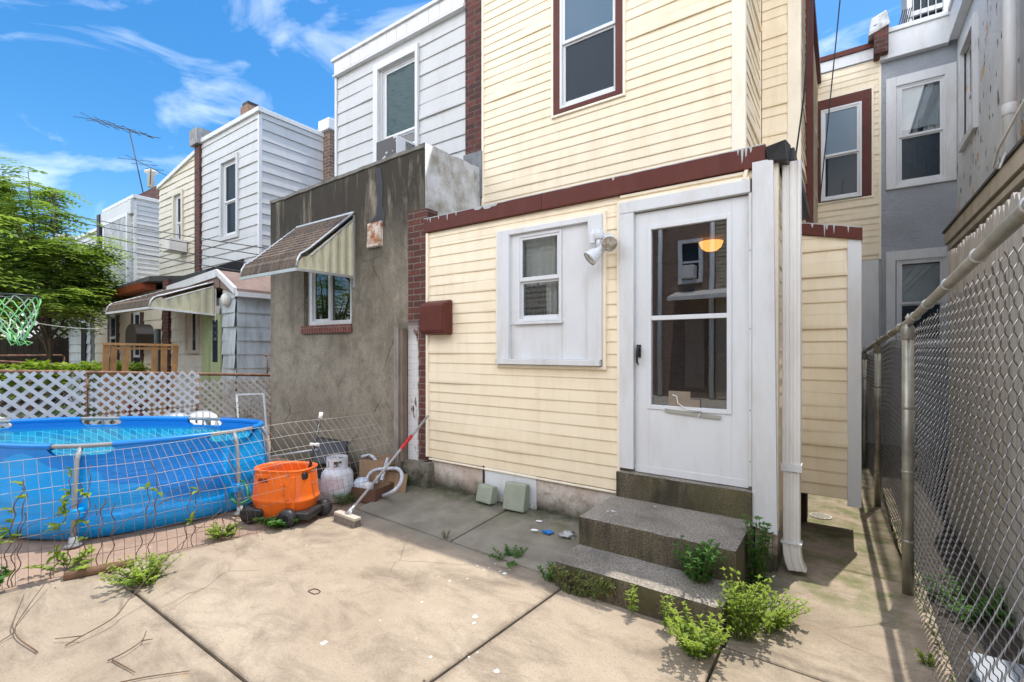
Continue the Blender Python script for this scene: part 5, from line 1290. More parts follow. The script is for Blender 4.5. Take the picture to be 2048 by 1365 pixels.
u_ = t.math('ADD', t.math('MULTIPLY', x, .38), t.math('MULTIPLY', y, .925)); v_ = t.math('ADD', t.math('ADD', t.math('MULTIPLY', x, .925), t.math('MULTIPLY', y, -.38)), t.math('MULTIPLY', z, 1.0))
vec = t.n('ShaderNodeCombineXYZ', {0: ch(u_, 0.), 1: ch(v_, 0.)}).outputs[0]
rn = t.n('ShaderNodeTexWhiteNoise', {'Vector': vec}, noise_dimensions='3D').outputs[0]
fr1 = t.math('FRACT', t.math('DIVIDE', u_, .06)); fr2 = t.math('FRACT', t.math('DIVIDE', v_, .06))
gm = t.math('MAXIMUM', t.math('LESS_THAN', fr1, .13), t.math('LESS_THAN', fr2, .13))
cc = t.mix(rn, (.0, .22, .45), (.06, .60, .75)); cc = t.mix(gm, cc, (.45, .85, .90)); t.bsdf(cc, .5); MOS = t.done()
mb = MB(); band(mb, [h(.02), h(.64)], [lambda i: -.03, lambda i: -.012])
b = len(mb.v); mb.v += [(p.x - outn[i].x * .03, p.y - outn[i].y * .03, .02) for i, p in enumerate(ringp)]; mb.face([b + i for i in range(NP)])
mb.build('mosaic_lining', MOS, PL)
mb = MB(); band(mb, [h(.64), lambda i: .74 - cut(i)], [lambda i: -.0125, lambda i: -.006]); mb.build('inner_band', BLUE, PL)
t = NT('pool_water'); nb = t.bump(t.noise(5, 3, .5, dist=.6), .35, .03)
tr = t.n('ShaderNodeBsdfTransparent', {'Color': (.62, .93, .97, 1)}); gl = t.n('ShaderNodeBsdfGlossy', {'Color': (1, 1, 1, 1), 'Roughness': .02, 'Normal': nb}); df = t.n('ShaderNodeBsdfDiffuse', {'Color': (.05, .55, .66, 1)})
fr = t.n('ShaderNodeFresnel', {'IOR': 1.33, 'Normal': nb}); m0 = t.n('ShaderNodeMixShader', {0: .12, 1: tr.outputs[0], 2: df.outputs[0]})
WATER = t.done(t.n('ShaderNodeMixShader', {0: t.math('MULTIPLY', fr.outputs[0], .45), 1: m0.outputs[0], 2: gl.outputs[0]}).outputs[0])
mb = MB(); mb.v += [(p.x - outn[i].x * .013, p.y - outn[i].y * .013, .672) for i, p in enumerate(ringp)]; mb.face(list(range(NP)))
mb.build('pool_water', WATER, PL)
for n_, l in enumerate(legi):
    p = ringp[l]; o = outn[l]; mb = MB()
    mb.tube([p + o * .0 + V(0, 0, .75), p + o * .050 + V(0, 0, .66), p + o * .085 + V(0, 0, .30), p + o * .10 + V(0, 0, .02)], .0165, 10)
    mb.lathe(p + o * .10 + V(0, 0, .0), [(.055, 0), (.055, .012), (.028, .03), (.026, .07)], 14)
    mb.build('leg', GREYTUBE, PL)
    if n_ < 3:
        mb = MB(); q = p + o * .115; tn = V(-o.y, o.x, 0)
        mb.hexa([q - tn * .06 - o * .09 + V(0, 0, .20), q + tn * .06 - o * .09 + V(0, 0, .20), q + tn * .035 + V(0, 0, .205), q - tn * .035 + V(0, 0, .205), q - tn * .06 - o * .09 + V(0, 0, .285), q + tn * .06 - o * .09 + V(0, 0, .285), q + tn * .035 + V(0, 0, .28), q - tn * .035 + V(0, 0, .28)])
        mb.build('leg_strap', POOLB, PL, bevel=.01)

# ------------------------------------------------------------------ lattice fence beyond the pool
LF = thing('lattice_fence', 'white plastic lattice panels hung on a rusty pipe rail behind the pool', 'fence', (-8, 2.5, 0))
def lt(y): return 1.27 - .055 * (y - 1.0)
LXP = -7.92
t = NT('lattice_plastic'); x, y, z = t.xyz(); t.bsdf(t.mix(t.ramp(t.noise(4, 5, .6), [(.5, 0), (.75, .4)]), (.66, .69, .72), (.40, .38, .34)), .5); LATP = t.done()
t = NT('dusty_lattice_plastic'); t.bsdf(t.mix(t.ramp(t.noise(6, 6, .7), [(.35, 0), (.6, 1)]), (.58, .57, .55), (.38, .35, .30)), .6); LATG = t.done()
def lattice(y0, y1, zb, zt, pitch, wd, m, x=LXP, c=.06, name='lattice_panel', parent=None):
    mb = MB(); th = .004
    def clip(c_, s):  # line z = s*y + c_ inside the panel
        ys = []
        for yb in (y0, y1):
            z = s * yb + c_
            if zb <= z <= zt: ys.append(yb)
        for zz in (zb, zt):
            yy = (zz - c_) / s
            if y0 < yy < y1: ys.append(yy)
        return (min(ys), max(ys)) if len(ys) >= 2 else None
    for s, dx in ((1, 0), (-1, th + .001)):
        cs = zb - s * (y1 if s > 0 else y0) - 3; c_ = math.floor(cs / pitch) * pitch
        while c_ < zt + y1 + 6:
            r = clip(c_, s)
            if r and r[1] - r[0] > .02: mb.bar((x + dx, r[0], s * r[0] + c_), (x + dx, r[1], s * r[1] + c_), th, wd, (0, -s, 1)) if False else mb.bar((x + dx, r[0], s * r[0] + c_), (x + dx, r[1], s * r[1] + c_), th, wd)
            c_ += pitch
    return mb.build(name, m, parent if parent is not None else LF)
# horizontal bars' long side must lie in the fence plane: bar() puts h along 'up', which is in the plane here
lattice(.0, 1.85, .42, 1.25, .15, .042, LATP); lattice(1.90, 3.15, .70, 1.20, .125, .036, LATP); lattice(1.90, 3.1, .36, .67, .125, .036, LATP); lattice(3.16, 4.28, .40, 1.06, .11, .034, LATG)
mb = MB()
def lip(y0, y1, z):
    mb.box(LXP - .004, LXP + .006, y0, y1, z - .012, z)
mb.tube([(LXP - .03, -.5, lt(-.5)), (LXP - .03, 2.0, lt(2.0) + .008), (LXP - .03, 4.30, lt(4.3) - .0)], .023, 8); mb.lathe((LXP - .03, 4.26, lt(4.26)), [(.0, -.04), (.03, -.03), (.035, 0), (.03, .03), (0, .04)], 12, 'Y')
mb.tube([(LXP - .03, 4.20, 1.07), (LXP - .03, 4.20, 1.42)], .013, 8); mb.tube([(LXP - .03, 4.20, 1.42), (LXP - .03, 4.14, 1.43)], .016, 8)
mb.build('rusty_rail', RUST, LF)
for y in (1.87, 3.14, 4.26, .3):
    mb = MB(); mb.tube([(LXP - .03, y, -.05), (LXP - .03, y, lt(y))], .02, 8); mb.build('post', RUST, LF)
mb = MB()
def chain_plain(mb, x, y0, y1, z0_, z1_, s=.07):
    for sg in (1, -1):
        c_ = z0_ - sg * (y1 if sg > 0 else y0)
        while c_ < z1_ + y1 + 2:
            ys = [yy for yy in ((z0_ - c_) / sg, (z1_ - c_) / sg)]; a, b_ = max(y0, min(ys)), min(y1, max(ys))
            if b_ - a > .02: mb.tube([(x, a, sg * a + c_), (x, b_, sg * b_ + c_)], .002, 4, cap=False)
            c_ += s
chain_plain(mb, LXP - .03, 0, 4.25, .05, 1.05); mb.build('chain_mesh', GALV, LF)
# small screen frame leaning at the end of the lattice
SF = thing('screen_frame', 'thin white window-screen frame leaning at the corner of the cement wall', 'frame', (-7.0, 3.5, 0))
q = [at(473, 790, Y=3.35), at(527, 788, Y=3.62), at(537, 905, Y=3.55)]; q.append(q[0] + q[2] - q[1])
mb = MB()
for a, b_ in ((0, 1), (1, 2), (0, 3), (3, 2)): mb.bar(q[a], q[b_], .022, .022)
mb.build('frame', WHITE, SF)
mb = MB(); mb.poly(q); mb.build('insect_mesh', SCREEN2 if 'SCREEN2' in globals() else glass('frame_mesh', (.75, .75, .75), 0, .5, opaque=((.35, .33, .3), .15)), SF)

# white plastic chairs
def chair(loc, rz, label, sc_=1.0):
    ch_ = thing('plastic_chair', label, 'chair', loc, 'white plastic garden chairs')
    M = Matrix.Translation(loc) @ Matrix.Rotation(rz, 4, 'Z') @ Matrix.Scale(sc_, 4)
    mb = MB(); mb.hexa([M @ V(*p) for p in ((-.22, -.22, .40), (.22, -.22, .40), (.20, .2, .38), (-.20, .2, .38), (-.23, -.23, .425), (.23, -.23, .425), (.21, .2, .41), (-.21, .2, .41))]); mb.build('seat', WHITEV, ch_, bevel=.01)
    mb = MB(); n = 14
    for i in range(n + 1):
        u = -1 + 2 * i / n; a = u * .24; yb = .20 - .05 * u * u; zt = .84 - .10 * abs(u) ** 2.6
        for z, dy in ((.46, 0), (zt, .10)):
            mb.v.append(tuple(M @ V(a, yb + dy, z))); mb.v.append(tuple(M @ V(a, yb + dy + .014, z)))
    for i in range(n):
        q = i * 4
        if i % 3 != 1 or i in (0, n - 1): mb.face([q, q + 4, q + 6, q + 2], True); mb.face([q + 1, q + 3, q + 7, q + 5], True)
        mb.face([q + 2, q + 6, q + 7, q + 3], True)
    # solid top band
    b = len(mb.v)
    for i in range(n + 1):
        u = -1 + 2 * i / n; a = u * .24; yb = .20 - .05 * u * u; zt = .84 - .10 * abs(u) ** 2.6
        mb.v.append(tuple(M @ V(a, yb + .075, zt - .13))); mb.v.append(tuple(M @ V(a, yb + .098, zt + .003)))
    for i in range(n): mb.face([b + 2 * i, b + 2 * i + 2, b + 2 * i + 3, b + 2 * i + 1], True)
    mb.build('backrest', WHITEV, ch_)
    for sx_, sy_ in ((-1, -1), (1, -1), (-1, 1), (1, 1)):
        mb = MB(); mb.tube([M @ V(sx_ * .21, sy_ * .20, .41), M @ V(sx_ * .25, sy_ * .25, 0)], [.02, .014], 8); mb.build('leg', WHITEV, ch_)
    for sx_ in (-1, 1):
        mb = MB(); mb.tube([M @ V(sx_ * .23, .24, .66), M @ V(sx_ * .27, .05, .64), M @ V(sx_ * .27, -.18, .63), M @ V(sx_ * .24, -.24, .42)], .018, 8); mb.build('armrest', WHITEV, ch_)
    return ch_
chair((-8.55, .95, -.01), R(100), 'white plastic chair standing behind the lattice at the left edge', 1.05)
p = at(404, 824, Y=2.95); chair((p.x, 2.95, -.01), R(68), 'white chair between pool and lattice, nearer the leaning screen frame', (p.z) / .84)
p = at(345, 829, Y=2.55); chair((p.x, 2.60, -.01), R(74), 'white chair between pool and lattice, left of the chair nearer the screen frame', (p.z) / .84)

# wooden rack frame and yards beyond the lattice
WR = thing('wooden_frame', 'rough orange timber rack standing behind the lattice fence', 'rack', (-9.3, 2.8, 0))
X9 = -9.0
tp = [at(212, 688, X=X9), at(235, 690, X=X9 - .0), at(253, 692, X=X9)]
def rod(px0, py0, px1, py1, wd=.075, X=X9, th=.035):
    mb.bar(at(px0, py0, X=X), at(px1, py1, X=X - .05), th, wd, (0, 1, 0))
mb = MB()
for a in ((213, 690, 206, 835), (228, 692, 221, 835), (254, 694, 242, 835), (310, 692, 306, 835), (328, 692, 326, 835), (352, 693, 342, 835)): rod(*a)
mb.build('upright', WOODB, WR)
mb = MB(); mb.bar(at(205, 688, X=X9 + .02), at(355, 691, X=X9 + .02), .05, .035); mb.bar(at(212, 697, X=X9 - .4), at(350, 698, X=X9 - .4), .05, .035); mb.build('crossbar', WOODB, WR)
def pipe_fence(name, label, pts, posts, group=None):
    f = thing(name, label, 'fence', tuple(V(*posts[0]))[:2] + (0,), 'rusty pipe fences between the back yards')
    mb = MB(); mb.tube(pts, .02, 8); mb.build('rail', RUST, f)
    for p in posts:
        mb = MB(); mb.tube([(p[0], p[1], -.05), p], .02, 8); mb.build('post', RUST, f)
pipe_fence('pipe_fence', 'rusty pipe rail fence ending in an elbow in front of the dark boards', [at(-150, 712, X=-16.5), at(126, 711, X=-15.2), at(128, 716, X=-15.2)], [at(128, 714, X=-15.2)])
pipe_fence('pipe_fence', 'long sloping rusty pipe rail with pale clips, passing behind the timber rack', [at(-150, 715, X=-12.5), at(350, 742, X=-12.0)], [at(60, 726, X=-12.3), at(350, 742, X=-12.0)])
pipe_fence('pipe_fence', 'lower rusty pipe rail just above the lattice top', [at(110, 741, X=-10.6), at(290, 742, X=-10.2), at(290, 752, X=-10.2)], [at(290, 742, X=-10.2)])
DF = thing('board_fence', 'dark board fence topped with lattice behind the tree trunk', 'fence', (-16.8, 2, 0))
mb = MB(); mb.box(-16.9, -16.85, -4, 3.6, 0, 1.75)
for i in range(54): mb.box(-16.85, -16.835, -4 + i * .141, -4 + i * .141 + .134, 0, 1.76)
mb.build('board', WOODD, DF)
lattice(-4, 3.6, 1.8, 2.5, .22, .06, WOODD, x=-16.85, parent=DF); 
mb = MB(); mb.box(-16.9, -16.84, -4, 3.6, 2.5, 2.56); mb.box(-16.9, -16.84, -4, 3.6, 1.75, 1.82); mb.build('rail', WOODD, DF)
for px, py, s in ((270, 810, .28), (300, 790, .2), (262, 850, .2)):
    pass
TY = thing('toy_crate', 'red plastic crate glimpsed through the lattice', 'crate', at(285, 812, X=-9.6))
p = at(285, 806, X=-9.6); mb = MB(); mb.hexa([(p.x - .2, p.y - .22, .0), (p.x + .2, p.y - .22, .0), (p.x + .2, p.y + .3, .0), (p.x - .2, p.y + .3, .0), (p.x - .22, p.y - .25, p.z + .05), (p.x + .22, p.y - .25, p.z + .05), (p.x + .22, p.y + .33, p.z + .05), (p.x - .22, p.y + .33, p.z + .05)]); mb.build('crate_body', plain('faded_red', (.30, .02, .025), .5), TY, bevel=.02)
mb = MB(); mb.tube([(p.x + .2, p.y - .27, p.z), (p.x + .23, p.y + .04, p.z + .13), (p.x + .2, p.y + .35, p.z)], .012, 8); mb.build('handle', WHITE, TY)

# basketball net by the pool
BN = thing('basketball_hoop', 'dark hoop with green and white string net over the pool at the left edge', 'basketball hoop', (-7.9, .5, 0))
hc = at(20, 592, X=-7.3); hr = .235
hoop = [hc + V(hr * math.cos(a) * .9, hr * math.sin(a), 0.0) for a in [6.2832 * i / 32 for i in range(32)]]
mb = MB(); mb.tube(hoop, .009, 8, closed=True); mb.build('hoop', BLACK, BN)
mb = MB(); n = 8; lv = [0, .12, .24, .37, .47]; rr = [1, .88, .72, .48, .26]
def npnt(i, k):
    a = 6.2832 * (i + .5 * (k % 2)) / n; r_ = hr * rr[k] + .015 * noise.noise((i, k, 0)); return hc + V(r_ * math.cos(a) * .9 + .02 * noise.noise((i, k, 4)), r_ * math.sin(a) + .012 * k, -lv[k] + .03 * noise.noise((i * 2, k, 9)))
for k in range(4):
    for i in range(n):
        a_, b1, b2 = npnt(i, k), npnt(i, k + 1), npnt((i - 1 if k % 2 == 0 else i + 1), k + 1)
        mb.m = (i + k) % 3 == 0 and 1 or 0
        for b_ in (b1, b2): mb.tube([a_, (a_ + b_) / 2 + V(.01 * noise.noise((i, k, 1)), .012, .01), b_], .0062, 5, cap=False)
for i in range(0, n, 2): a_ = npnt(i, 4); mb.m = 0; mb.tube([a_, a_ + V(.01, .02, -.06), a_ + V(.02, .06, -.03), npnt(i + 1, 4)], .006, 5, cap=False)
mb.build('net', [plain('green_string', (.25, .66, .22), .6), plain('pale_green_string', (.60, .75, .55), .6)], BN)
mb = MB(); mb.tube([hc + V(-.2, -.05, 0), hc + V(-.5, -.55, .05), (hc.x - .6, hc.y - .7, 0)], .03, 8); mb.build('pole', BLACK, BN)
mb = MB(); mb.box(hc.x - .5, hc.x + .3, hc.y - .50, hc.y - .47, hc.z - .1, hc.z + .5); mb.build('backboard', WHITEV, BN)

# utility wires to the cement house
for i, (py0, px1, py1) in enumerate(((388, 530, 497), (397, 524, 511), (412, 496, 527), (432, 484, 544))):
    cable('utility_wire', ['topmost thin wire from the tree to the cement house', 'second thin wire from the top, crossing the white houses', 'third thin wire from the top, crossing the white houses', 'lowest thin wire, reaching the awning of the cement house'][i],
          sag(at(-60, py0 - 6, X=-20.4 + i * .15), at(px1, py1, X=-6.84), .10), .0075, TAR, 'wire', 'utility wires over the yards', 5)
cable('clothes_line', 'pale clothes line sagging in front of the pale blue wing', sag(at(70, 646, X=-11), at(200, 658, X=-12.2), .03), .006, WHITE)

# ------------------------------------------------------------------ wire garden fence along the yard edge
WF = thing('wire_fence', 'sagging rusty wire-mesh garden fence with dry creepers along the yard edge', 'fence', (-4.0, 2, 0))
def wbase(y): return lx(y) - .02 if y < 2.6 else -3.84
def wtop(s):
    """top height of the mesh along its length"""
    return .80 + .04 * s - .0
def wpt(y, v):
    lean = -.06 - .10 * min(1, max(0, (y - 1.2) / 1.2)) * v + .0
    hh = .78 + .075 * min(1, max(0, (y - .5) / 2.2)) + .012 * math.sin(y * 3)
    dy = -(.02 + .22 * min(1, max(0, (y - 1.1) / .9))) * v * v
    return V(wbase(y) + lean * v * v + .02 * noise.noise((y * 1.4, v * 2, 0)), y + dy + .012 * noise.noise((y * 3, v * 3, 5)), .01 + v * hh + .014 * noise.noise((y * 2.2, v * 2, 9)))
mb = MB(); y = -.5
def thin(mb, pts, r): mb.tube(pts, r, 4, cap=False)
ys = []
while y < 3.46: ys.append(y); y += .0585
for y in ys: thin(mb, [wpt(y, k / 10) for k in range(11)], .0014)
for k in range(9):
    v = k / 8; thin(mb, [wpt(y, v) for y in ys[::2]] + [wpt(ys[-1], v)], .0016)
t = NT('rusting_fence_wire'); x, y_, z = t.xyz(); t.bsdf(t.mix(t.rng(t.math('ADD', z, t.math('MULTIPLY', t.noise(4, 3), .3)), .35, .7), (.16, .10, .065), (.50, .47, .42)), .5, Metallic=.2); FW_ = t.done()
mb.build('wire_mesh', FW_, WF)


def creeper(name, label, y0, n, leaves, group='dry creepers climbing the wire fence'):
    c_ = thing(name, label, 'creeper', (wbase(y0), y0, 0), group)
    mb = MB(); lf = MB()
    for s in range(n):
        y = y0 + (rnd.random() - .5) * .5; pts = []; v = 0; ph = rnd.random() * 9; vm = .5 + .5 * rnd.random()
        while v < vm:
            p = wpt(y, v); pts.append(p + V(.008 * math.sin(v * 40 + ph), .010 * math.cos(v * 33 + ph), 0)); v += .03
            y += .012 * (rnd.random() - .5) + .004
            if rnd.random() < leaves and v > .1:
                for q in range(3):
                    lf.tint = rnd.random(); lf.leaf(pts[-1], (rnd.uniform(-1, 1), rnd.uniform(-1, .3), rnd.uniform(-.3, .5)), (0, 0, 1), .055 + .03 * rnd.random(), .035)
        mb.tube(pts, .0032, 5, cap=False)
        if rnd.random() < .8:
            a = pts[len(pts) // 2]; b_ = a + V(-.02, rnd.uniform(-.5, .5), rnd.uniform(-.1, .25)); m_ = (a + b_) / 2 + V(0, 0, rnd.uniform(-.12, .12))
            mb.tube([a, a.lerp(m_, .6) + V(0, 0, .02), m_, m_.lerp(b_, .5), b_], .0024, 5, cap=False)
    mb.build('stem', TWIG, c_); lf.tint = .1 if len(lf.f) else .5
    if lf.f: lf.build('foliage', LEAF_WEED, c_)
creeper('dry_creeper', 'dry creeper with a few yellow-green leaves on the fence at the left edge', .72, 5, .16)
creeper('dry_creeper', 'dry brown creeper on the wire fence in front of the nearest grey pool leg', 1.08, 6, .05)
creeper('dry_creeper', 'thin bare creeper on the wire fence midway along the pool', 1.75, 4, .04)

# ------------------------------------------------------------------ orange wheeled tub
c0 = at(585, 1040, Z=0); TX, TY_ = -4.14, 2.36
OT = thing('wheeled_tub', 'battered orange plastic tub on black wheels inside the wire fence', 'tub', (TX, TY_, 0))
t = NT('orange_plastic'); cc = t.mix(t.ramp(t.noise(4, 5), [(.3, 0), (.7, 1)]), (.72, .11, .008), (.88, .17, .010)); cc = t.mix(t.ramp(t.noise(9, 6, .7), [(.62, 0), (.72, .5)]), cc, (.35, .08, .02)); t.bsdf(cc, .42); ORG = t.done()
rot = YAW + R(-8)
prof = [(.195, .035), (.222, .08), (.240, .14), (.250, .185), (.257, .195), (.257, .206), (.250, .215), (.246, .24), (.240, .33), (.232, .42), (.230, .45), (.238, .455), (.238, .468), (.220, .468), (.217, .44), (.225, .24), (.20, .09), (.0, .085)]
mb = MB(); mb.lathe((TX, TY_, 0), prof, 40, sx=1.12, sy=.78, rot=rot, power=2.7); body = mb.build('tub_body', ORG, OT)
fr_ = Matrix.Translation((TX, TY_, 0)) @ Matrix.Rotation(rot, 4, 'Z')
def fb(mb, x0, x1, y0, y1, z0, z1): mb.box(x0, x1, y0, y1, z0, z1, fr_)
mb = MB(); fb(mb, -.155, -.03, -.19, -.172, .40, .435); fb(mb, .06, .10, -.197, -.18, .26, .36); fb(mb, .10, .19, -.175, -.16, .12, .42)
mb.build('moulded_rib', ORG, body, bevel=.006)
mb = MB()
for i in range(5): fb(mb, -.14 + i * .018, -.128 + i * .018, -.188, -.18, .365, .395)
mb.build('slot', plain('burnt_orange', (.30, .03, .005), .6), body)
mb = MB(); fb(mb, .20, .255, -.12, -.06, .38, .44); mb.build('latch', BLACK, body, bevel=.01)
def wheel(x, y, nm='wheel'):
    mb = MB(); c_ = fr_ @ V(x, y, .075); d = (fr_.to_3x3() @ V(0, 1, 0)); e_ = (fr_.to_3x3() @ V(1, 0, 0)); n = 24
    for r_, h_ in ((.02, -.042), (.045, -.044), (.05, -.034), (.072, -.036), (.078, -.02), (.078, .02), (.072, .036), (.03, .04)):
        for j in range(n): a = 6.2832 * j / n; mb.v.append(tuple(c_ + d * h_ + (e_ * math.cos(a) + V(0, 0, 1) * math.sin(a)) * r_))
    for i in range(7):
        for j in range(n): mb.face([i * n + j, i * n + (j + 1) % n, (i + 1) * n + (j + 1) % n, (i + 1) * n + j], True)
    mb.face(list(range(n))); mb.face([7 * n + j for j in range(n)]); mb.build(nm, BLACK, OT)
wheel(-.24, -.16); wheel(.15, -.21); wheel(.30, .10); wheel(-.15, .16)
mb = MB(); fb(mb, -.30, -.10, -.20, .12, .06, .13); fb(mb, .09, .33, -.20, .14, .055, .12); mb.build('wheel_housing', BLACK, OT, bevel=.02, bseg=3)
# handle of a tool standing in it
HT = thing('tool_handle', 'black tool handle with white tips standing in the orange tub', 'tool handle', (TX + .1, TY_, .1))
a_, b_ = at(617, 948, Y=2.45), at(640, 838, Y=2.62)
mb = MB(); mb.tube([a_ - (b_ - a_) * .25, b_], .014, 10); mb.build('shaft', BLACK, HT)
mb = MB(); d_ = (b_ - a_).normalized(); mb.tube([b_ - d_ * .0, b_ + d_ * .06], .018, 10); q = a_.lerp(b_, .52); mb.tube([q - V(.035, .02, 0), q + V(.035, .02, 0)], .016, 10); mb.build('grip', PAPER, HT)

# black plastic bin lying against the cement wall
SB = thing('snow_shovel', 'black plastic scoop-shaped shovel blade against the cement wall', 'shovel', (-4.9, 3.45, 0))
pts = [at(632, 873, Y=3.45), at(697, 882, Y=3.52), at(697, 908, Y=3.40), at(700, 925, Y=3.30), at(640, 925, Y=3.25), at(628, 910, Y=3.3)]
mb = MB(); b = len(mb.v); mb.v += [tuple(p) for p in pts] + [tuple(p + V(.02, -.05, -.01)) for p in pts]; k = 6
mb.face([0, 1, 2, 3, 4, 5]); mb.face([11, 10, 9, 8, 7, 6])
for i in range(6): mb.face([i, 6 + i, 6 + (i + 1) % 6, (i + 1) % 6])
mb.build('blade', BLACK, SB, bevel=.008)
mb = MB(); mb.tube([at(634, 900, Y=3.3), at(520, 917, Y=3.42)], .016, 8); mb.build('handle', ALU, SB)
mb = MB(); mb.hexa([V(-5.35, 3.30, .0), V(-4.62, 3.30, .0), V(-4.62, 3.50, .0), V(-5.35, 3.50, .0), V(-5.35, 3.32, .13), V(-4.62, 3.32, .17), V(-4.62, 3.5, .17), V(-5.35, 3.5, .13)])
tag(mb.build('dirty_plank', WOODD, bevel=.02), 'dark grimy block lying along the foot of the cement wall', 'plank')

# propane cylinder
c = V(-4.20, 2.93, 0); GT = thing('propane_tank', 'white propane tank with faded pink label beside the orange tub', 'gas tank', c)
t = NT('tank_paint'); x, y_, z = t.xyz(); ang = t.math('SUBTRACT', x, -4.20)
cc = t.mix(t.ramp(t.noise(6, 5), [(.45, 0), (.7, .5)]), (.64, .66, .70), (.40, .38, .36)); t.bsdf(cc, .4); TANK = t.done()
t = NT('faded_label'); x, y_, z = t.xyz(); lines = t.math('LESS_THAN', t.math('FRACT', t.math('MULTIPLY', z, 55.0)), .35)
cc = t.mix(t.math('MULTIPLY', lines, t.ramp(t.noise(40, 2), [(.45, 0), (.55, .7)])), (.66, .60, .64), (.40, .16, .20)); t.bsdf(cc, .5); LAB = t.done()
mb = MB(); mb.lathe(c, [(.10, .0), (.105, .03), (.12, .05), (.148, .09), (.155, .13), (.155, .25), (.148, .285), (.12, .318), (.07, .338), (.03, .342), (0, .342)], 36); tk = mb.build('tank_body', TANK, GT)
mb = MB(); b = 0; n = 20
for i in range(n + 1):
    a = -2.0 + 1.8 * i / n
    for z in (.135, .245): mb.v.append((c.x + .1565 * math.cos(a), c.y + .1565 * math.sin(a), z))
for i in range(n): mb.face([2 * i, 2 * i + 2, 2 * i + 3, 2 * i + 1], True)
mb.build('label', LAB, tk)
mb = MB(); n = 40
for s in range(n):
    a = 6.2832 * s / n; 
    aa = a - 6.2832 if a > 3.1416 else a
    if -1.0 < aa < -.3 or -1.75 < aa < -1.45 or 1.5 < aa < 2.2: hi = False
    else: hi = True
    a2 = 6.2832 * (s + 1) / n
    for z0_, z1_ in ([(.31, .44)] if hi else [(.31, .345), (.41, .44)]):
        mb.hexa([(c.x + r_ * math.cos(t_), c.y + r_ * math.sin(t_), z_) for z_ in (z0_, z1_) for r_, t_ in ((.098, a), (.098, a2), (.102, a2), (.102, a))])
mb.build('collar', TANK, GT)
mb = MB(); mb.tube([(c.x, c.y, .34), (c.x, c.y, .40)], .016, 10); mb.tube([(c.x, c.y, .385), (c.x + .02, c.y - .06, .385)], .02, 10); mb.build('valve', plain('brass_valve', (.22, .15, .07), .4, metallic=.6), GT)

# cardboard boxes with a pool hose
def open_box(name, label, c, w_, d_, h_, rz, m, flaps=()):
    T = thing(name, label, 'box', c, None); M = Matrix.Translation(c) @ Matrix.Rotation(rz, 4, 'Z'); mb = MB(); e = .004
    mb.box(-w_ / 2, w_ / 2, -d_ / 2, -d_ / 2 + e, 0, h_, M); mb.box(-w_ / 2, w_ / 2, d_ / 2 - e, d_ / 2, 0, h_, M)
    mb.box(-w_ / 2, -w_ / 2 + e, -d_ / 2 + e, d_ / 2 - e, 0, h_, M); mb.box(w_ / 2 - e, w_ / 2, -d_ / 2 + e, d_ / 2 - e, 0, h_, M); mb.box(-w_ / 2 + e, w_ / 2 - e, -d_ / 2 + e, d_ / 2 - e, 0, e, M)
    mb.build('box_wall', m, T)
    for fl in flaps:
        mb = MB(); mb.hexa([M @ V(*q) for q in fl]); mb.build('flap', m, T)
    return T
open_box('cardboard_box', 'taller open cardboard box right behind the propane tank', V(-4.12, 3.38, .0), .30, .26, .36, R(25), CARD)
open_box('cardboard_box', 'low dark brown cardboard box holding white pool parts', V(-3.98, 3.17, .0), .36, .30, .14, R(12), CARD2, [((-.18, .15, .14), (.18, .15, .14), (.18, .156, .14), (-.18, .156, .14), (-.18, .22, .25), (.20, .22, .25), (.20, .226, .25), (-.18, .226, .25))])
mb = MB(); M = Matrix.Translation((-3.92, 3.30, 0)) @ Matrix.Rotation(R(15), 4, 'Z') @ Matrix.Rotation(R(-14), 4, 'X'); mb.box(-.20, .24, -.003, .003, .0, .24, M)
tag(mb.build('cardboard_sheet', CARD), 'flat tan cardboard sheet propped behind the white hose', 'cardboard')
PP = thing('pool_filter', 'white round pool filter parts in the low brown box', 'pool filter', (-4.05, 3.12, .1))
mb = MB(); mb.lathe((-4.06, 3.12, .12), [(.07, -.06), (.085, 0), (.08, .05), (.05, .08), (0, .09)], 22); mb.build('filter_dome', plain('pale_blue_white', (.62, .68, .76), .4, .05), PP)
mb = MB(); mb.lathe((-3.94, 3.10, .13), [(.05, -.06), (.06, 0), (.05, .03), (.05, .04), (.03, .05), (0, .05)], 20); mb.build('filter_ring', WHITEV, PP)
def hose(name, label, pts, r, m=None):
    pts = crom_open([V(*p) for p in pts], 60); mb = MB(); n = len(pts); mb.tube(pts, [r * (1 + .10 * (i % 2)) for i in range(n)], 10)
    return tag(mb.build(name, m or HOSE), label, 'hose', 'white ribbed pool hoses')
def crom_open(P_, n):
    k = len(P_); P_ = [P_[0] * 2 - P_[1]] + P_ + [P_[-1] * 2 - P_[-2]]; out = []
    for s in range(n + 1):
        u = s / n * (k - 1); i = min(int(u), k - 2); f = u - i; p0, p1, p2, p3 = P_[i:i + 4]
        out.append(.5 * ((2 * p1) + (-p0 + p2) * f + (2 * p0 - 5 * p1 + 4 * p2 - p3) * f * f + (-p0 + 3 * p1 - 3 * p2 + p3) * f ** 3))
    return out
HOSE = plain('grey_white_hose', (.50, .53, .57), .45, .1, 20)
hose('pool_hose', 'shorter white hose arching up behind the low brown box', [at(724, 914, Y=3.42), at(741, 912, Y=3.42), at(754, 925, Y=3.38), at(757, 945, Y=3.32), at(752, 968, Y=3.25)], .017)
hose('pool_hose', 'long white hose looping out of the box and back along the ground', [at(733, 968, Y=3.2), at(738, 950, Y=3.24), at(752, 940, Y=3.28), at(775, 938, Y=3.30), at(795, 938, Y=3.28), at(804, 950, Y=3.22), at(800, 968, Y=3.12), at(785, 984, Y=3.0), at(760, 994, Z=.02), at(733, 998, Z=.02)], .017)
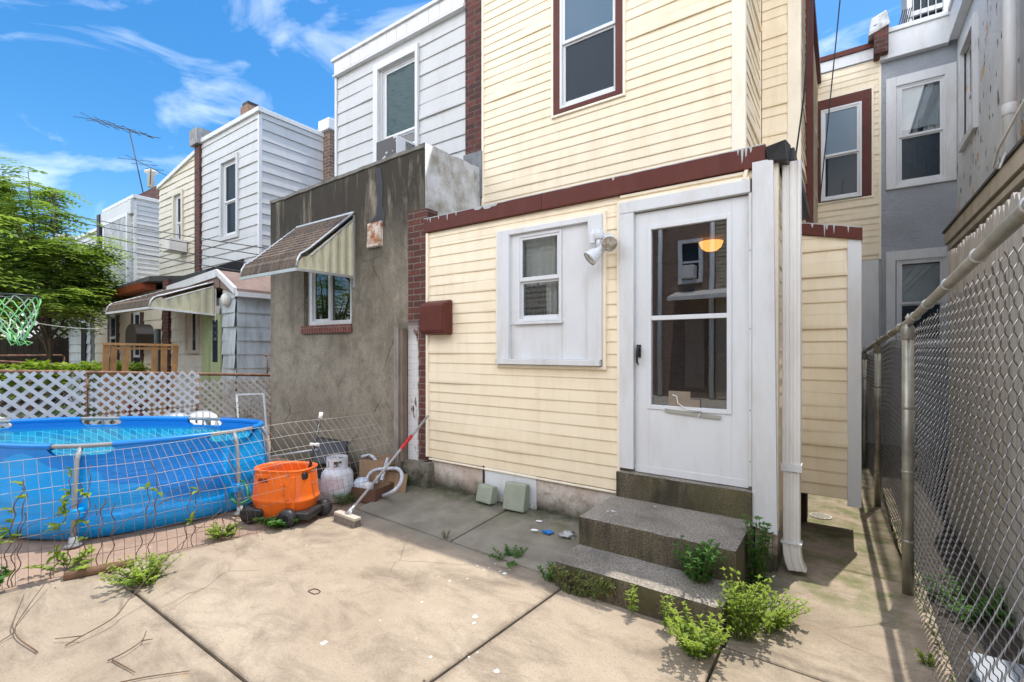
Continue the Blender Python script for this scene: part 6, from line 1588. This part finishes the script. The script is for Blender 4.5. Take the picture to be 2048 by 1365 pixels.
hose('pool_hose', 'stub of white hose standing upright beside the broom handle', [at(776, 916, Y=3.34), at(770, 935, Y=3.3), at(763, 962, Y=3.22)], .016)

# push broom leaning on the siding
PB = thing('push_broom', 'push broom with red grip leaning on the corner of the yellow siding', 'broom', (-3.55, 2.6, 0))
a_, b_ = V(-3.56, 2.60, .085), V(-3.585, 3.595, .825)
mb = MB(); mb.tube([a_, a_.lerp(b_, .5), b_], .0125, 10); mb.build('handle', plain('weathered_handle', (.36, .35, .34), .6, .15, 8, dirt=(.15, .13, .11), dirt_sc=(8, 8, 8), dirt_amt=.7), PB)
mb = MB(); mb.tube([a_.lerp(b_, .615), a_.lerp(b_, .63), a_.lerp(b_, .67), a_.lerp(b_, .75), a_.lerp(b_, .765)], [.015, .018, .016, .0185, .016], 12); mb.build('grip', RED, PB)
M = Matrix.Translation((-3.56, 2.585, 0)) @ Matrix.Rotation(R(-2), 4, 'Z')
mb = MB(); mb.box(-.155, .155, -.034, .034, .055, .082, M); mb.build('broom_head', plain('dusty_wood_block', (.45, .40, .33), .8, .12), PB, bevel=.006)
mb = MB()
for i in range(56):
    for j in range(7):
        x, y = -.148 + .296 * i / 55, -.028 + .056 * j / 6; x += .003 * (rnd.random() - .5); e = 1.25
        mb.bar(M @ V(x, y, .056), M @ V(x * 1.03 + .004 * (rnd.random() - .5), y * e + .004 * (rnd.random() - .5), .002), .0036, .0036)
mb.build('bristles', plain('grey_brown_bristle', (.22, .185, .15), .9, .4, 60), PB)
mb = MB(); mb.tube([M @ V(0, .0, .08), a_.lerp(b_, .08)], [.022, .015], 10); mb.tube([M @ V(-.04, 0, .083), a_.lerp(b_, .04)], .006, 6); mb.tube([M @ V(.04, 0, .083), a_.lerp(b_, .04)], .006, 6); mb.build('socket', ALU, PB)

# grey timber post by the pier
PO = thing('timber_post', 'weathered grey timber post with a second board, beside the brick pier', 'post', (-3.97, 3.56, 0))
mb = MB(); mb.box(-4.045, -3.975, 3.53, 3.575, .02, 1.77); mb.build('post', WOODG, PO, bevel=.004)
mb = MB(); mb.box(-3.97, -3.925, 3.55, 3.62, .30, 1.755); mb.build('board', plain('brown_grey_board', (.20, .15, .115), .85, .25, 5, .4, 40, dirt=(.08, .06, .05), dirt_sc=(10, 10, .6), dirt_amt=.8), PO, bevel=.004)

# green looped handle and patterned bag by the pool
HG = thing('hose_loop', 'green plastic garden-hose loop lying between the pool and the orange tub', 'hose', at(490, 990, Z=.1))
pts = crom_open([at(520, 985, Y=2.3), at(497, 1000, Y=2.2), at(478, 1008, Y=2.12), at(465, 1000, Y=2.1), at(459, 980, Y=2.12), at(466, 965, Y=2.15), at(482, 962, Y=2.18), at(492, 972, Y=2.16), at(497, 996, Y=2.14)], 50)
mb = MB(); mb.tube(pts, .011, 10); mb.build('loop', STRAP, HG)
t = NT('patterned_cloth'); t.bsdf(t.mix(t.ramp(t.noise(34, 2, .5), [(.53, 0), (.56, 1)]), (.70, .73, .78), (.10, .22, .38)), .8, t.bump(t.noise(8, 5), .8, .03)); CLO = t.done()
def blob(name, c, r, m, parent=None, sq=1.0, seed=0, amp=.35, n=18):
    mb = MB(); 
    for i in range(n // 2 + 1):
        th = math.pi * i / (n // 2)
        for j in range(n):
            a = 6.2832 * j / n; d = V(math.sin(th) * math.cos(a), math.sin(th) * math.sin(a), math.cos(th)); k = 1 + amp * noise.noise(d * 2.2 + V(seed, seed, 0)) + amp * .4 * noise.noise(d * 7 + V(seed, 0, 0))
            p = V(d.x * r * k, d.y * r * k, max(-.95, d.z) * r * k * sq); mb.v.append(tuple(c + p))
    for i in range(n // 2):
        for j in range(n): mb.face([i * n + j, (i + 1) * n + j, (i + 1) * n + (j + 1) % n, i * n + (j + 1) % n], True)
    return mb.build(name, m, parent)
c = at(510, 992, Z=.03); tag(blob('cloth_bag', V(c.x - .05, c.y + .05, .06), .11, CLO, sq=.6, seed=3), 'crumpled white and blue patterned cloth by the pool foot', 'cloth')

# ------------------------------------------------------------------ litter
def flat_bit(name, label, px, py, pts, z, m, cat='litter', h=.004, amp=.01, group=None, zz=None):
    c = at(px, py, Z=z) if zz is None else zz; mb = MB(); n = len(pts); b = 0
    for d in (0, h): mb.v += [(c.x + q[0], c.y + q[1], z + d + amp * abs(noise.noise((q[0] * 50, q[1] * 50, i)))) for i, q in enumerate(pts)]
    mb.face(list(range(n))[::-1]); mb.face([n + i for i in range(n)])
    for i in range(n): mb.face([i, (i + 1) % n, n + (i + 1) % n, n + i])
    return tag(mb.build(name, m), label, cat, group)
flat_bit('blue_wrapper', 'bright blue wrapper on the shaded concrete left of the steps', 1095, 1066, [(-.045, -.03), (.03, -.028), (.05, .015), (.01, .035), (-.05, .012)], .052, plain('blue_foil', (.0, .18, .55), .35, .1), 'wrapper', .008, .02)
tag(blob('crumpled_bag', at(1135, 1072, Z=.05) + V(0, 0, .01), .06, plain('clear_grey_bag', (.42, .43, .42), .35, .3, 30), sq=.35, seed=8, amp=.9), 'crumpled clear plastic bag against the left side of the steps', 'plastic bag')
for i, (px, py, s, lab) in enumerate(((1077, 1044, 1.0, 'curled white paper scrap nearest the foundation, left of the steps'), (1068, 1062, 1.1, 'flat pale scrap just left of the blue wrapper'), (1018, 1003, .7, 'tiny white scrap in front of the taller vent cover'))):
    flat_bit('paper_scrap', lab, px, py, [(-.02 * s, -.012 * s), (.025 * s, .0), (.03 * s, .012 * s), (-.01 * s, .014 * s), (-.03 * s, .004)], .062, PAPER, 'paper scrap', .003, .015, 'white scraps left of the steps')
# paint splashes on the slab
t = NT('white_paint_splash'); t.bsdf((.72, .72, .70), .5); SPL = t.done()
mb = MB()
def splash(px, py, r, z=0.0015, sx_=1.6):
    c = at(px, py, Z=z); n = 12; b = len(mb.v)
    for j in range(n):
        a = 6.2832 * j / n; k = r * (1 + .7 * noise.noise((math.cos(a) * 1.5 + px, math.sin(a) * 1.5, py))); mb.v.append((c.x + k * math.cos(a), c.y + k * math.sin(a) / 1.0, gz(c.x, c.y) + .0015))
    mb.face([b + j for j in range(n)])
for px, py, r in ((647, 1286, .018), (844, 1204, .008), (950, 1233, .016), (948, 1246, .010), (899, 1162, .008), (861, 1314, .008), (993, 1342, .014), (1009, 1147, .016), (1000, 1143, .008), (978, 1136, .006), (955, 1132, .007), (968, 1140, .005), (1020, 1140, .006), (935, 1158, .005), (760, 1241, .005), (613, 1091, .006), (938, 1314, .006), (955, 1305, .005), (877, 1153, .004), (990, 1128, .006)):
    splash(px, py, r)
struct(mb.build('paint_splash', SPL))
mb = MB()
for px, py, r in ((1215, 1022, .012), (1226, 1022, .018), (1232, 1028, .008), (1222, 1031, .006), (1310, 1013, .012), (1240, 1008, .005)):
    c = at(px, py, Z=.36); n = 10; b = len(mb.v)
    for j in range(n): a = 6.2832 * j / n; k = r * (1 + .6 * noise.noise((math.cos(a) * 2 + px, math.sin(a) * 2, py))); mb.v.append((c.x + k * math.cos(a), c.y + k * math.sin(a) * .7, .3585))
    mb.face([b + j for j in range(n)])
mb.build('paint_mark', SPL, ST)
c = at(628, 1183, Z=.004); mb = MB(); mb.tube([V(c.x, c.y, .004) + V(*q, .0) for q in ((-.035, -.01), (-.03, .02), (.0, .028), (.035, .022), (.045, .0), (.03, -.018), (-.01, -.022), (-.035, -.018))], .0028, 6, closed=True)
tag(mb.build('wire_loop', TWIG), 'small bent wire loop on the sunlit concrete', 'wire loop')
p0 = at(285, 1117, Z=.02); mb = MB(); mb.tube([V(-4.22, .88, .02), V(-4.15, 1.06, .025), V(-4.10, 1.22, .022)], [.028, .032, .026], 10); 
tag(mb.build('log_piece', plain('rotten_brown_wood', (.16, .09, .05), .9, .3, 12, .6, 40)), 'short brown piece of rotten log at the foot of the wire fence', 'log')

# ------------------------------------------------------------------ plants
def weed(name, label, c, stems, hgt, spread, L, W_, mat_, group=None, droop=.25, seed=0, lean=(0, 0), dens=7, stem_m=None, cat='weed', flat=.0):
    r_ = random.Random(seed); T = thing(name, label, cat, c, group); sm_, lf = MB(), MB()
    for s in range(stems):
        a = r_.random() * 6.28; rr_ = spread * r_.random() ** .5; base = V(c) + V(math.cos(a), math.sin(a), 0) * rr_ * .35
        h = hgt * (.55 + .5 * r_.random()); tip = V(c) + V(math.cos(a) * rr_ + lean[0] * h, math.sin(a) * rr_ + lean[1] * h, h * (1 - flat * rr_ / spread))
        mid = base.lerp(tip, .5) + V(0, 0, h * .15); P_ = crom_open([base, mid, tip], dens); sm_.tube(P_, [.0028 * (1 - .6 * i / len(P_)) for i in range(len(P_))], 5, cap=False)
        for i, p in enumerate(P_[1:]):
            f = (i + 1) / len(P_)
            n = 2 if i < len(P_) - 2 else 5
            for q in range(n):
                an = r_.random() * 6.28 if n > 2 else i * 1.57 + q * 3.14 + r_.random() * .7
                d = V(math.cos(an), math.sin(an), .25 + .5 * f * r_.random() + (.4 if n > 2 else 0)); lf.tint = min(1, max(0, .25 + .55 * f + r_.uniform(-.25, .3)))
                k = (1.05 - .5 * f) * (.7 + .5 * r_.random()); lf.leaf(p, d, (0, 0, 1), L * k, W_ * k, .2, droop)
    sm_.build('stem', stem_m or STEMG, T); lf.build('foliage', mat_, T); return T
WG = 'leafy weeds round the steps'
weed('weed_plant', 'big bright yellow-green weed at the front right corner of the lower step', (-.60, 2.48, 0), 40, .20, .17, .042, .018, LEAF_WEED, WG, seed=1, lean=(0, -.3))
weed('weed_plant', 'tall bright green weed standing at the right end of the steps', (-.44, 2.74, 0), 36, .34, .14, .044, .019, LEAF_WEED, WG, seed=2, lean=(.15, -.1))
weed('weed_plant', 'sprawling bright weed reaching right across the concrete under the downspout', (-.34, 2.94, 0), 46, .15, .21, .042, .017, LEAF_WEED, WG, seed=3, lean=(.25, -.05), droop=.5)
weed('weed_plant', 'dark green shaded weed growing on top of the lower step', (-.70, 2.92, .15), 32, .27, .14, .046, .019, LEAF_DARK, WG, seed=4, lean=(.1, -.4))
weed('weed_plant', 'narrow dark green weed in the gap behind the right end of the steps', (-.44, 3.35, 0), 24, .46, .09, .055, .022, LEAF_DARK, WG, seed=5)
weed('weed_plant', 'slim sunlit sprig sprouting halfway along the lower step face', (-.985, 2.62, .02), 4, .17, .05, .036, .014, LEAF_WEED, WG, seed=6)
weed('weed_plant', 'small weed sprig beside the big weed on the lower step front', (-.78, 2.57, .01), 5, .20, .06, .034, .014, LEAF_WEED, WG, seed=16)
# creeper hanging on the lower step's face
T = thing('step_creeper', 'matted olive creeper clinging to the left face of the lower step', 'creeper', (-1.35, 2.65, .1)); lf, sm_ = MB(), MB(); r_ = random.Random(9)
for s in range(120):
    x = -1.53 + .42 * r_.random(); u = (x + 1.53) / .42; zb = .155 - (.05 + .12 * math.sin(min(1, u * 1.2) * 3.0)) * r_.random(); p = V(x, 2.652 - .02 * r_.random(), max(.008, zb))
    for q in range(5): lf.tint = r_.random(); lf.leaf2(p + V(r_.uniform(-.02, .02), 0, r_.uniform(-.02, .015)), (r_.uniform(-1, 1), -.6, r_.uniform(-1, .3)), (0, -1, .3), .026, .014)
    if s % 3 == 0: sm_.tube([p, p + V(.02, -.01, -.03), p + V(.03, -.005, -.06)], .0015, 4, cap=False)
sm_.build('stem', TWIG, T); lf.build('foliage', LEAF_DRY, T)
weed('weed_plant', 'low green weed in the joint at the left end of the lower step', (-1.60, 2.72, .0), 10, .10, .10, .034, .016, LEAF_DARK, WG, seed=7)
weed('joint_weed', 'flat ferny green weed growing from the concrete joint left of the steps', (-1.98, 2.80, 0.005), 12, .05, .20, .035, .017, LEAF_DARK, 'small weeds in the concrete joints', seed=8, flat=.5)
weed('joint_weed', 'tiny dry weed where two concrete joints meet', (-2.62, 2.83, 0), 5, .07, .04, .016, .006, LEAF_DRY, 'small weeds in the concrete joints', seed=10)
weed('joint_weed', 'tiny green weed by the kerb near the chain-link post', (.33, 3.02, 0), 6, .05, .05, .022, .012, LEAF_WEED, 'small weeds in the concrete joints', seed=11)
FG = 'weeds along the wire fence'
weed('fence_weed', 'spreading light green weed at the end of the slab joint by the wire fence', at(290, 1165, Z=0), 40, .13, .22, .040, .024, LEAF_WEED, FG, seed=12, lean=(0, -.15))
weed('fence_weed', 'dark leafy clump under the wire fence at the left edge', (-4.30, .50, 0), 24, .16, .15, .055, .038, LEAF_DARK, FG, seed=13)
weed('fence_weed', 'low green patch at the foot of the wire fence midway to the orange tub', at(445, 1072, Z=0), 26, .08, .17, .038, .024, LEAF_WEED, FG, seed=14, flat=.3)
weed('fence_weed', 'broad-leaved weed under the wheels of the orange tub', at(560, 1050, Z=0), 14, .07, .18, .075, .050, LEAF_DARK, FG, seed=15)
weed('fence_weed', 'grassy tuft by the foot of the timber post', at(826, 975, Z=.03), 26, .20, .13, .050, .014, LEAF_DARK, FG, seed=17)
weed('fence_weed', 'wispy grass beside the propane tank', at(690, 1008, Z=0), 12, .10, .12, .10, .006, LEAF_DARK, FG, seed=18)
weed('fence_weed', 'scattered creeper leaves on the ground inside the wire fence', (-4.40, .95, 0), 8, .10, .25, .055, .036, LEAF_WEED, FG, seed=19, flat=.4)
weed('path_plant', 'leafy green plant in the side passage beyond the chain-link fence', (.66, 3.95, -.15), 50, .22, .30, .05, .03, LEAF_DARK, None, seed=20)
mo_ = MB(); r_ = random.Random(5)
for i in range(700):
    x = -3.5 + 2.0 * r_.random(); mo_.tint = r_.random(); p = V(x, 3.645 - .05 * r_.random() ** 2, gz(x, 3.6) + .01 + .07 * r_.random() ** 2)
    mo_.leaf2(p, (r_.uniform(-1, 1), -.6, r_.uniform(-.2, .8)), (0, 0, 1), .014, .008)
tag(mo_.build('foundation_moss', LEAF_DRY), 'dark moss along the foot of the yellow house foundation', 'moss', kind='stuff')
mo_ = MB()
for i in range(420):
    yy = 1.2 + 4.5 * r_.random(); mo_.tint = r_.random(); mo_.leaf2(V(fx(yy) + .03 + .04 * r_.random(), yy, .0), (r_.uniform(-1, 1), r_.uniform(-1, 1), r_.uniform(.2, .9)), (0, 0, 1), .03, .012)
tag(mo_.build('kerb_grass', LEAF_DRY), 'sparse grass and moss along the chain-link fence kerb', 'grass', kind='stuff')

mb = MB(); r_ = random.Random(77)
for i in range(420):
    k = r_.random()
    if k < .35: x = -3.9 + 3.4 * r_.random(); y = yj(x) + r_.gauss(0, .025)
    elif k < .6: x = -3.5 + 2 * r_.random(); y = 3.63 - abs(r_.gauss(0, .12))
    elif k < .75: y = .3 + 2.3 * r_.random(); x = -1.66 + .07 * y + r_.gauss(0, .02)
    else: y = .3 + 2.4 * r_.random(); x = lx(y) + abs(r_.gauss(0, .12))
    mb.tint = r_.random(); mb.leaf2(V(x, y, gz(x, y) + .003), (r_.uniform(-1, 1), r_.uniform(-1, 1), r_.uniform(0, .3)), (0, 0, 1), r_.uniform(.006, .02), r_.uniform(.004, .009))
tag(mb.build('leaf_litter', foliage('dead_leaf_bits', (.07, .045, .025), (.24, .17, .10), .1)), 'fine dry leaf bits and grit along the concrete joints and house foot', 'leaf litter', kind='stuff')

def twig(name, label, runs, r0=.0027):
    mb = MB()
    for pts in runs: P_ = crom_open([V(*p) for p in pts], 5 * len(pts)); mb.tube(P_, [r0 * (1 - .6 * i / len(P_)) + .0008 for i in range(len(P_))], 6)
    tag(mb.build(name, TWIG), label, 'branch', 'dead vines lying on the yard')
twig('dead_branch', 'longest bare vine running from the bottom left up towards the orange tub', [[at(130, 1292, Z=.01), at(165, 1272, Z=.03), at(228, 1235, Z=.05), at(262, 1195, Z=.10), at(340, 1108, Z=.26), at(445, 1018, Z=.42)], [at(165, 1272, Z=.03), at(110, 1278, Z=.02)]])
twig('dead_branch', 'forked bare vine at the left edge of the slab', [[at(75, 1305, Z=.01), at(30, 1265, Z=.02), at(55, 1215, Z=.05), at(112, 1138, Z=.12)], [at(30, 1265, Z=.02), at(-10, 1290, Z=.01)], [at(30, 1262, Z=.02), at(26, 1247, Z=.03), at(48, 1190, Z=.06)]])
twig('dead_branch', 'thin forked twig at the bottom left of the slab', [[at(215, 1322, Z=.01), at(250, 1305, Z=.02), at(283, 1282, Z=.02), at(293, 1262, Z=.03)], [at(283, 1282, Z=.02), at(306, 1278, Z=.02)], [at(225, 1320, Z=.01), at(270, 1345, Z=.01)], [at(240, 1365, Z=.01), at(300, 1353, Z=.01), at(380, 1342, Z=.01)]], .003)

# ------------------------------------------------------------------ trees
def tree(name, label, base, hgt, rad, trunk_r, nleaf, seed, mat_=None, zlow=.3, group=None, leafL=.11, squash=1.0, off=(0, 0)):
    r_ = random.Random(seed); T = thing(name, label, 'tree', base, group); tb, lf = MB(), MB(); base = V(base); tips = []
    top = base + V(off[0], off[1], hgt * .62)
    P_ = crom_open([base, base.lerp(top, .35) + V(.08, .05, 0), base.lerp(top, .7) + V(-.06, .04, 0), top], 14); tb.tube(P_, [trunk_r * (1 - .6 * i / 14) for i in range(15)], 9)
    cen = base + V(off[0], off[1], hgt * (zlow + 1) / 2)
    for i in range(22):
        a = i * 2.4 + r_.random(); st_ = P_[5 + int(9 * r_.random())]; el = r_.uniform(.0, 1.1)
        end = cen + V(math.cos(a) * math.cos(el) * rad * r_.uniform(.6, .95), math.sin(a) * math.cos(el) * rad * r_.uniform(.6, .95), (hgt * (1 - zlow) / 2) * r_.uniform(-.75, .9) * squash)
        m_ = st_.lerp(end, .5) + V(0, 0, -.15 * rad * r_.random()); Q = crom_open([st_, m_, end], 8); tb.tube(Q, [trunk_r * .38 * (1 - .8 * k / 8) + .004 for k in range(9)], 6)
        tips += Q[3:]
        for k in range(2):
            e2 = end + V(r_.uniform(-1, 1), r_.uniform(-1, 1), r_.uniform(-.5, .8)) * rad * .3; tb.tube([Q[5], e2], .006, 4); tips += [e2, Q[5].lerp(e2, .5)]
    clumps = [(t_, r_.uniform(.15, .95)) for t_ in tips]
    for i in range(nleaf):
        t_, tone = clumps[int(len(clumps) * r_.random())]; p = t_ + V(r_.gauss(0, .17), r_.gauss(0, .17), r_.gauss(0, .12)) * rad * .42
        a = math.atan2(p.y - cen.y, p.x - cen.x) + r_.uniform(-1.2, 1.2); d = V(math.cos(a), math.sin(a), r_.uniform(-.25, .45)).normalized(); Lr = leafL * r_.uniform(2.6, 4.4); n = 6
        side = d.cross(V(0, 0, 1)).normalized()
        tn = min(1, max(0, tone * .6 + r_.uniform(0, .4)))
        for k in range(1, n + 1):
            q = p + d * Lr * k / n - V(0, 0, Lr * .28 * (k / n) ** 2)
            for s in (-1, 1): lf.tint = tn; lf.leaf2(q, side * s + d * .45 - V(0, 0, .25), (0, 0, 1), leafL * (1 - .25 * k / n), leafL * .34)
    tb.build('trunk', BARK, T); lf.build('crown', mat_ or LEAF_TREE, T)
    return T
tree('tree_of_heaven', 'young feathery-leaved tree with a forked trunk in front of the wrapped house', (-14.1, 2.65, 0), 5.25, 1.05, .055, 2200, 3, zlow=.36, leafL=.17)
tree('tree_of_heaven', 'nearer feathery tree whose long leaves hang in at the left edge', (-10.6, .30, 0), 3.5, 1.1, .06, 620, 5, zlow=.45, leafL=.16)
tree('far_tree', 'darker tree behind the board fence at the left edge', (-20.5, 1.2, 0), 6.4, 2.4, .13, 2600, 8, zlow=.15, leafL=.22)
# hedge of creeper on the yard fence
T = thing('hedge_creeper', 'bright green creeper heaped over the yard fence above the lattice', 'creeper', (-10, 1.8, 0)); lf, sm_ = MB(), MB(); r_ = random.Random(21)
for i in range(2600):
    u = r_.random(); y = .2 + 3.0 * u; hh = 1.36 - .10 * u + .12 * noise.noise((y * 3, 0, 0)); p = V(-10.3 + r_.uniform(-.35, .35), y, hh - abs(r_.gauss(0, .22))); lf.tint = min(1, r_.uniform(.2, 1)); 
    lf.leaf2(p, (r_.uniform(-1, 1), r_.uniform(-1, 1), r_.uniform(-.5, .5)), (0, 0, 1), .09, .075)
for i in range(14): y = .2 + 3 * r_.random(); sm_.tube([(-10.3, y, 0), (-10.25, y + .1, .6), (-10.3, y - .1, 1.2)], .008, 5)
sm_.build('stem', TWIG, T); lf.build('foliage', LEAF_WEED, T)
T = thing('yard_shrub', 'low green undergrowth seen through the left lattice panel', 'shrub', (-9.3, 1, 0)); lf, sm_ = MB(), MB()
for i in range(2200):
    y = -.2 + 3.6 * r_.random(); p = V(-9.5 + r_.uniform(-.5, .5), y, .02 + .62 * r_.random() ** 1.3); lf.tint = r_.random(); lf.leaf2(p, (r_.uniform(-1, 1), r_.uniform(-1, 1), r_.uniform(-.3, .7)), (0, 0, 1), .09, .06)
for i in range(12): y = -.2 + 3.6 * r_.random(); sm_.tube([(-9.5, y, 0), (-9.4, y + .1, .4)], .008, 5)
sm_.build('stem', TWIG, T); lf.build('foliage', LEAF_DARK, T)
weed('corner_weed', 'dry yellowish weed growing up behind the pool at the cement corner', (-6.95, 3.35, 0), 14, .75, .14, .05, .02, LEAF_DRY, None, seed=31)

# ------------------------------------------------------------------ the row across the lane, behind the photographer
BH = thing('brick_rowhouse', 'brick row house across the lane, mirrored in the storm door', 'house', (-1, -8.5, 0))
B = Wall('Y', -8.5, 1)
wins = [(-4.28, -3.78, 3.75, 4.95), (1.2, 2.1, 3.6, 5.1), (1.4, 2.4, .9, 2.3), (-7.6, -6.8, 3.7, 5.0)]
mb = MB(); wall_core(mb, B, -9, 9, -.1, 6.8, wins, .3); mb.build('wall', BRICK2, BH)
mb = MB(); B.box(mb, -9, 9, -.9, -.5, -.1, 6.7); mb.build('back', DARK, BH)
for w_ in wins:
    mb = MB(); ring(mb, B, w_[0] - .12, w_[1] + .12, w_[2] - .1, w_[3] + .12, .12, 0, .06); B.box(mb, w_[0], w_[1], -.05, 0, (w_[2] + w_[3]) / 2 - .03, (w_[2] + w_[3]) / 2 + .03); f = mb.build('window', WHITE, BH)
    mb = MB(); B.box(mb, w_[0], w_[1], -.1, -.06, w_[2], w_[3]); mb.build('pane', PANEB, f)
for x in (-4.98, -3.38, 3.2):
    mb = MB(); mb.tube([(x, -8.38, 0), (x, -8.38, 3.2), (x + .04, -8.38, 6.7)], .075, 10); mb.build('drainpipe', WHITE, BH)
mb = MB(); siding(mb, B, -3.28, -.6, 0, 6.6, .12, .012); B.box(mb, -3.28, -.6, -.01, .003, 0, 6.6); mb.build('clapboard', plain('tan_clapboard', (.40, .33, .24), .6), BH)
mb = MB(); mb.box(-9.1, 9.1, -8.9, -8.35, 6.7, 6.95); mb.build('cornice', WHITE, BH)
mb = MB(); mb.hexa([(-4.5, -8.5, 3.2), (-2.6, -8.5, 3.2), (-2.6, -7.6, 3.05), (-4.5, -7.6, 3.05), (-4.5, -8.5, 3.4), (-2.6, -8.5, 3.4), (-2.6, -7.6, 3.17), (-4.5, -7.6, 3.17)]); mb.build('porch_roof', STEELW, BH)
mb = MB(); B.box(mb, -4.2, -3.6, .0, .05, .3, 2.6); mb.build('door', plain('tan_door', (.30, .23, .17), .6), BH)
mb = MB(); mb.box(-4.22, -3.84, -8.5, -8.1, 3.8, 4.2); tag(mb.build('air_conditioner', STEELW, bevel=.02), 'window air conditioner in the brick house across the lane', 'air conditioner')
CH = thing('clapboard_rowhouse', 'cream clapboard row house across the lane next to the brick one', 'house', (-14, -8.6, 0))
mb = MB(); siding(mb, Wall('Y', -8.6, 1), -20, -9.1, 0, 6.5, .2, .02); mb.build('siding', CSD, CH)
mb = MB(); mb.box(-20, -9.1, -9.2, -8.62, 0, 6.5); mb.box(-20.2, -9.0, -9.3, -8.5, 6.5, 6.8); mb.build('wall', WHITE, CH)
